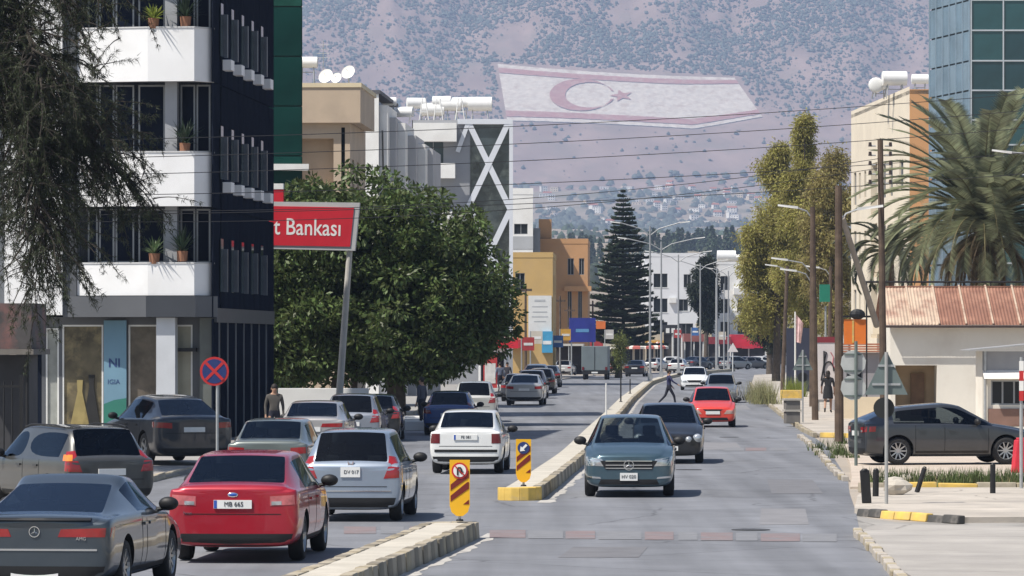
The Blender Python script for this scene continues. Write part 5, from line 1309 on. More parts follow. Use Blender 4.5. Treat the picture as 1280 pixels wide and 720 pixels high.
# ------------------------------------------------------------------ shop row, blade signs and poles towards the bend
cols_ = [(.40,.05,.05),(.05,.14,.36),(.55,.50,.42),(.08,.20,.12),(.60,.34,.06),(.05,.05,.06),(.45,.44,.42)]
words = ('dark red','blue','cream','green','orange','black','grey')
for i,(px0,px1,pt,Y,ci) in enumerate(((752,778,398,515,2),(778,806,404,530,5),(736,754,408,500,0),(700,718,412,455,1),(806,830,414,552,4),(870,890,404,590,6),(958,984,398,600,2))):
    x0,x1 = AX(px0,Y),AX(px1,Y); z1 = AZ(pt,Y); w = x1-x0
    t = thing('row_shop','low shop with %s sign board in the row %s'%(words[ci],('beyond the norfolk pine','under the norfolk pine','left of the norfolk pine','behind the blue billboard','by the parasols','behind the dark tree','behind the eucalyptus trees')[i]),'shop',(x0,Y,0),0)
    facade(t,(0,0),(1,0),w,z1,[(.2,w*.46,.15,2.5),(w*.54,w-.2,.15,2.5)],M('row_wall_%d'%i,(.42+.05*(i%3),.38+.04*(i%3),.33),.85,.1,1),GLASSD,FRAME,.2)
    MB().box(w-.04,w,.0,5,0,z1).build('wall', MATS['row_wall_%d'%i], t); MB().box(0.05,w-.05,.25,5,z1-.3,z1-.05).build('roof', CONC, t)
    MB().box(.05,w-.05,-.25,-.02,2.65,3.35).build('sign_board', M('row_sign_%d'%ci,cols_[ci],.55,.12,1.5), t)
    MB().add([(0,-.05,2.6),(w,-.05,2.6),(w,-1.0,2.3),(0,-1.0,2.3)],[(0,1,2,3)]).build('awning', M('row_awning_%d'%(i%3),((.5,.48,.44),(.30,.07,.06),(.10,.16,.26))[i%3],.8,.1,1), t)
for i,(px,Y,z,c,lab) in enumerate(((690,372,3.6,1,'blue blade sign on a post by the yellow block'),(700,388,4.2,4,'orange blade sign on a post by the canopy shop'),(652,330,3.4,0,'dark red blade sign on a post by the lattice flats'),(663,345,3.9,2,'cream blade sign on a post before the yellow block'),(756,470,4.4,6,'grey blade sign on a post beneath the norfolk pine'),(842,540,4.6,0,'dark red blade sign on a post by the black signed shop'),(864,548,4.9,1,'blue blade sign on a post by the brown signed shop'),(898,556,4.4,2,'cream blade sign on a post by the dark red shop'))):
    t = thing('blade_sign',lab,'sign',(AX(px,Y),Y,.05)); MB().cyl((0,0,0),(0,0,z),.05,.05,8).build('post', METAL, t)
    MB().box(.06,.95,-.06,.06,z-1.0,z).build('panel', M('row_sign_%d'%c,cols_[c],.55,.12,1.5), t); MB().box(.16,.85,-.075,-.062,z-.62,z-.42).build('printed_line', FRAMEW, t)
for i,(px,Y,h) in enumerate(((657,345,9.5),(700,395,9.0),(741,440,9.0),(712,410,8.0))):
    t = thing('utility_pole',('slim dark pole beside the yellow block','slim dark pole before the canopy shop','slim dark pole left of the norfolk pine','slim dark pole at the blue billboard')[i],'utility pole',(AX(px,Y),Y,.05)); MB().cyl((0,0,0),(0,0,h*.8),.11,.08,8).build('pole', WOOD, t); MB().box(-.5,.5,-.04,.04,h*.74,h*.76).build('cross_arm', WOOD, t)
# ================================================================== STREET FURNITURE
SIGNBACK = M('sign_back_grey',(.135,.17,.165),.55,.10,3)
SIGNBACK2 = M('sign_back_pale',(.42,.44,.43),.55,.08,3)
# hazard markers on the median noses
YEL_S = M('signal_yellow',(.78,.42,.015),.5,.05,3); DRED = M('dark_red_stripe',(.17,.018,.012),.5,.05,3)
SWHITE = M('sign_white',(.78,.77,.74),.5,.04,3); SBLUE = M('sign_blue',(.022,.04,.15),.5,.05,3); SRED = M('sign_red',(.50,.03,.03),.5,.05,3); SBLK = M('sign_black',(.02,.02,.02),.5,.05,3)
def disc(parent, name, c, r, y, mat, th=.012, n=24):
    return MB().cyl((c[0],y,c[1]),(c[0],y-th,c[1]),r,r,n).build(name, mat, parent)
def hazard(label, x, y, z, w, h, kind):
    t = thing('hazard_marker', label, 'traffic sign', (x,y,z), -.02, 'yellow hazard markers')
    hw = w/2; pts = [(-hw,h),(hw,h),(hw,.24)]+[(hw*math.cos(a),.24-.17*math.sin(a)) for a in (math.pi*.2,math.pi*.4,math.pi*.6,math.pi*.8)]+[(-hw,.24)]
    MB().prism_xz(pts,-.012,.012).build('panel', YEL_S, t)
    MB().cyl((0,.03,0),(0,.03,h*.9),.022,.022,8).build('post', METAL, t)
    MB().cyl((0,.03,0),(0,.03,.03),.06,.05,10).build('base', BLACK, t)
    for i in range(2):
        z0 = .30+i*.17
        MB().prism_xz([(-hw+.015,z0),(-hw+.015,z0+.09),(hw-.04,z0+.30),(hw-.015,z0+.30),(hw-.015,z0+.20)],-.018,-.0125).build('stripe', DRED, t)
    MB().prism_xz([(hw-.1,.26),(hw-.015,.26),(hw-.015,.33)],-.018,-.0125).build('stripe', DRED, t)
    cz = h-.165
    if kind == 'uturn':
        disc(t,'ring',(0,cz),.125,-.0125,SRED); disc(t,'sign_face',(0,cz),.098,-.025,SWHITE,.005)
        MB().tube([(-.032,-.034,cz-.07),(-.032,-.034,cz+.02),(-.018,-.034,cz+.045),(.010,-.034,cz+.045),(.028,-.034,cz+.02),(.028,-.034,cz-.02)],.013,6).build('turn_arrow', SBLK, t)
        MB().prism_xz([(.028-.035,cz-.015),(.028+.035,cz-.015),(.028,cz-.06)],-.036,-.031).build('arrow_head', SBLK, t)
        o = MB().box(-.1,.1,-.042,-.037,-.009,.009).build('red_bar', SRED, t); o.location=(0,0,cz); o.rotation_euler=(0,R(45),0)
    else:
        disc(t,'sign_face',(0,cz),.115,-.0125,SBLUE)
        o = MB().prism_xz([(-.022,.085),(.022,.085),(.022,-.015),(.062,-.015),(0,-.095),(-.062,-.015),(-.022,-.015)],-.032,-.026).build('arrow', SWHITE, t); o.location=(0,0,cz); o.rotation_euler=(0,R(45),0)
hazard('yellow striped marker with no U turn disc on the nose of the median', -.80, 67.35, .275, .31, .94, 'uturn')
hazard('yellow striped marker with blue keep left disc on the yellow kerb nose', .22, 84.0, .268, .29, .90, 'arrow')

# thin posts on the median
for px,Y,h,mt,lab in ((754,165,1.25,FRAMEW,'thin pale delineator post on the median'),(773,206,1.35,BLACK,'dark slim delineator post standing on the median'),(784,240,.8,BLACK,'short dark stub post on the median beyond the delineators')):
    t = thing('delineator_post',lab,'post',(Xm(Y)-.45,Y,.25))
    MB().cyl((0,0,0),(0,0,h),.035,.03,8).build('post', mt, t); MB().cyl((0,0,.0),(0,0,.03),.09,.08,10).build('base', BLACK, t)

# double arm street lamps on the median
def lamp_head(parent, x, z, s, y=0, mat=None):
    m = MB(); m.add([(x,-.12+y,z),(x+s*.75,-.10+y,z+.10),(x+s*.75,.10+y,z+.10),(x,.12+y,z),(x,-.12+y,z+.09),(x+s*.75,-.08+y,z+.17),(x+s*.75,.08+y,z+.17),(x,.12+y,z+.09)],[(0,3,2,1),(4,5,6,7),(0,1,5,4),(1,2,6,5),(2,3,7,6),(3,0,4,7)])
    return m.build('lamp_head', mat or M('lamp_head_pale',(.62,.62,.60),.5,.06,3), parent)
LAMPM = M('lamp_post_grey',(.33,.34,.35),.5,.08,3,metal=.2)
for i,(Y,arm,top) in enumerate(((325,2.2,11.4),(357,2.8,11.0),(400,2.3,10.8),(432,2.0,10.6),(452,1.8,10.5),(466,1.6,10.4))):
    lab = ('tall double armed grey lamp post on the median before the norfolk pine' if i==0 else 'double armed grey lamp post on the median towards the bend')
    t = thing('street_lamp',lab,'street lamp',(Xm(Y)-.42,Y,.25),-.1,'lamp posts along the median')
    MB().cyl((0,0,0),(0,0,top),.10,.06,10).build('pole', LAMPM, t); MB().box(-.16,.16,-.16,.16,0,.5).build('base', LAMPM, t)
    for s in (-1,1):
        MB().tube([(0,0,top-.7),(s*arm*.3,0,top-.2),(s*arm,0,top+.25)],.04,6).build('arm', LAMPM, t); lamp_head(t, s*arm, top+.2, s)
# small white triangular sign and posts by the bend
t = thing('warning_sign','small white triangular sign on a pole by the bend','traffic sign',(AX(916,450),450,.1))
MB().cyl((0,0,0),(0,0,2.2),.05,.05,8).build('post', FRAMEW, t); MB().prism_xz([(-.55,2.0),(.55,2.0),(0,2.95)],-.09,-.06).build('panel', M('triangle_white',(.72,.66,.64),.5,.05,2), t)
for i,(px,Y,h) in enumerate(((895,470,10),(905,480,9.5))):
    t = tag(MB().cyl((0,0,0),(0,0,h),.09,.06,8).build('telegraph_pole', LAMPM),'pale plain pole beside the dark tree at the bend','pole','pale poles at the bend'); t.location=(AX(px,Y),Y,0)

# bank sign on its leaning post
t = thing('bank_sign','big red bank sign in grey frame on a leaning post before the fig tree','sign',(-5.9,149.5,.1),-.06)
Yb=149.5; sx=lambda px: AX(px,Yb)+5.9; sz=lambda py: AZ(py,Yb)-.1
GF = M('sign_frame_grey',(.46,.46,.46),.5,.06,2)
MB().prism_xz([(sx(306),sz(251.5)),(sx(450),sz(253.5)),(sx(444),sz(313.5)),(sx(306),sz(310))],-.10,.22).build('frame', GF, t)
fc = MB().prism_xz([(sx(310),sz(257)),(sx(443),sz(259.5)),(sx(438),sz(308.5)),(sx(310),sz(306))],-.13,-.102).build('sign_face', REDP, t)
text('lettering','t Bankası',.80,M('bank_lettering',(.78,.76,.74),.5,.03,3),fc,(sx(385.0),-.135,sz(285)),rot=(R(90),R(1.5),0),xs=.80,bold=.006)
MB().cyl((sx(421),.08,0),(sx(437),.08,sz(312)),.13,.10,12).build('post', M('sign_post_pale',(.46,.44,.40),.6,.08,3), t)
MB().box(sx(421)-.25,sx(421)+.25,-.15,.3,0,.12).build('base', CONC, t)
t2 = thing('bank_fascia','small red panel with white top behind the leaning bank sign','sign',(-9.3,153,.1),-.06)
MB().box(0,1.35,0,.3,7.0,8.25).build('fascia', REDP, t2); MB().box(0,1.35,-.02,.3,8.253,8.45).build('top_strip', FRAMEW, t2); MB().box(.3,.5,.05,.25,0,6.99).build('post', METAL, t2)

# no stopping sign
t = thing('no_stopping_sign','round blue no stopping sign with red cross ring on grey post','traffic sign',(AX(268,94),94,.1),.03)
MB().cyl((.06,.03,0),(.06,.03,2.6),.03,.03,8).build('post', METAL, t)
disc(t,'ring',(0,2.30),.31,.0,SRED); fc=disc(t,'sign_face',(0,2.30),.26,-.013,SBLUE,.005,28)
for a in (45,-45):
    o = MB().box(-.255,.255,-.024-.003*(a>0),-.019-.003*(a>0),-.03,.03).build('red_bar', SRED, t); o.location=(0,0,2.30); o.rotation_euler=(0,R(a),0)

# sign backs on the right
def tri_back(label, x, y, z, px_w, top, base_h, dsc=None, post=METAL, rz=0, group=None, mat=SIGNBACK):
    t = thing('yield_sign', label, 'traffic sign', (x,y,z), rz, group); w=px_w
    MB().cyl((0,0,0),(0,0,top+.02),.032,.032,8).build('post', post, t)
    m = MB(); m.prism_xz([(-w/2,base_h),(w/2,base_h),(.03,top),(-.03,top)],.034,.05); tr=m.build('triangle', mat, t)
    for zz in (.25,.7): MB().box(-w*.34*(1-zz*.9)-.05,w*.34*(1-zz*.9)+.05,.015,.033,base_h+(top-base_h)*zz-.02,base_h+(top-base_h)*zz+.02).build('clamp', METAL, tr)
    if dsc: disc(t,'round_plate',(dsc[2],dsc[0]),dsc[1],.06,M('disc_back_black',(.02,.022,.022),.6,.1,3),.02)
    return t
tri_back('grey back of a triangular sign over a black round plate near the bollards', AX(1108,79.4),79.4,.1,.78,2.72,1.97,(1.73,.19,-.04), M('sign_post_grey',(.33,.33,.32),.5,.1,4))
tri_back('smaller grey back of a triangular sign beside the litter bin', AX(1003.5,160),160,.12,.74,2.62,1.90,(1.65,.18,0), METAL)
t = thing('round_signs','two pale round sign backs one above the other on green post','traffic sign',(AX(1070,106),106,.05))
MB().cyl((0,0,0),(0,0,3.0),.04,.04,8).build('post', POSTGREEN, t)
for zc in (2.48,1.88):
    d=disc(t,'round_plate',(-.06,zc),.31,.075,SIGNBACK2,.02,10)
    for dz in (-.2,.2): MB().box(-.28,.15,.035,.054,zc+dz-.02,zc+dz+.02).build('clamp', POSTGREEN, d)
t = thing('striped_pole','red and white warning pole at the edge of the booth','pole',(AX(1276.5,88),88,.1))
MB().cyl((0,0,0),(0,0,1.6),.035,.035,8).build('post', METAL, t)
for i in range(4): MB().box(-.045,.045,-.05,-.036,1.75+i*.2,1.75+i*.2+.195).build('stripe_panel', (SRED,SWHITE)[i%2], t)
MB().cyl((0,0,1.6),(0,0,2.62),.03,.03,8).build('upper_post', METAL, t)
t = thing('traffic_barrier','red plastic barrier beside the parked grey hatchback','barrier',(AX(1267,100),100,.05),.1)
MB().prism_xz([(0,0),(.9,0),(.82,.75),(.08,.75)],0,.34).build('shell', M('red_plastic',(.55,.03,.05),.5,.08,3), t, bevel=.03)
MB().box(.12,.8,.05,.28,.76,.80).build('cap', M('red_plastic_b',(.6,.05,.07),.5,.08,3), t)

# bollards on the corner
def bollard(px, py, h, w, lab, tilt=0, fl=False):
    x,y = G(px,py); t = thing('bollard', lab, 'bollard', (x,y,.1), 0, 'corner bollards')
    if fl: b=MB().box(-w,w,-.05,.05,0,h).build('post', BLACK, t, bevel=.015)
    else: b=MB().cyl((0,0,0),(0,0,h),w,w*.95,12).build('post', BLACK, t)
    c=MB().cyl((0,0,h+.002),(0,0,h+.03),w*.8,w*.5,10).build('cap', BLACK, t)
    t.rotation_euler=(0,R(tilt),0); return t
bollard(1083.5,636,.60,.085,'flat black bollard leaning by the yellow and black kerb',-4,True); bollard(1094.5,627,.50,.06,'thin black bollard just behind the flat one',1)
bollard(1146,622,.50,.05,'tilted thin black bollard between the rubble and the sign',18); bollard(1241,623,.55,.055,'upright black bollard near the striped pole',0)

# litter bin
t = thing('litter_bin','square grey concrete litter bin beside the triangular sign back','litter bin',(AX(990,158),158,.12),.1)
BINM = M('bin_grey',(.16,.15,.14),.8,.15,3); 
MB().box(-.26,.26,-.26,.26,0,.42).build('lower_box', BINM, t, bevel=.02); MB().box(-.30,.30,-.30,.30,.43,.50).build('band', M('bin_pale',(.40,.38,.34),.8,.1,3), t); MB().box(-.26,.26,-.26,.26,.505,.82).build('upper_box', BINM, t); MB().box(-.31,.31,-.31,.31,.825,.90).build('lid', MATS['bin_pale'], t)

# wooden poles with lamps on the right
def wood_pole(label, px, py, Y, h, r=.13, lean=0.0, lamps=(), xarms=()):
    t = thing('utility_pole', label, 'utility pole', (AX(px,Y),Y,.12), 0, 'wooden poles along the right pavement')
    MB().tube([(0,0,0),(lean*.5,0,h*.5),(lean,0,h)],[r,r*.88,r*.74],10).build('pole', WOOD, t)
    for (z,s,l,rise) in lamps:
        x = lean*z/h; MB().tube([(x,0,z-.35),(x+s*l*.4,0,z-.12+rise),(x+s*l,0,z+rise)],.03,6).build('lamp_arm', METAL, t); lamp_head(t, x+s*l, z-.03+rise, s)
    for z in xarms:
        for s in (-1,1):
            MB().cyl((lean+s*(r+.02),0,z),(lean+s*(r+.20),0,z),.025,.025,6).build('insulator_pin', METAL, t); MB().cyl((lean+s*(r+.20),0,z-.02),(lean+s*(r+.20),0,z+.12),.06,.045,8).build('insulator', M('insulator_dark',(.05,.035,.03),.3,.1,5), t)
    return t
wood_pole('tall dark wooden pole with rows of insulators before the house gable', 1105,560,141,9.4,.125,-.12,(),[8.0,8.3,8.6,8.9,9.2])
wood_pole('thick brown wooden pole with a lamp arm near the round sign backs', 1049,557,129,7.5,.14,-.02,((6.75,1,.55,.05),))
wood_pole('grey wooden pole with lamp arm beside the litter bin sign', 1019,530,165,8.0,.13,-.1,((7.9,-1,.55,.05),))
wood_pole('slim wooden pole with two lamp arms behind the litter bin', 1015,505,200,7.8,.13,.0,((6.4,-1,1.1,.25),(5.95,-1,.7,.2)))
wood_pole('leaning slim pole with lamp arm at the dark hoarding', 978,490,270,7.6,.14,.3,((7.3,-1,.6,.3),))
wood_pole('distant wooden pole with lamp arm beside the green sign', 1036,470,235,7.0,.12,.1,((6.8,-1,.6,.1),))
b = tag(MB().tube([(AX(1096,150),150,3.6),(AX(1053,146),146,AZ(272,146))],[.11,.09],10).build('brace_pole', M('pale_wood',(.26,.23,.20),.85,.15,3)),'pale slanting brace pole between the house gable and brown pole','pole')
t = thing('street_lamp','lamp arm with pale head on a pole behind the palm','street lamp',(AX(1300,170),170,.12)); MB().cyl((0,0,0),(0,0,10.3),.09,.06,8).build('pole', LAMPM, t); MB().tube([(0,0,10.0),(-.5,0,10.2),(-1.1,0,10.25)],.035,6).build('arm', LAMPM, t); lamp_head(t,-1.1,10.2,-1)

# overhead wires
WIRE = M('wire_black',(.03,.03,.032),.6,.05,1)
def wire(pa, Ya, pb, Yb_, sag, label, grp, r=.011):
    a = Vector((AX(pa[0],Ya),Ya,AZ(pa[1],Ya))); b = Vector((AX(pb[0],Yb_),Yb_,AZ(pb[1],Yb_)))
    pts = [a.lerp(b,i/28)-Vector((0,0,sag*4*(i/28)*(1-i/28))) for i in range(29)]
    tag(MB().tube(pts, r, 5).build('overhead_wire', WIRE), label, 'wire', grp)
LU='high overhead wire crossing the street in front of the mountain'
LM='middle overhead wire crossing above the bank sign'
LL='low overhead wire sagging across the fig tree and bank sign'
for k_,(ya,yb) in enumerate(((178,112),(201,133),(222,155))): wire((-60,ya),118,(1340,yb),150,.32,('topmost','second','lowest')[k_]+' of the three high wires crossing before the mountain','high wires over the street')
for k_,(ya,yb) in enumerate(((246,186),(270,212))): wire((-60,ya),118,(1340,yb),150,.35,('upper','lower')[k_]+' of the two middle wires crossing above the bank sign','middle wires over the street')
for k_,(ya,yb) in enumerate(((262,318),(276,330))): wire((60,ya),122,(1100,yb-120),141,.55,('upper','lower')[k_]+' of two low wires sagging across the fig tree','low wires over the street',.010)

# weeds and verge grass on the right
def tuft_field(name, pts, hmin, hmax, mat, n_per, spread, seed):
    rng = np.random.default_rng(seed); V=[];Fc=[]
    for (x,y,z) in pts:
        for k in range(n_per):
            a=rng.uniform(0,6.28); d=rng.uniform(0,spread); bx,by=x+d*math.cos(a),y+d*math.sin(a)*1.5; h=rng.uniform(hmin,hmax); w=rng.uniform(.008,.02); q=rng.uniform(0,6.28); le=rng.uniform(.1,.5)*h; la=rng.uniform(0,6.28)
            i=len(V); V += [(bx-w*math.cos(q),by-w*math.sin(q),z),(bx+w*math.cos(q),by+w*math.sin(q),z),(bx+le*math.cos(la),by+le*math.sin(la),z+h)]; Fc.append((i,i+1,i+2))
    return struct(name, fast_mesh(name, np.array(V), np.array(Fc), mat), 'stuff')
GRS = leafmat('verge_grass_green',(.10,.13,.045),.3,.4,.3,.7,1.0); DRY = leafmat('dry_grass_straw',(.34,.28,.15),.2,.3,.3,.8,1.0)
rr = random.Random(3)
pts = [(rr.uniform(7.4,14),rr.uniform(89.4,91.0),.08) for _ in range(190)]
tuft_field('verge_grass', pts, .10,.42, GRS, 26, .22, 1)
tuft_field('dry_grass', [(rr.uniform(7.4,14),rr.uniform(89.2,91.5),.06) for _ in range(70)], .08,.3, DRY, 20, .3, 2)
tuft_field('weeds', [(AX(1055,129)+rr.uniform(-.1,.7),129+rr.uniform(-.5,.5),.05) for _ in range(10)]+[(rr.uniform(8.0,8.9),rr.uniform(112,122),.05) for _ in range(14)], .1,.4, GRS, 24,.2,3)
tuft_field('dry_grass', [(AX(rr.uniform(938,962),215),215+rr.uniform(-8,8),.12) for _ in range(36)], .5,1.3, leafmat('tall_dry_weed',(.26,.25,.12),.3,.3,.3,.8,1.0), 26,.45,4)
tuft_field('weeds', [(AX(rr.uniform(985,1000),238),238+rr.uniform(-2,2),.12) for _ in range(16)], .4,1.2, leafmat('bright_weed',(.20,.24,.04),.3,.3,.3,.8,1.0), 40,.35,5)
t = tag(MB().box(0,1.1,0,.5,.1,.55).build('planter_block', YELLOWP, bevel=.03),'yellow painted concrete block under the bright weeds by the dark hoarding','block'); t.location=(AX(976,228),228,.02)
# ================================================================== TREES
def leaf_cloud(centres, radii, n_per, size, rng, droop=0.0, squash=.8, shell=.55, aspect=.45):
    """quads (rhombic leaves) spread through clumps; returns V,F"""
    C = np.repeat(np.asarray(centres,float), n_per, 0); Rr = np.repeat(np.asarray(radii,float), n_per); n=len(C)
    d = rng.normal(size=(n,3)); d /= np.linalg.norm(d,axis=1)[:,None]
    r = Rr*(shell+(1-shell)*rng.uniform(0,1,n)**.6)
    P = C + d*r[:,None]*np.array([1,1,squash])
    ax = d+rng.normal(scale=.6,size=(n,3)); ax[:,2] -= droop; ax /= np.linalg.norm(ax,axis=1)[:,None]
    up = rng.normal(size=(n,3)); sd = np.cross(ax,up); sd /= np.linalg.norm(sd,axis=1)[:,None]
    L = size*rng.uniform(.6,1.3,n)
    V = np.stack([P, P+ax*(L*.5)[:,None]+sd*(L*aspect*.5)[:,None], P+ax*L[:,None], P+ax*(L*.5)[:,None]-sd*(L*aspect*.5)[:,None]],1).reshape(-1,3)
    return V, np.arange(n*4).reshape(-1,4)
def join(parts):
    V=[];Fc=[];o=0
    for v,f in parts: V.append(v); Fc.append(f+o); o+=len(v)
    return np.concatenate(V), np.concatenate(Fc)
def limbs(parent, base, fork, tips, r0, mat, rng, name='trunk'):
    m = MB(); b = Vector(base); f = Vector(fork)
    m.tube([b, b.lerp(f,.5)+Vector((rng.uniform(-.1,.1),rng.uniform(-.1,.1),0)), f],[r0*1.25,r0,r0*.85],10)
    o = m.build(name, mat, parent, smooth=True)
    for tp in tips:
        tp = Vector(tp); mid = f.lerp(tp,.5)+Vector((rng.uniform(-.3,.3),rng.uniform(-.3,.3),rng.uniform(0,.5)))
        MB().tube([f-Vector((0,0,.2)),mid,tp],[r0*.55,r0*.3,r0*.1],7).build('limb', mat, parent, smooth=True)
rng = np.random.default_rng(77)

# big fig tree by the left pavement
FX,FY = -4.55,160.0
t = thing('fig_tree','huge dense dark green fig tree over the parked cars by the bank sign','tree',(FX,FY,.1))
cs=[];rs=[]
lob = [(-5.6,.4,4.4,1.9),(-5.4,.3,6.4,1.5),(-4.9,0,3.0,1.8),(-3.0,-.2,2.9,1.7),(1.0,-.3,2.8,1.6),(-3.0,0,5.6,2.6),(-1.0,-.6,6.8,2.7),(1.2,0,6.2,2.6),(2.6,.2,4.7,2.2),(-2.6,-.8,3.6,2.0),(.4,-1.2,4.2,2.5),(3.1,0,3.7,1.5),(-4.0,.3,5.0,2.0),(1.9,-1,3.4,1.7),(-.6,.6,3.2,2.0),(-4.3,.2,7.0,1.6),(-2.4,.2,7.4,1.5)]
for (x,y,z,r) in lob:
    k = int(40*r)
    for i in range(k):
        d = rng.normal(size=3); d/=np.linalg.norm(d); rr_ = r*(rng.uniform(.70,1.06) if rng.uniform()<.9 else rng.uniform(1.05,1.24))
        cs.append((x+d[0]*rr_, y+d[1]*rr_*.95, max(1.2+rng.uniform(0,.7), z+d[2]*rr_*.88))); rs.append(rng.uniform(.26,.58))
keep=[]
cs=np.array(cs); rs=np.array(rs)
V,Fc = leaf_cloud(cs, rs, 84, .245, rng, .25, .8, .3, .42)
put('crown', fast_mesh('crown', V, Fc, leafmat('fig_leaf_green',(.095,.128,.040),.25,.50,.30,.44,.6)), t)
# dark inner foliage keeps the crown from being see-through
cs2=[];rs2=[]
for (x,y,z,r) in lob:
    for i in range(int(14*r)):
        d = rng.normal(size=3); d/=np.linalg.norm(d); q=r*.6*rng.uniform(0,1)**.33
        cs2.append((x+d[0]*q,y+d[1]*q,max(2.0,z+d[2]*q*.9))); rs2.append(.6)
V,Fc = leaf_cloud(cs2, rs2, 34, .36, rng, .2, .8, .2, .5)
put('inner_foliage', fast_mesh('inner_foliage', V, Fc, MATS['fig_leaf_green']), t)
limbs(t,(0.3,0,-.05),(.2,0,2.4),[(-2.6,.2,5.4),(-.8,-.3,6.4),(1.4,.2,5.8),(2.5,0,4.2),(-3.6,.2,4.6)],.34,BARK,random.Random(2))
for x in (-1.3,1.3,-2.1): MB().tube([(x,.3,-.05),(x*.9,.2,1.6),(x*.6,.1,3.4)],[.14,.11,.08],8).build('trunk', BARK, t, smooth=True)

# yellow green eucalyptus trees on the right
def loose_tree(name, label, px, Y, ptop, pbase, wpx, lobes, mat, seed, nper=80, size=.27, grp=None, droop=.8):
    g = np.random.default_rng(seed); x0=AX(px,Y); H = AZ(ptop,Y); W=wpx*Y/F/2
    t = thing(name,label,'tree',(x0,Y,.1),0,grp); cs=[];rs=[];tips=[]
    for (u,v,r) in lobes:              # u in -1..1 of the half width, v in 0..1 of the height, r relative
        c=(u*W, g.uniform(-.4,.4)*W, v*H); R_=r*W; tips.append((c[0]*.8,c[1]*.8,c[2]))
        for i in range(int(52*max(1,R_))):
            d=g.normal(size=3); d/=np.linalg.norm(d); q=R_*g.uniform(.3,1.05)
            cs.append((c[0]+d[0]*q,c[1]+d[1]*q,c[2]+d[2]*q*1.25)); rs.append(g.uniform(.25,.8))
    V,Fc=leaf_cloud(cs,rs,nper,size,g,droop,1.3,.1,.30)
    put('crown', fast_mesh('crown',V,Fc,mat), t)
    limbs(t,(0,0,-.1),(.1,0,H*.35),tips[:8],.28,BARK,random.Random(seed))
    return t
EUC = leafmat('eucalyptus_yellow_green',(.35,.315,.095),.25,.36,.45,.6,.4)
EUD = leafmat('eucalyptus_olive',(.085,.095,.030),.3,.45,.3,.6,.4)
loose_tree('eucalyptus_tree','yellow green eucalyptus with rounded crown beyond the hoarding',970,335,184,450,92,[(-.35,.45,.62),(.25,.52,.68),(.0,.68,.6),(-.45,.60,.5),(.3,.80,.48),(-.1,.88,.4),(.5,.36,.55),(-.62,.30,.5),(.1,.96,.22),(-.1,.28,.5),(.6,.66,.45),(-.7,.48,.35)],EUC,5,grp='eucalyptus trees')
loose_tree('eucalyptus_tree','tall thin topped eucalyptus rising above its neighbours',1004,330,153,450,84,[(.05,.98,.16),(-.02,.93,.22),(.1,.87,.24),(.05,.80,.2),(-.2,.62,.55),(.35,.52,.65),(0,.40,.7),(-.5,.42,.5),(.3,.68,.5),(.1,.25,.5),(-.4,.75,.3)],EUC,6,grp='eucalyptus trees')
loose_tree('eucalyptus_tree','olive brown eucalyptus against the cream flats',1040,310,184,450,86,[(.1,.92,.35),(-.25,.82,.5),(.4,.75,.5),(0,.62,.7),(-.4,.48,.6),(.4,.45,.55),(.1,.30,.55),(-.5,.66,.4)],leafmat('eucalyptus_brownish',(.31,.26,.095),.25,.36,.45,.6,.4),7,grp='eucalyptus trees')
loose_tree('shade_tree','dark low tree under the eucalyptus beside the bend shops',962,420,350,455,66,[(0,.6,.6),(-.5,.5,.5),(.4,.7,.5),(.2,.35,.5)],leafmat('dark_shade_leaf',(.04,.05,.02),.3,.4,.25,.6,.5),8)
loose_tree('street_tree','small bright green tree leaning by the van',773,380,425,470,20,[(0,.6,.8),(.3,.9,.5),(-.3,.35,.6)],leafmat('lime_leaf',(.17,.19,.05),.3,.4,.35,.6,.5),9,size=.2,nper=30)
loose_tree('dark_tree','tall narrow dark tree with bare trunk before the white apartments',882,525,325,455,34,[(0,.85,.75),(.0,.95,.4),(-.7,.72,.5),(.2,.72,.8),(.3,.55,.7),(.1,.42,.5),(-.5,.62,.4)],leafmat('cypress_dark',(.020,.030,.016),.3,.4,.2,.7,.5),10,size=.4)
loose_tree('street_tree','dark round tree behind the shops left of the norfolk pine',716,480,395,450,40,[(0,.6,.7),(.4,.8,.5),(-.4,.8,.5)],MATS['dark_shade_leaf'],12)

# norfolk pine
def norfolk(label, px, Y, ptop, wpx, mat, seed):
    g=np.random.default_rng(seed); H=AZ(ptop,Y); W=wpx*Y/F/2; t=thing('norfolk_pine',label,'tree',(AX(px,Y),Y,.0)); V=[];Fc=[]
    m=MB()
    nt=34
    for k in range(nt):
        v=k/(nt-1); z=H*(.14+.84*v); r=W*(1-v)**.72*(.92+.16*g.uniform())+.12
        nb=13 if v<.9 else 6
        for b in range(nb):
            a=2*math.pi*(b+.5*(k%2))/nb+g.uniform(-.12,.12); L=r*g.uniform(.55,1.15)
            if g.uniform()<.08: continue
            tip=np.array([L*math.cos(a),L*math.sin(a),z+L*g.uniform(-.02,.22)]); base=np.array([0,0,z])
            m.tube([base, tip],[.05,.015],4)
            ns=int(16+L*36)
            for s in range(ns):
                q=g.uniform(.12,1); p=base+(tip-base)*q; side=g.choice([-1,1]); aa=a+side*g.uniform(.5,1.3); l=.30*L*(1.1-q)+.28
                e=p+np.array([l*math.cos(aa),l*math.sin(aa),g.uniform(.0,.32)]); w=.11
                pr=np.array([-math.sin(aa)*w,math.cos(aa)*w,g.uniform(-.05,.05)]); i=len(V); V+= [p-pr,p+pr,e+pr*.5,e-pr*.5]; Fc.append((i,i+1,i+2,i+3))
    put('crown', fast_mesh('crown',np.array(V),np.array(Fc),mat), t)
    MB().cyl((0,0,-.1),(0,0,H*.97),.26,.04,10).build('trunk', BARK, t); m.build('branches', BARK, t)['kind']='stuff'
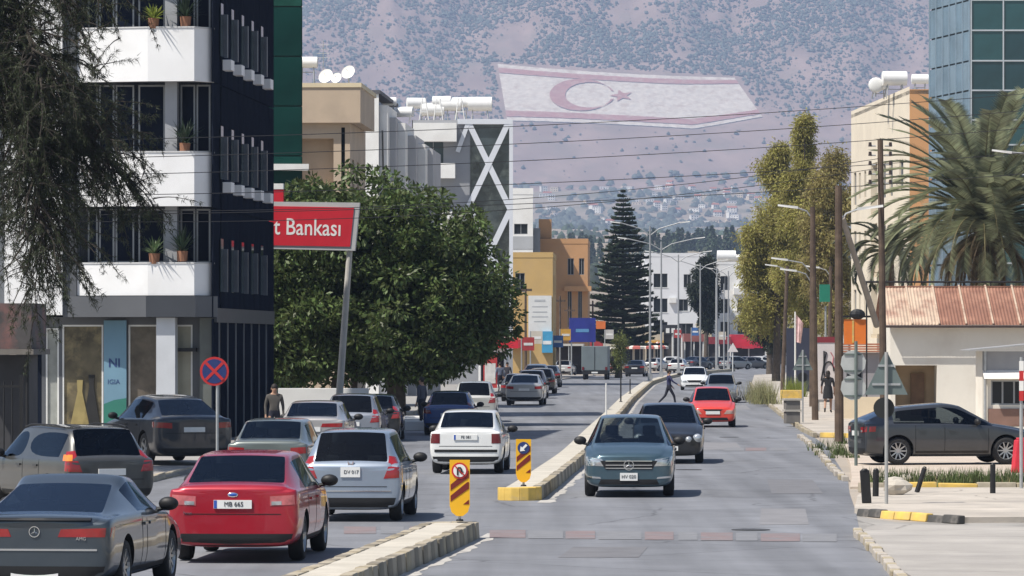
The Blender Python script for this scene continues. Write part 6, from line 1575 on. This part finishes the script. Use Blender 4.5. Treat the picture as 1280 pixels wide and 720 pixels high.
norfolk('tall conical dark green norfolk pine left of the white apartments',779,482,236,98,leafmat('norfolk_green',(.060,.085,.048),.3,.45,.2,.6,.5),13)

# row of conifers far behind the town
def far_conifer(i,px,Y,hgt,wid,lab):
    g=np.random.default_rng(100+i); x=AX(px,Y); z=float(land(x,Y)); t=thing('conifer_tree',lab,'tree',(x,Y,z-.5),0,'conifers on the rise behind the town'); V=[];Fc=[]
    for k in range(420):
        v=g.uniform(.08,1); r=wid*(1-v)**.8*g.uniform(.6,1.1)+.15; a=g.uniform(0,6.28); p=np.array([r*math.cos(a),r*math.sin(a),v*hgt]); s=wid*.28
        d=g.normal(size=(2,3))*s; j=len(V); V+=[p-d[0]*.5,p+d[1]*.5,p+d[0]*.5,p-d[1]*.5]; Fc.append((j,j+1,j+2,j+3))
    put('crown', fast_mesh('crown',np.array(V),np.array(Fc),MATS['norfolk_green']), t); MB().cyl((0,0,-1),(0,0,hgt*.9),wid*.08,.05,6).build('trunk', BARK, t)
rr=random.Random(8)
for i in range(30):
    px = [705,716,727,738,750,795,806,817,823,835,842,853,860,868,877,884,893,899,908,915,922,931,812,830,848,873,890,712,733,940][i]; Y=1900+rr.uniform(-150,200)
    x=AX(px,Y); z=float(land(x,Y)); want=AZ(rr.uniform(281,297) if px>790 else rr.uniform(289,298),Y)-z
    far_conifer(i,px,Y,max(8,min(26,want)),rr.uniform(2.2,3.6),'dark conifer in the row on the rise behind the white apartments')

# palm with its skirt of old fronds
PY=186; PX=AX(1229,PY); PZ=AZ(284,PY)
t=thing('palm_tree','large shaggy date palm rising behind the corrugated roof','tree',(PX,PY,.1))
PALM=leafmat('palm_green',(.23,.245,.15),.25,.4,.28,.42,1.0); PALMD=leafmat('palm_dry',(.20,.15,.085),.2,.3,.2,.7,1.0)
def frond(V,Fc,m,base,az,el,L,g,droop,lw=.45):
    n=16; p=np.array(base); pts=[p.copy()]; e=el
    for i in range(n):
        d=np.array([math.cos(az)*math.cos(e),math.sin(az)*math.cos(e),math.sin(e)]); p=p+d*L/n; pts.append(p.copy()); e-=droop/n*(1+i/n)
    m.tube([Vector(q) for q in pts],[.045*(1-i/(n+1))+.008 for i in range(n+1)],4)
    for i in range(1,n):
        for s in range(6):
            q=pts[i]+(pts[i+1]-pts[i])*s/6; d=pts[i+1]-pts[i]; d/=np.linalg.norm(d); sd=np.cross(d,[0,0,1]); sd/=np.linalg.norm(sd)+1e-6
            up=np.cross(sd,d)
            for sgn in (-1,1):
                l=lw*(1-.55*abs(i/n-.4))*g.uniform(.8,1.15); v=d*.62+sd*sgn*.72+up*.28+np.array([0,0,-.22]); v/=np.linalg.norm(v); tip=q+v*l; w=up*.032+d*.028
                j=len(V); V+=[q-w,q+w,tip]; Fc.append((j,j+1,j+2))
g=np.random.default_rng(21); V=[];Fc=[];m=MB()
for k in range(116):
    az=k*2.399963+g.uniform(-.2,.2); u=(k+.5)/116; el=R(84-84*u+g.uniform(-6,6)); frond(V,Fc,m,(.15*math.cos(az),.15*math.sin(az),PZ+.35-.5*u),az,el,g.uniform(5.2,6.4)*(1-.10*u),g,R(34+50*u),.80)
cr=put('crown', fast_mesh('crown',np.array(V),np.array(Fc),PALM), t); m.build('frond_ribs', M('frond_rib',(.20,.17,.08),.6,.1,2), t)['kind']='stuff'
V=[];Fc=[];m=MB()
for k in range(34):
    az=k*2.4+g.uniform(-.3,.3); frond(V,Fc,m,(.2*math.cos(az),.2*math.sin(az),PZ-.2-.6*g.uniform()),az,R(g.uniform(-48,0)),g.uniform(2.0,4.0),g,R(55),.42)
put('dead_fronds', fast_mesh('dead_fronds',np.array(V),np.array(Fc),PALMD), t); m.build('dead_frond_ribs', M('dead_rib',(.24,.17,.10),.7,.1,2), t)['kind']='stuff'
MB().tube([(0.1,0,-.1),(0.05,0,PZ*.5),(0,0,PZ+.3)],[.38,.33,.42],12).build('trunk', M('palm_trunk',(.12,.075,.05),.9,.3,5,bump=.6), t, smooth=True)
STB=MB().add([(-.07,0,0),(.07,0,0),(.05,.22,.30),(-.05,.22,.30),(0,.06,-.05),(0,.24,.26)],[(0,1,2,3),(0,3,5,4),(1,4,5,2),(0,4,1),(3,2,5)]).mesh('leaf_stub', M('stub_brown',(.16,.085,.055),.9,.25,5))
for k in range(70): 
    a=k*2.4; z=PZ-2.4+2.5*k/70; put('leaf_stub',STB,t,(.34*math.cos(a),.34*math.sin(a),z),(0,0,a-math.pi/2))
# a bushy second palm crown low behind the pole
t2=thing('palm_tree','lower grey green palm behind the tall insulator pole','tree',(AX(1112,196),196,.1)); V=[];Fc=[];m=MB(); pz=AZ(318,196)
for k in range(34):
    az=k*2.4; u=(k+.5)/34; frond(V,Fc,m,(0,0,pz),az,R(75-85*u),g.uniform(2.2,3.0),g,R(60+30*u),.4)
put('crown', fast_mesh('crown',np.array(V),np.array(Fc),leafmat('palm_grey_green',(.11,.12,.075),.25,.4,.25,.5,1.0)), t2); MB().cyl((0,0,-.1),(0,0,pz),.25,.2,10).build('trunk', MATS['palm_trunk'], t2); m.build('frond_ribs', MATS['frond_rib'], t2)['kind']='stuff'

# foreground pine: trunk outside the frame, long branches with drooping needle tufts
PT=thing('pine_tree','dark drooping pine branches in front of the white corner block','tree',(-14.2,100,.1))
g=np.random.default_rng(31); NV=[];NF=[];tw=MB()
def needles(p, d, n, L):
    for i in range(n):
        v=d*.5+g.normal(scale=.55,size=3)+np.array([0,0,-.35]); v/=np.linalg.norm(v); l=L*g.uniform(.6,1.2); q=p+g.normal(scale=.03,size=3)
        w=np.cross(v,g.normal(size=3)); w/=np.linalg.norm(w)+1e-6; w*=.008; j=len(NV); NV.extend([q-w,q+w,q+v*l]); NF.append((j,j+1,j+2))
def grow(p, d, L, r, depth):
    n=max(4,int(L/.16)); pts=[p.copy()]; dirs=[]
    for i in range(n):
        d=d+g.normal(scale=.10,size=3)+np.array([0,0,-.035 if depth==0 else (-.05 if depth==1 else -.10)]); d/=np.linalg.norm(d); p=p+d*L/n; pts.append(p.copy()); dirs.append(d.copy())
    tw.tube([Vector(q) for q in pts],[max(.004,r*(1-.8*i/n)) for i in range(n+1)],5)
    for i in range(1,n+1):
        if depth<2:
            for _ in range(2 if depth==0 else 1):
                if g.uniform()<(.62 if depth==0 else .56):
                    dd=dirs[i-1]*.7+g.normal(scale=.65,size=3)+np.array([0,-.0,-.12]); dd/=np.linalg.norm(dd); grow(pts[i],dd,L*g.uniform(.24,.42) if depth==0 else L*g.uniform(.35,.6),r*.5,depth+1)
        if depth>=1 and i>=n*.35: needles(pts[i],dirs[i-1],15 if depth==2 else 10,.14)
s100=55.0
def PW(px,py,Y=100): return np.array([AX(px,Y)+14.2,Y-100,AZ(py,Y)-.1])
for (a,b,L) in (((-75,40),(200,35),3.1),((-75,60),(190,150),3.6),((-75,10),(90,20),2.4),((-75,-30),(60,-20),2.2),((-75,100),(150,180),3.3),((-75,70),(90,100),2.3),((-75,95),(160,180),3.3),((-75,60),(150,190),3.3),((-75,20),(170,110),3.2)):
    p=PW(a[0],a[1]-28,100+g.uniform(-1,1)); q=PW(b[0],b[1]-28,100+g.uniform(-1.5,1.5)); d=q-p; d/=np.linalg.norm(d); d[2]+=.12; grow(p,d,L*1.6,.06,0)
put('crown', fast_mesh('crown',np.array(NV),np.array(NF),leafmat('pine_needle',(.034,.042,.017),.3,.5,.2,.6,.6)), PT)
print('needles',len(NF))
tw.build('twigs', M('pine_twig',(.035,.028,.022),.9,.2,5), PT)['kind']='stuff'
MB().tube([(1.3-1.32,0,-.1),(-.05,0,5),(-.1,0,12)],[.30,.26,.16],12).build('trunk', BARK, PT, smooth=True)
# upper crown of the same pine, above and left of the frame, whose shade falls on the pavement
cs=[];rs=[]
for k in range(60): cs.append((g.uniform(-3.2,2.2),g.uniform(-2.6,2.6),g.uniform(11.4,14.5))); rs.append(g.uniform(.5,.9))
V,Fc=leaf_cloud(cs,rs,60,.4,g,.5,.7,.2,.2); put('upper_crown', fast_mesh('upper_crown',V,Fc,MATS['pine_needle']), PT)

# yellowing sprig and balcony plants
def agave(label,px,py,Y,r,n,mat,seed,h=1.0):
    g2=np.random.default_rng(seed); t=thing('balcony_plant',label,'plant',(AX(px,Y),Y,AZ(py,Y)),0,'balcony plants'); V=[];Fc=[]
    for k in range(n):
        a=k*2.4; e=R(g2.uniform(5,85)); L=r*g2.uniform(.7,1.15); d=np.array([math.cos(a)*math.cos(e),math.sin(a)*math.cos(e),math.sin(e)*h]); p=d*.03; sd=np.cross(d,[0,0,1]); sd/=np.linalg.norm(sd)+1e-6; mid=p+d*L*.55; tip=p+d*L+np.array([0,0,-.14*L]); w=sd*.028
        j=len(V); V+=[p-w*.6,p+w*.6,mid+w,mid-w]; Fc.append((j,j+1,j+2,j+3)); j=len(V); V+=[mid-w,mid+w,tip+w*.1,tip-w*.1]; Fc.append((j,j+1,j+2,j+3))
    put('leaves', fast_mesh('leaves',np.array(V),np.array(Fc),mat), t); MB().cyl((0,0,-.28),(0,0,.03),.14,.17,10).build('pot', M('clay_pot',(.25,.12,.07),.8,.1,4), t)
AG=leafmat('yucca_green',(.10,.15,.07),.2,.35,.25,.5,2); AGD=leafmat('yucca_dark',(.025,.045,.025),.2,.35,.2,.5,2); AGY=leafmat('yucca_lime',(.22,.27,.05),.2,.3,.3,.5,2)
agave('spiky pale green yucca on the lowest white balcony',193,318,130.75,.60,60,AG,1); agave('spiky dark yucca beside the pale one on the lowest balcony',228,315,130.8,.68,60,AGD,2,1.2)
agave('lime green spiky plant on the top white balcony',192,24,130.75,.52,60,AGY,3); agave('dark bushy plant on the top balcony edge',232,22,130.8,.70,70,AGD,4,1.2)
agave('dark leafy plant on the middle white balcony',231,180,130.8,.70,60,AGD,5,1.2)
# ================================================================== PEOPLE
def person(label, loc, rz, J, cols, hair=(.02,.015,.012), skirt=False, scale=1.0, group=None):
    """J: joint positions (m) in the person's own frame (facing +y); body grown as one skin from the joints"""
    t = thing('person', label, 'person', loc, rz, group)
    E = []; names = list(J); idx = {n:i for i,n in enumerate(names)}
    bones = [('pelvis','waist'),('waist','chest'),('chest','neck'),('neck','head0'),('head0','head1')]
    rad = dict(pelvis=(.15,.12),waist=(.125,.10),chest=(.16,.115),neck=(.055,.055),head0=(.078,.088),head1=(.085,.095))
    for s in 'lr':
        bones += [('chest','sh'+s),('sh'+s,'el'+s),('el'+s,'wr'+s),('wr'+s,'pa'+s),('pelvis','hip'+s),('hip'+s,'kn'+s),('kn'+s,'an'+s),('an'+s,'toe'+s)]
        rad.update({'sh'+s:(.068,.068),'el'+s:(.046,.046),'wr'+s:(.030,.030),'pa'+s:(.036,.026),'hip'+s:(.092,.092),'kn'+s:(.062,.062),'an'+s:(.042,.042),'toe'+s:(.042,.034)})
    verts = [Vector(J[n])*scale for n in names]; edges = [(idx[a],idx[b]) for a,b in bones]; rads=[rad[n] for n in names]; tagn=list(names)
    for s in 'lr':                                     # five fingers per hand
        pa = Vector(J['pa'+s])*scale; d=(pa-Vector(J['wr'+s])*scale).normalized(); sd=d.cross(Vector((0,1,.3))).normalized(); up=sd.cross(d)
        for k,(o,L) in enumerate(((-.030,.058),(-.010,.075),(.010,.080),(.028,.070),(.042,.045))):
            base=pa+d*.03+sd*o if k else pa+sd*-.036-d*.01
            dd=(d+sd*(-.7)).normalized() if k==0 else d
            a=len(verts); verts += [base+dd*L*.5+up*.006, base+dd*L+up*.022]; edges += [(idx['pa'+s],a),(a,a+1)]; rads += [(.0095,.0095),(.008,.008)]; tagn += ['fi'+s,'fi'+s]
    me=bpy.data.meshes.new('body'); me.from_pydata(verts,edges,[]); o=bpy.data.objects.new('body',me); COL.objects.link(o)
    o.modifiers.new('k','SKIN'); o.modifiers['k'].use_smooth_shade=True
    for i,sv in enumerate(me.skin_vertices[0].data): sv.radius=(rads[i][0]*scale,rads[i][1]*scale); sv.use_root=(i==idx['pelvis'])
    sb=o.modifiers.new('s','SUBSURF'); sb.levels=2; sb.render_levels=2
    dg=bpy.context.evaluated_depsgraph_get(); dg.update(); bme=bpy.data.meshes.new_from_object(o.evaluated_get(dg)); bpy.data.objects.remove(o)
    skin,top,leg,shoe = cols; bme.materials.clear()
    for c in (skin,top,leg,shoe): bme.materials.append(c)
    segs=[(verts[a],verts[b],tagn[a],tagn[b]) for a,b in edges]
    def zone(a,b,u):
        k=(a,b)
        if b.startswith('fi') or a.startswith('fi') or b.startswith('pa') or b.startswith('head') or b=='neck' and u>.75: return 0
        if b.startswith('toe') or (b.startswith('an') and u>.9): return 3
        if b.startswith('el'): return 1
        if b.startswith('wr'): return 1 if cols_long else (0 if u>.1 else 1)
        if b.startswith('hip') or b.startswith('kn') or b.startswith('an'): return 2
        if a=='pelvis' and b=='waist': return 2 if u<.35 else 1
        return 1
    cols_long = not skirt
    for p in bme.polygons:
        c=p.center; best=(9,0)
        for (A,B,a,b) in segs:
            ab=B-A; u=max(0,min(1,(c-A).dot(ab)/max(ab.length_squared,1e-9))); dist=(c-A-ab*u).length
            if dist<best[0]: best=(dist,zone(a,b,u))
        p.material_index=best[1]; p.use_smooth=True
    bo=put('body',bme,t)
    h1=Vector(J['head1'])*scale; h0=Vector(J['head0'])*scale; HM=M('hair_dark',hair,.7,.15,9)
    hc=h0.lerp(h1,.62); m=MB(); m.sphere((hc.x,hc.y-.022,hc.z+.028),(.092,.100,.105),14,10); m.build('hair',HM,t,smooth='all')
    if skirt:
        MB().sphere((hc.x,hc.y-.07,hc.z-.09),(.085,.055,.16),12,8).build('long_hair',HM,t,smooth='all')
        p=Vector(J['pelvis'])*scale; m=MB(); n=18
        for (z,rx,ry) in ((p.z+.16,.16,.125),(p.z,.19,.155),(p.z-.18,.205,.17),(p.z-.36,.215,.185)):
            for i in range(n): a=2*math.pi*i/n; m.v.append((p.x+rx*math.cos(a),p.y+ry*math.sin(a),z))
        m.f=[(j*n+i,(j+1)*n+i,(j+1)*n+(i+1)%n,j*n+(i+1)%n) for j in range(3) for i in range(n)]; m.build('dress_skirt',cols[1],t,smooth='all')
    # face
    fy=hc.y+.086
    for s in (-1,1): MB().sphere((s*.032,fy-.006,hc.z-.005),(.013,.010,.009),8,6).build('eye',M('eye_dark',(.03,.02,.02),.3,.05,5),t,smooth='all')
    m=MB(); m.add([(-.014,fy-.006,hc.z-.045),(.014,fy-.006,hc.z-.045),(0,fy+.022,hc.z-.042),(0,fy-.002,hc.z+.005)],[(0,1,2),(0,2,3),(1,3,2)]); m.build('nose',cols[0],t)
    MB().sphere((0,fy-.012,hc.z-.072),(.026,.010,.007),8,5).build('mouth',M('lips',(.30,.12,.10),.5,.05,5),t,smooth='all')
    for s in (-1,1): MB().sphere((s*.088,hc.y-.01,hc.z-.02),(.012,.025,.034),8,6).build('ear',cols[0],t,smooth='all')
    return t
SKIN=M('skin_tan',(.36,.21,.14),.55,.06,6); SHOE=M('shoe_dark',(.02,.018,.016),.6,.1,5)
def pose(stride=0.0, arm_l=(0,0,0), arm_r=(0,0,0), spread=.0):
    """standing joints; stride swings the legs, arms given as wrist targets relative to the shoulders"""
    J=dict(pelvis=(0,0,.95),waist=(0,.01,1.12),chest=(0,0,1.34),neck=(0,.0,1.49),head0=(0,.015,1.57),head1=(0,.02,1.66))
    for s,k in (('l',-1),('r',1)):
        st=stride*k
        J['hip'+s]=(k*.10,0,.90); J['kn'+s]=(k*.11,.04+st*.30,.50+.015*abs(st)); J['an'+s]=(k*.11,st*.52-.02-(.14 if st<0 else 0),.10+(.07 if st<0 else 0)); J['toe'+s]=(k*.125,J['an'+s][1]+.16,.045+(.0 if st>=0 else .0))
        J['sh'+s]=(k*.19,0,1.40)
        w=arm_l if s=='l' else arm_r
        J['el'+s]=tuple(np.array(J['sh'+s])+np.array((k*.06,-.03,-.28))+np.array(w)*.45); J['wr'+s]=tuple(np.array(J['el'+s])+np.array((0,.07,-.24))+np.array(w)*.55); J['pa'+s]=tuple(np.array(J['wr'+s])+(np.array(J['wr'+s])-np.array(J['el'+s]))*.30)
    return J
NAVYC=M('navy_clothes',(.022,.024,.075),.8,.12,5); DARKC=M('dark_trousers',(.016,.017,.03),.8,.12,5); BLKC=M('black_dress',(.014,.014,.016),.8,.12,5); GRYC=M('grey_olive_jacket',(.075,.068,.06),.85,.15,5)
person('person in dark navy clothes striding across the road between the cars with one arm out',(AX(836,208),208,.012),R(-78),pose(.62,(0,.18,.06),(0.1,.30,.16)),(SKIN,NAVYC,DARKC,SHOE))
person('person in a short black dress with dark hair seen from behind near the script billboard',(AX(1035,181),181,.125),R(-8),pose(.12,(-.02,.10,.05),(0,.02,.0)),(SKIN,BLKC,SKIN,SHOE),skirt=True)
person('person in a grey olive jacket on the pavement at the end of the charcoal facade',(AX(343,124),124,.105),R(190),pose(.2),(SKIN,GRYC,DARKC,SHOE))
for i,(px,Y,c,lab) in enumerate(((625,262,(.12,.14,.2),'person in a bluish shirt walking by the shops'),(634,268,(.03,.03,.04),'person in black standing by the shops near the parked cars'),(527,150,(.07,.075,.10),'person in grey blue clothes in the shade under the fig tree'))):
    person(lab,(AX(px,Y),Y,.105),R([10,170,60][i]),pose([.3,.1,.2][i]),(SKIN,M('clothes_%d'%i,c,.85,.12,5),DARKC,SHOE))

# ================================================================== CARS IN PLACE
SIL=(.42,.44,.46)
# oncoming and outgoing traffic
car('coupe_car','grey blue coupe with three pointed star and black boot lip spoiler','coupe',(.055,.070,.085),43,53.4,.115,lip=True,plate='',tail='thin',taillens=TAIL,emblem='round_rear',ez=.80,pz=.27,psize=(.28,.06),lev=3,mirror=BLACK,badge=(.55,.72,.055,'AMG'),chrome_strip=.58,metal=.55)
car('saloon_car','bright red saloon with number plate MB 665','saloon',(.36,.008,.022),291,62.0,.066,plate='MB 665',tail='wide',taillens=M('pink_lamp_lens',(.50,.13,.14),.12,.3,9,coat=.7),emblem='oval_rear',ez=.93,pz=.80,psize=(.26,.058),lev=3,badge=(-.62,.68,.05,'Focus'),metal=.25)
car('hatchback_car','silver blue compact hatchback with large dark rear window','mpv',(.30,.35,.42),438,75.6,.07,plate='DV 017',tail='tall',emblem='h_rear',ez=.965,pz=.83,psize=(.165,.085),chrome_strip=.50,lev=3,metal=.5)
car('saloon_car','boxy white old saloon with square red tail lamps','boxy',(.74,.74,.72),582,102.6,.055,plate='FE 081',tail='block',taillens=TAILD,pz=.84,psize=(.27,.06),bumper_strip=True,metal=0,glass=CARGLASS2)
car('estate_car','dusty grey estate car with roof rails turning by the kerb','wagon',(.06,.06,.057),140,80.2,-.50,rails=True,amber=True,tail='tall',plate='',pz=.70,metal=.3)
car('crossover_car','dark blue grey sloping crossover parked before the shop','suv',(.028,.034,.046),243,106.5,-.38,tail='wide',plate='',pz=.84,metal=.4,z=.1)
car('saloon_car','grey green saloon behind the red saloon','boxy',(.15,.17,.16),334,90.8,.07,tail='wide',plate='',metal=.4,glass=CARGLASS2)
car('saloon_car','pinkish silver saloon with full width red lamps by the white wall','saloon',(.42,.40,.39),388,116,.05,tail='thin',plate='',metal=.4,glass=CARGLASS2)
car('hatchback_car','dark roofed silver hatchback next to the white wall','mpv',(.26,.28,.32),438,127.5,.05,tail='tall',plate='',metal=.4)
car('hatchback_car','black hatchback half hidden beside the dark roofed silver one','hatch',(.015,.016,.018),466,135.5,.02,tail='tall',plate='',metal=.2)
car('hatchback_car','deep blue hatchback waiting beside the fig tree','hatch',(.016,.055,.19),561,144.5,.03,tail='tall',plate='',metal=.4,taillens=TAILD)
car('hatchback_car','pale silver hatchback just beyond the deep blue one','mpv',(.52,.52,.50),592,168.5,.03,tail='tall',plate='',metal=.3)
car('saloon_car','silver saloon with red lamps last in the parked queue','saloon',(.42,.42,.42),655,213.5,.06,tail='wide',plate='',metal=.4)
for i,(px,Y,mdl,c,lab) in enumerate(((646,228,'hatch',(.05,.055,.07),'dark grey hatchback touching the silver saloon in the queue'),(664,240,'mpv',(.06,.07,.10),'dark blue hatchback third in the queue by the shops'),(676,262,'wagon',(.11,.11,.10),'olive grey estate farther along the queue by the shops'),(669,285,'suv',(.03,.03,.035),'black tall car at the head of the queue by the shops'),(684,300,'saloon',(.04,.045,.05),'charcoal saloon leaving the queue by the canopy shop'))):
    car('queued_car',lab,mdl,c,px,Y,.045,tail='wide',plate='',lev=1,metal=.3,detail=0,group='cars queued by the shops')
car('mpv_car','teal blue oncoming car with three pointed star on its grille','bclass',(.058,.105,.135),786,87.4,math.pi+.04,front='plain',bars=True,fog=True,front_star=True,fplate='HV 020',fpz=.40,fpsize=(.17,.075),lev=3,grille=(.50,.54,.71),metal=.5,glass=CARGLASS2,headlens=LENS)
car('saloon_car','black oncoming saloon with twin round headlamps','saloon',(.012,.012,.014),835,111.3,math.pi+.04,front='twin',metal=.2,grille=(.30,.48,.68),fpz=.38)
car('hatchback_car','orange red oncoming old hatchback','hatch',(.62,.045,.025),891,158.2,math.pi+.03,front='plain',metal=0,fpz=.52,headlens=M('dull_lens',(.45,.30,.26),.2,.2,9),fplate='',grille=(.30,.57,.64),mirror=BLACK)
car('saloon_car','grey oncoming saloon behind the orange red hatchback','boxy',(.19,.20,.21),902,222,math.pi+.03,lev=1,metal=.4)
car('saloon_car','white oncoming saloon with twin dark grilles','saloon',(.76,.76,.75),868,281,math.pi+.05,metal=0,grille=(.40,.50,.64))
car('saloon_car','dark car beyond the median waiting near the norfolk pine','saloon',(.02,.022,.03),793,395,.12,lev=1,detail=0)
car('hatchback_car','white hatchback on the far left lane by the bend','hatch',(.70,.70,.68),845,445,.20,lev=1,detail=0)
for i,(px,Y,c,lab) in enumerate(((877,505,(.05,.05,.055),'dark parked car under the dark tree at the bend'),(891,512,(.30,.31,.30),'grey green parked car at the bend'),(918,520,(.035,.04,.045),'charcoal parked car before the red shop'),(933,532,(.62,.62,.62),'white parked car before the red shop'),(825,520,(.5,.5,.5),'silver parked car among the far parasols'))):
    car('parked_car',lab,'hatch',c,px,Y,1.1+.1*i,lev=1,detail=0,metal=.2,group='cars parked at the bend')
car('saloon_car','white saloon coming round the far bend','saloon',(.72,.72,.70),957,548,math.pi+.2,lev=1,detail=0,metal=0)
for i,(px,Y,c,lab) in enumerate(((703,405,(.45,.45,.45),'silver parked car before the canopy shop'),(716,425,(.03,.03,.035),'black parked car beside the blue billboard'),(762,455,(.30,.03,.03),'dark red parked car beneath the norfolk pine'),(812,470,(.5,.5,.5),'pale grey car waiting at the bend'),(858,500,(.04,.05,.08),'navy car at the bend by the brown signed shop'),(905,500,(.25,.26,.27),'mid grey car at the bend by the triangular sign'),(925,512,(.08,.08,.09),'dark grey car at the bend beside the white parked one'))):
    car('parked_car',lab,('hatch','saloon','mpv')[i%3],c,px,Y,(.15,.2,.3,.4,.6,.8,.9)[i],lev=1,detail=0,metal=.2,group='cars parked at the bend')
# parked side-on at the right
car('hatchback_car','dark grey hatchback parked side on before the white house','mazda',(.052,.057,.066),1180,107.5,R(80),centre=True,tail='wide',spokes=10,lev=3,metal=.5,z=.05,quarter=True,mirror=BLACK)
# grey van
t=thing('box_van','grey box van seen from behind beyond the parked queue','van',(AX(745,362),362,.012),-.07)
VG=M('van_grey',(.145,.175,.185),.6,.08,1.2)
b=MB().box(-1.08,1.08,-2.2,1.6,.75,2.75).build('box_body', VG, t, bevel=.05); MB().box(-.02,.02,-2.225,-2.2,.8,2.68).build('door_seam', SEAM, t)
MB().prism_xz([(-1.0,.5),(1.0,.5),(.9,2.1),(-.9,2.1)],1.62,3.1).build('cab', VG, t, bevel=.06); MB().box(-1.05,1.05,-2.25,-2.05,.45,.72).build('bumper', BLACK, t)
for s in (-1,1):
    MB().box(s*.95-.09,s*.95+.09,-2.245,-2.2,.80,1.05).build('taillight', TAILD, t); MB().box(s*1.25-.1,s*1.25+.1,2.2,2.3,1.5,1.9).build('mirror', BLACK, t)
    for y in (-1.2,2.2):
        w=put('wheel',HUB,t,(s*.88,y,.36),(0,0,0 if s>0 else math.pi)); w.scale=(.4,.36,.36); put('tyre',TYRE,w); put('rim',RIMS[7],w)
MB().box(-.26,.26,-2.262,-2.252,.53,.65).build('number_plate', PLATEW, t)

# ================================================================== HAZE
HZM=bpy.data.materials.new('haze_air'); HZM.use_nodes=True; nt=HZM.node_tree; nt.nodes.clear()
oo=nt.nodes.new('ShaderNodeOutputMaterial'); pv=nt.nodes.new('ShaderNodeVolumePrincipled'); pv.inputs['Color'].default_value=(.54,.69,1.0,1); pv.inputs['Density'].default_value=1.1e-4; pv.inputs['Anisotropy'].default_value=0.0
nt.links.new(pv.outputs[0],oo.inputs['Volume'])
hz=struct('haze', MB().box(-2600,3000,-120,9700,-6,1420).mesh('haze',HZM),'stuff')
SC.cycles.volume_step_rate=4; SC.cycles.volume_max_steps=64
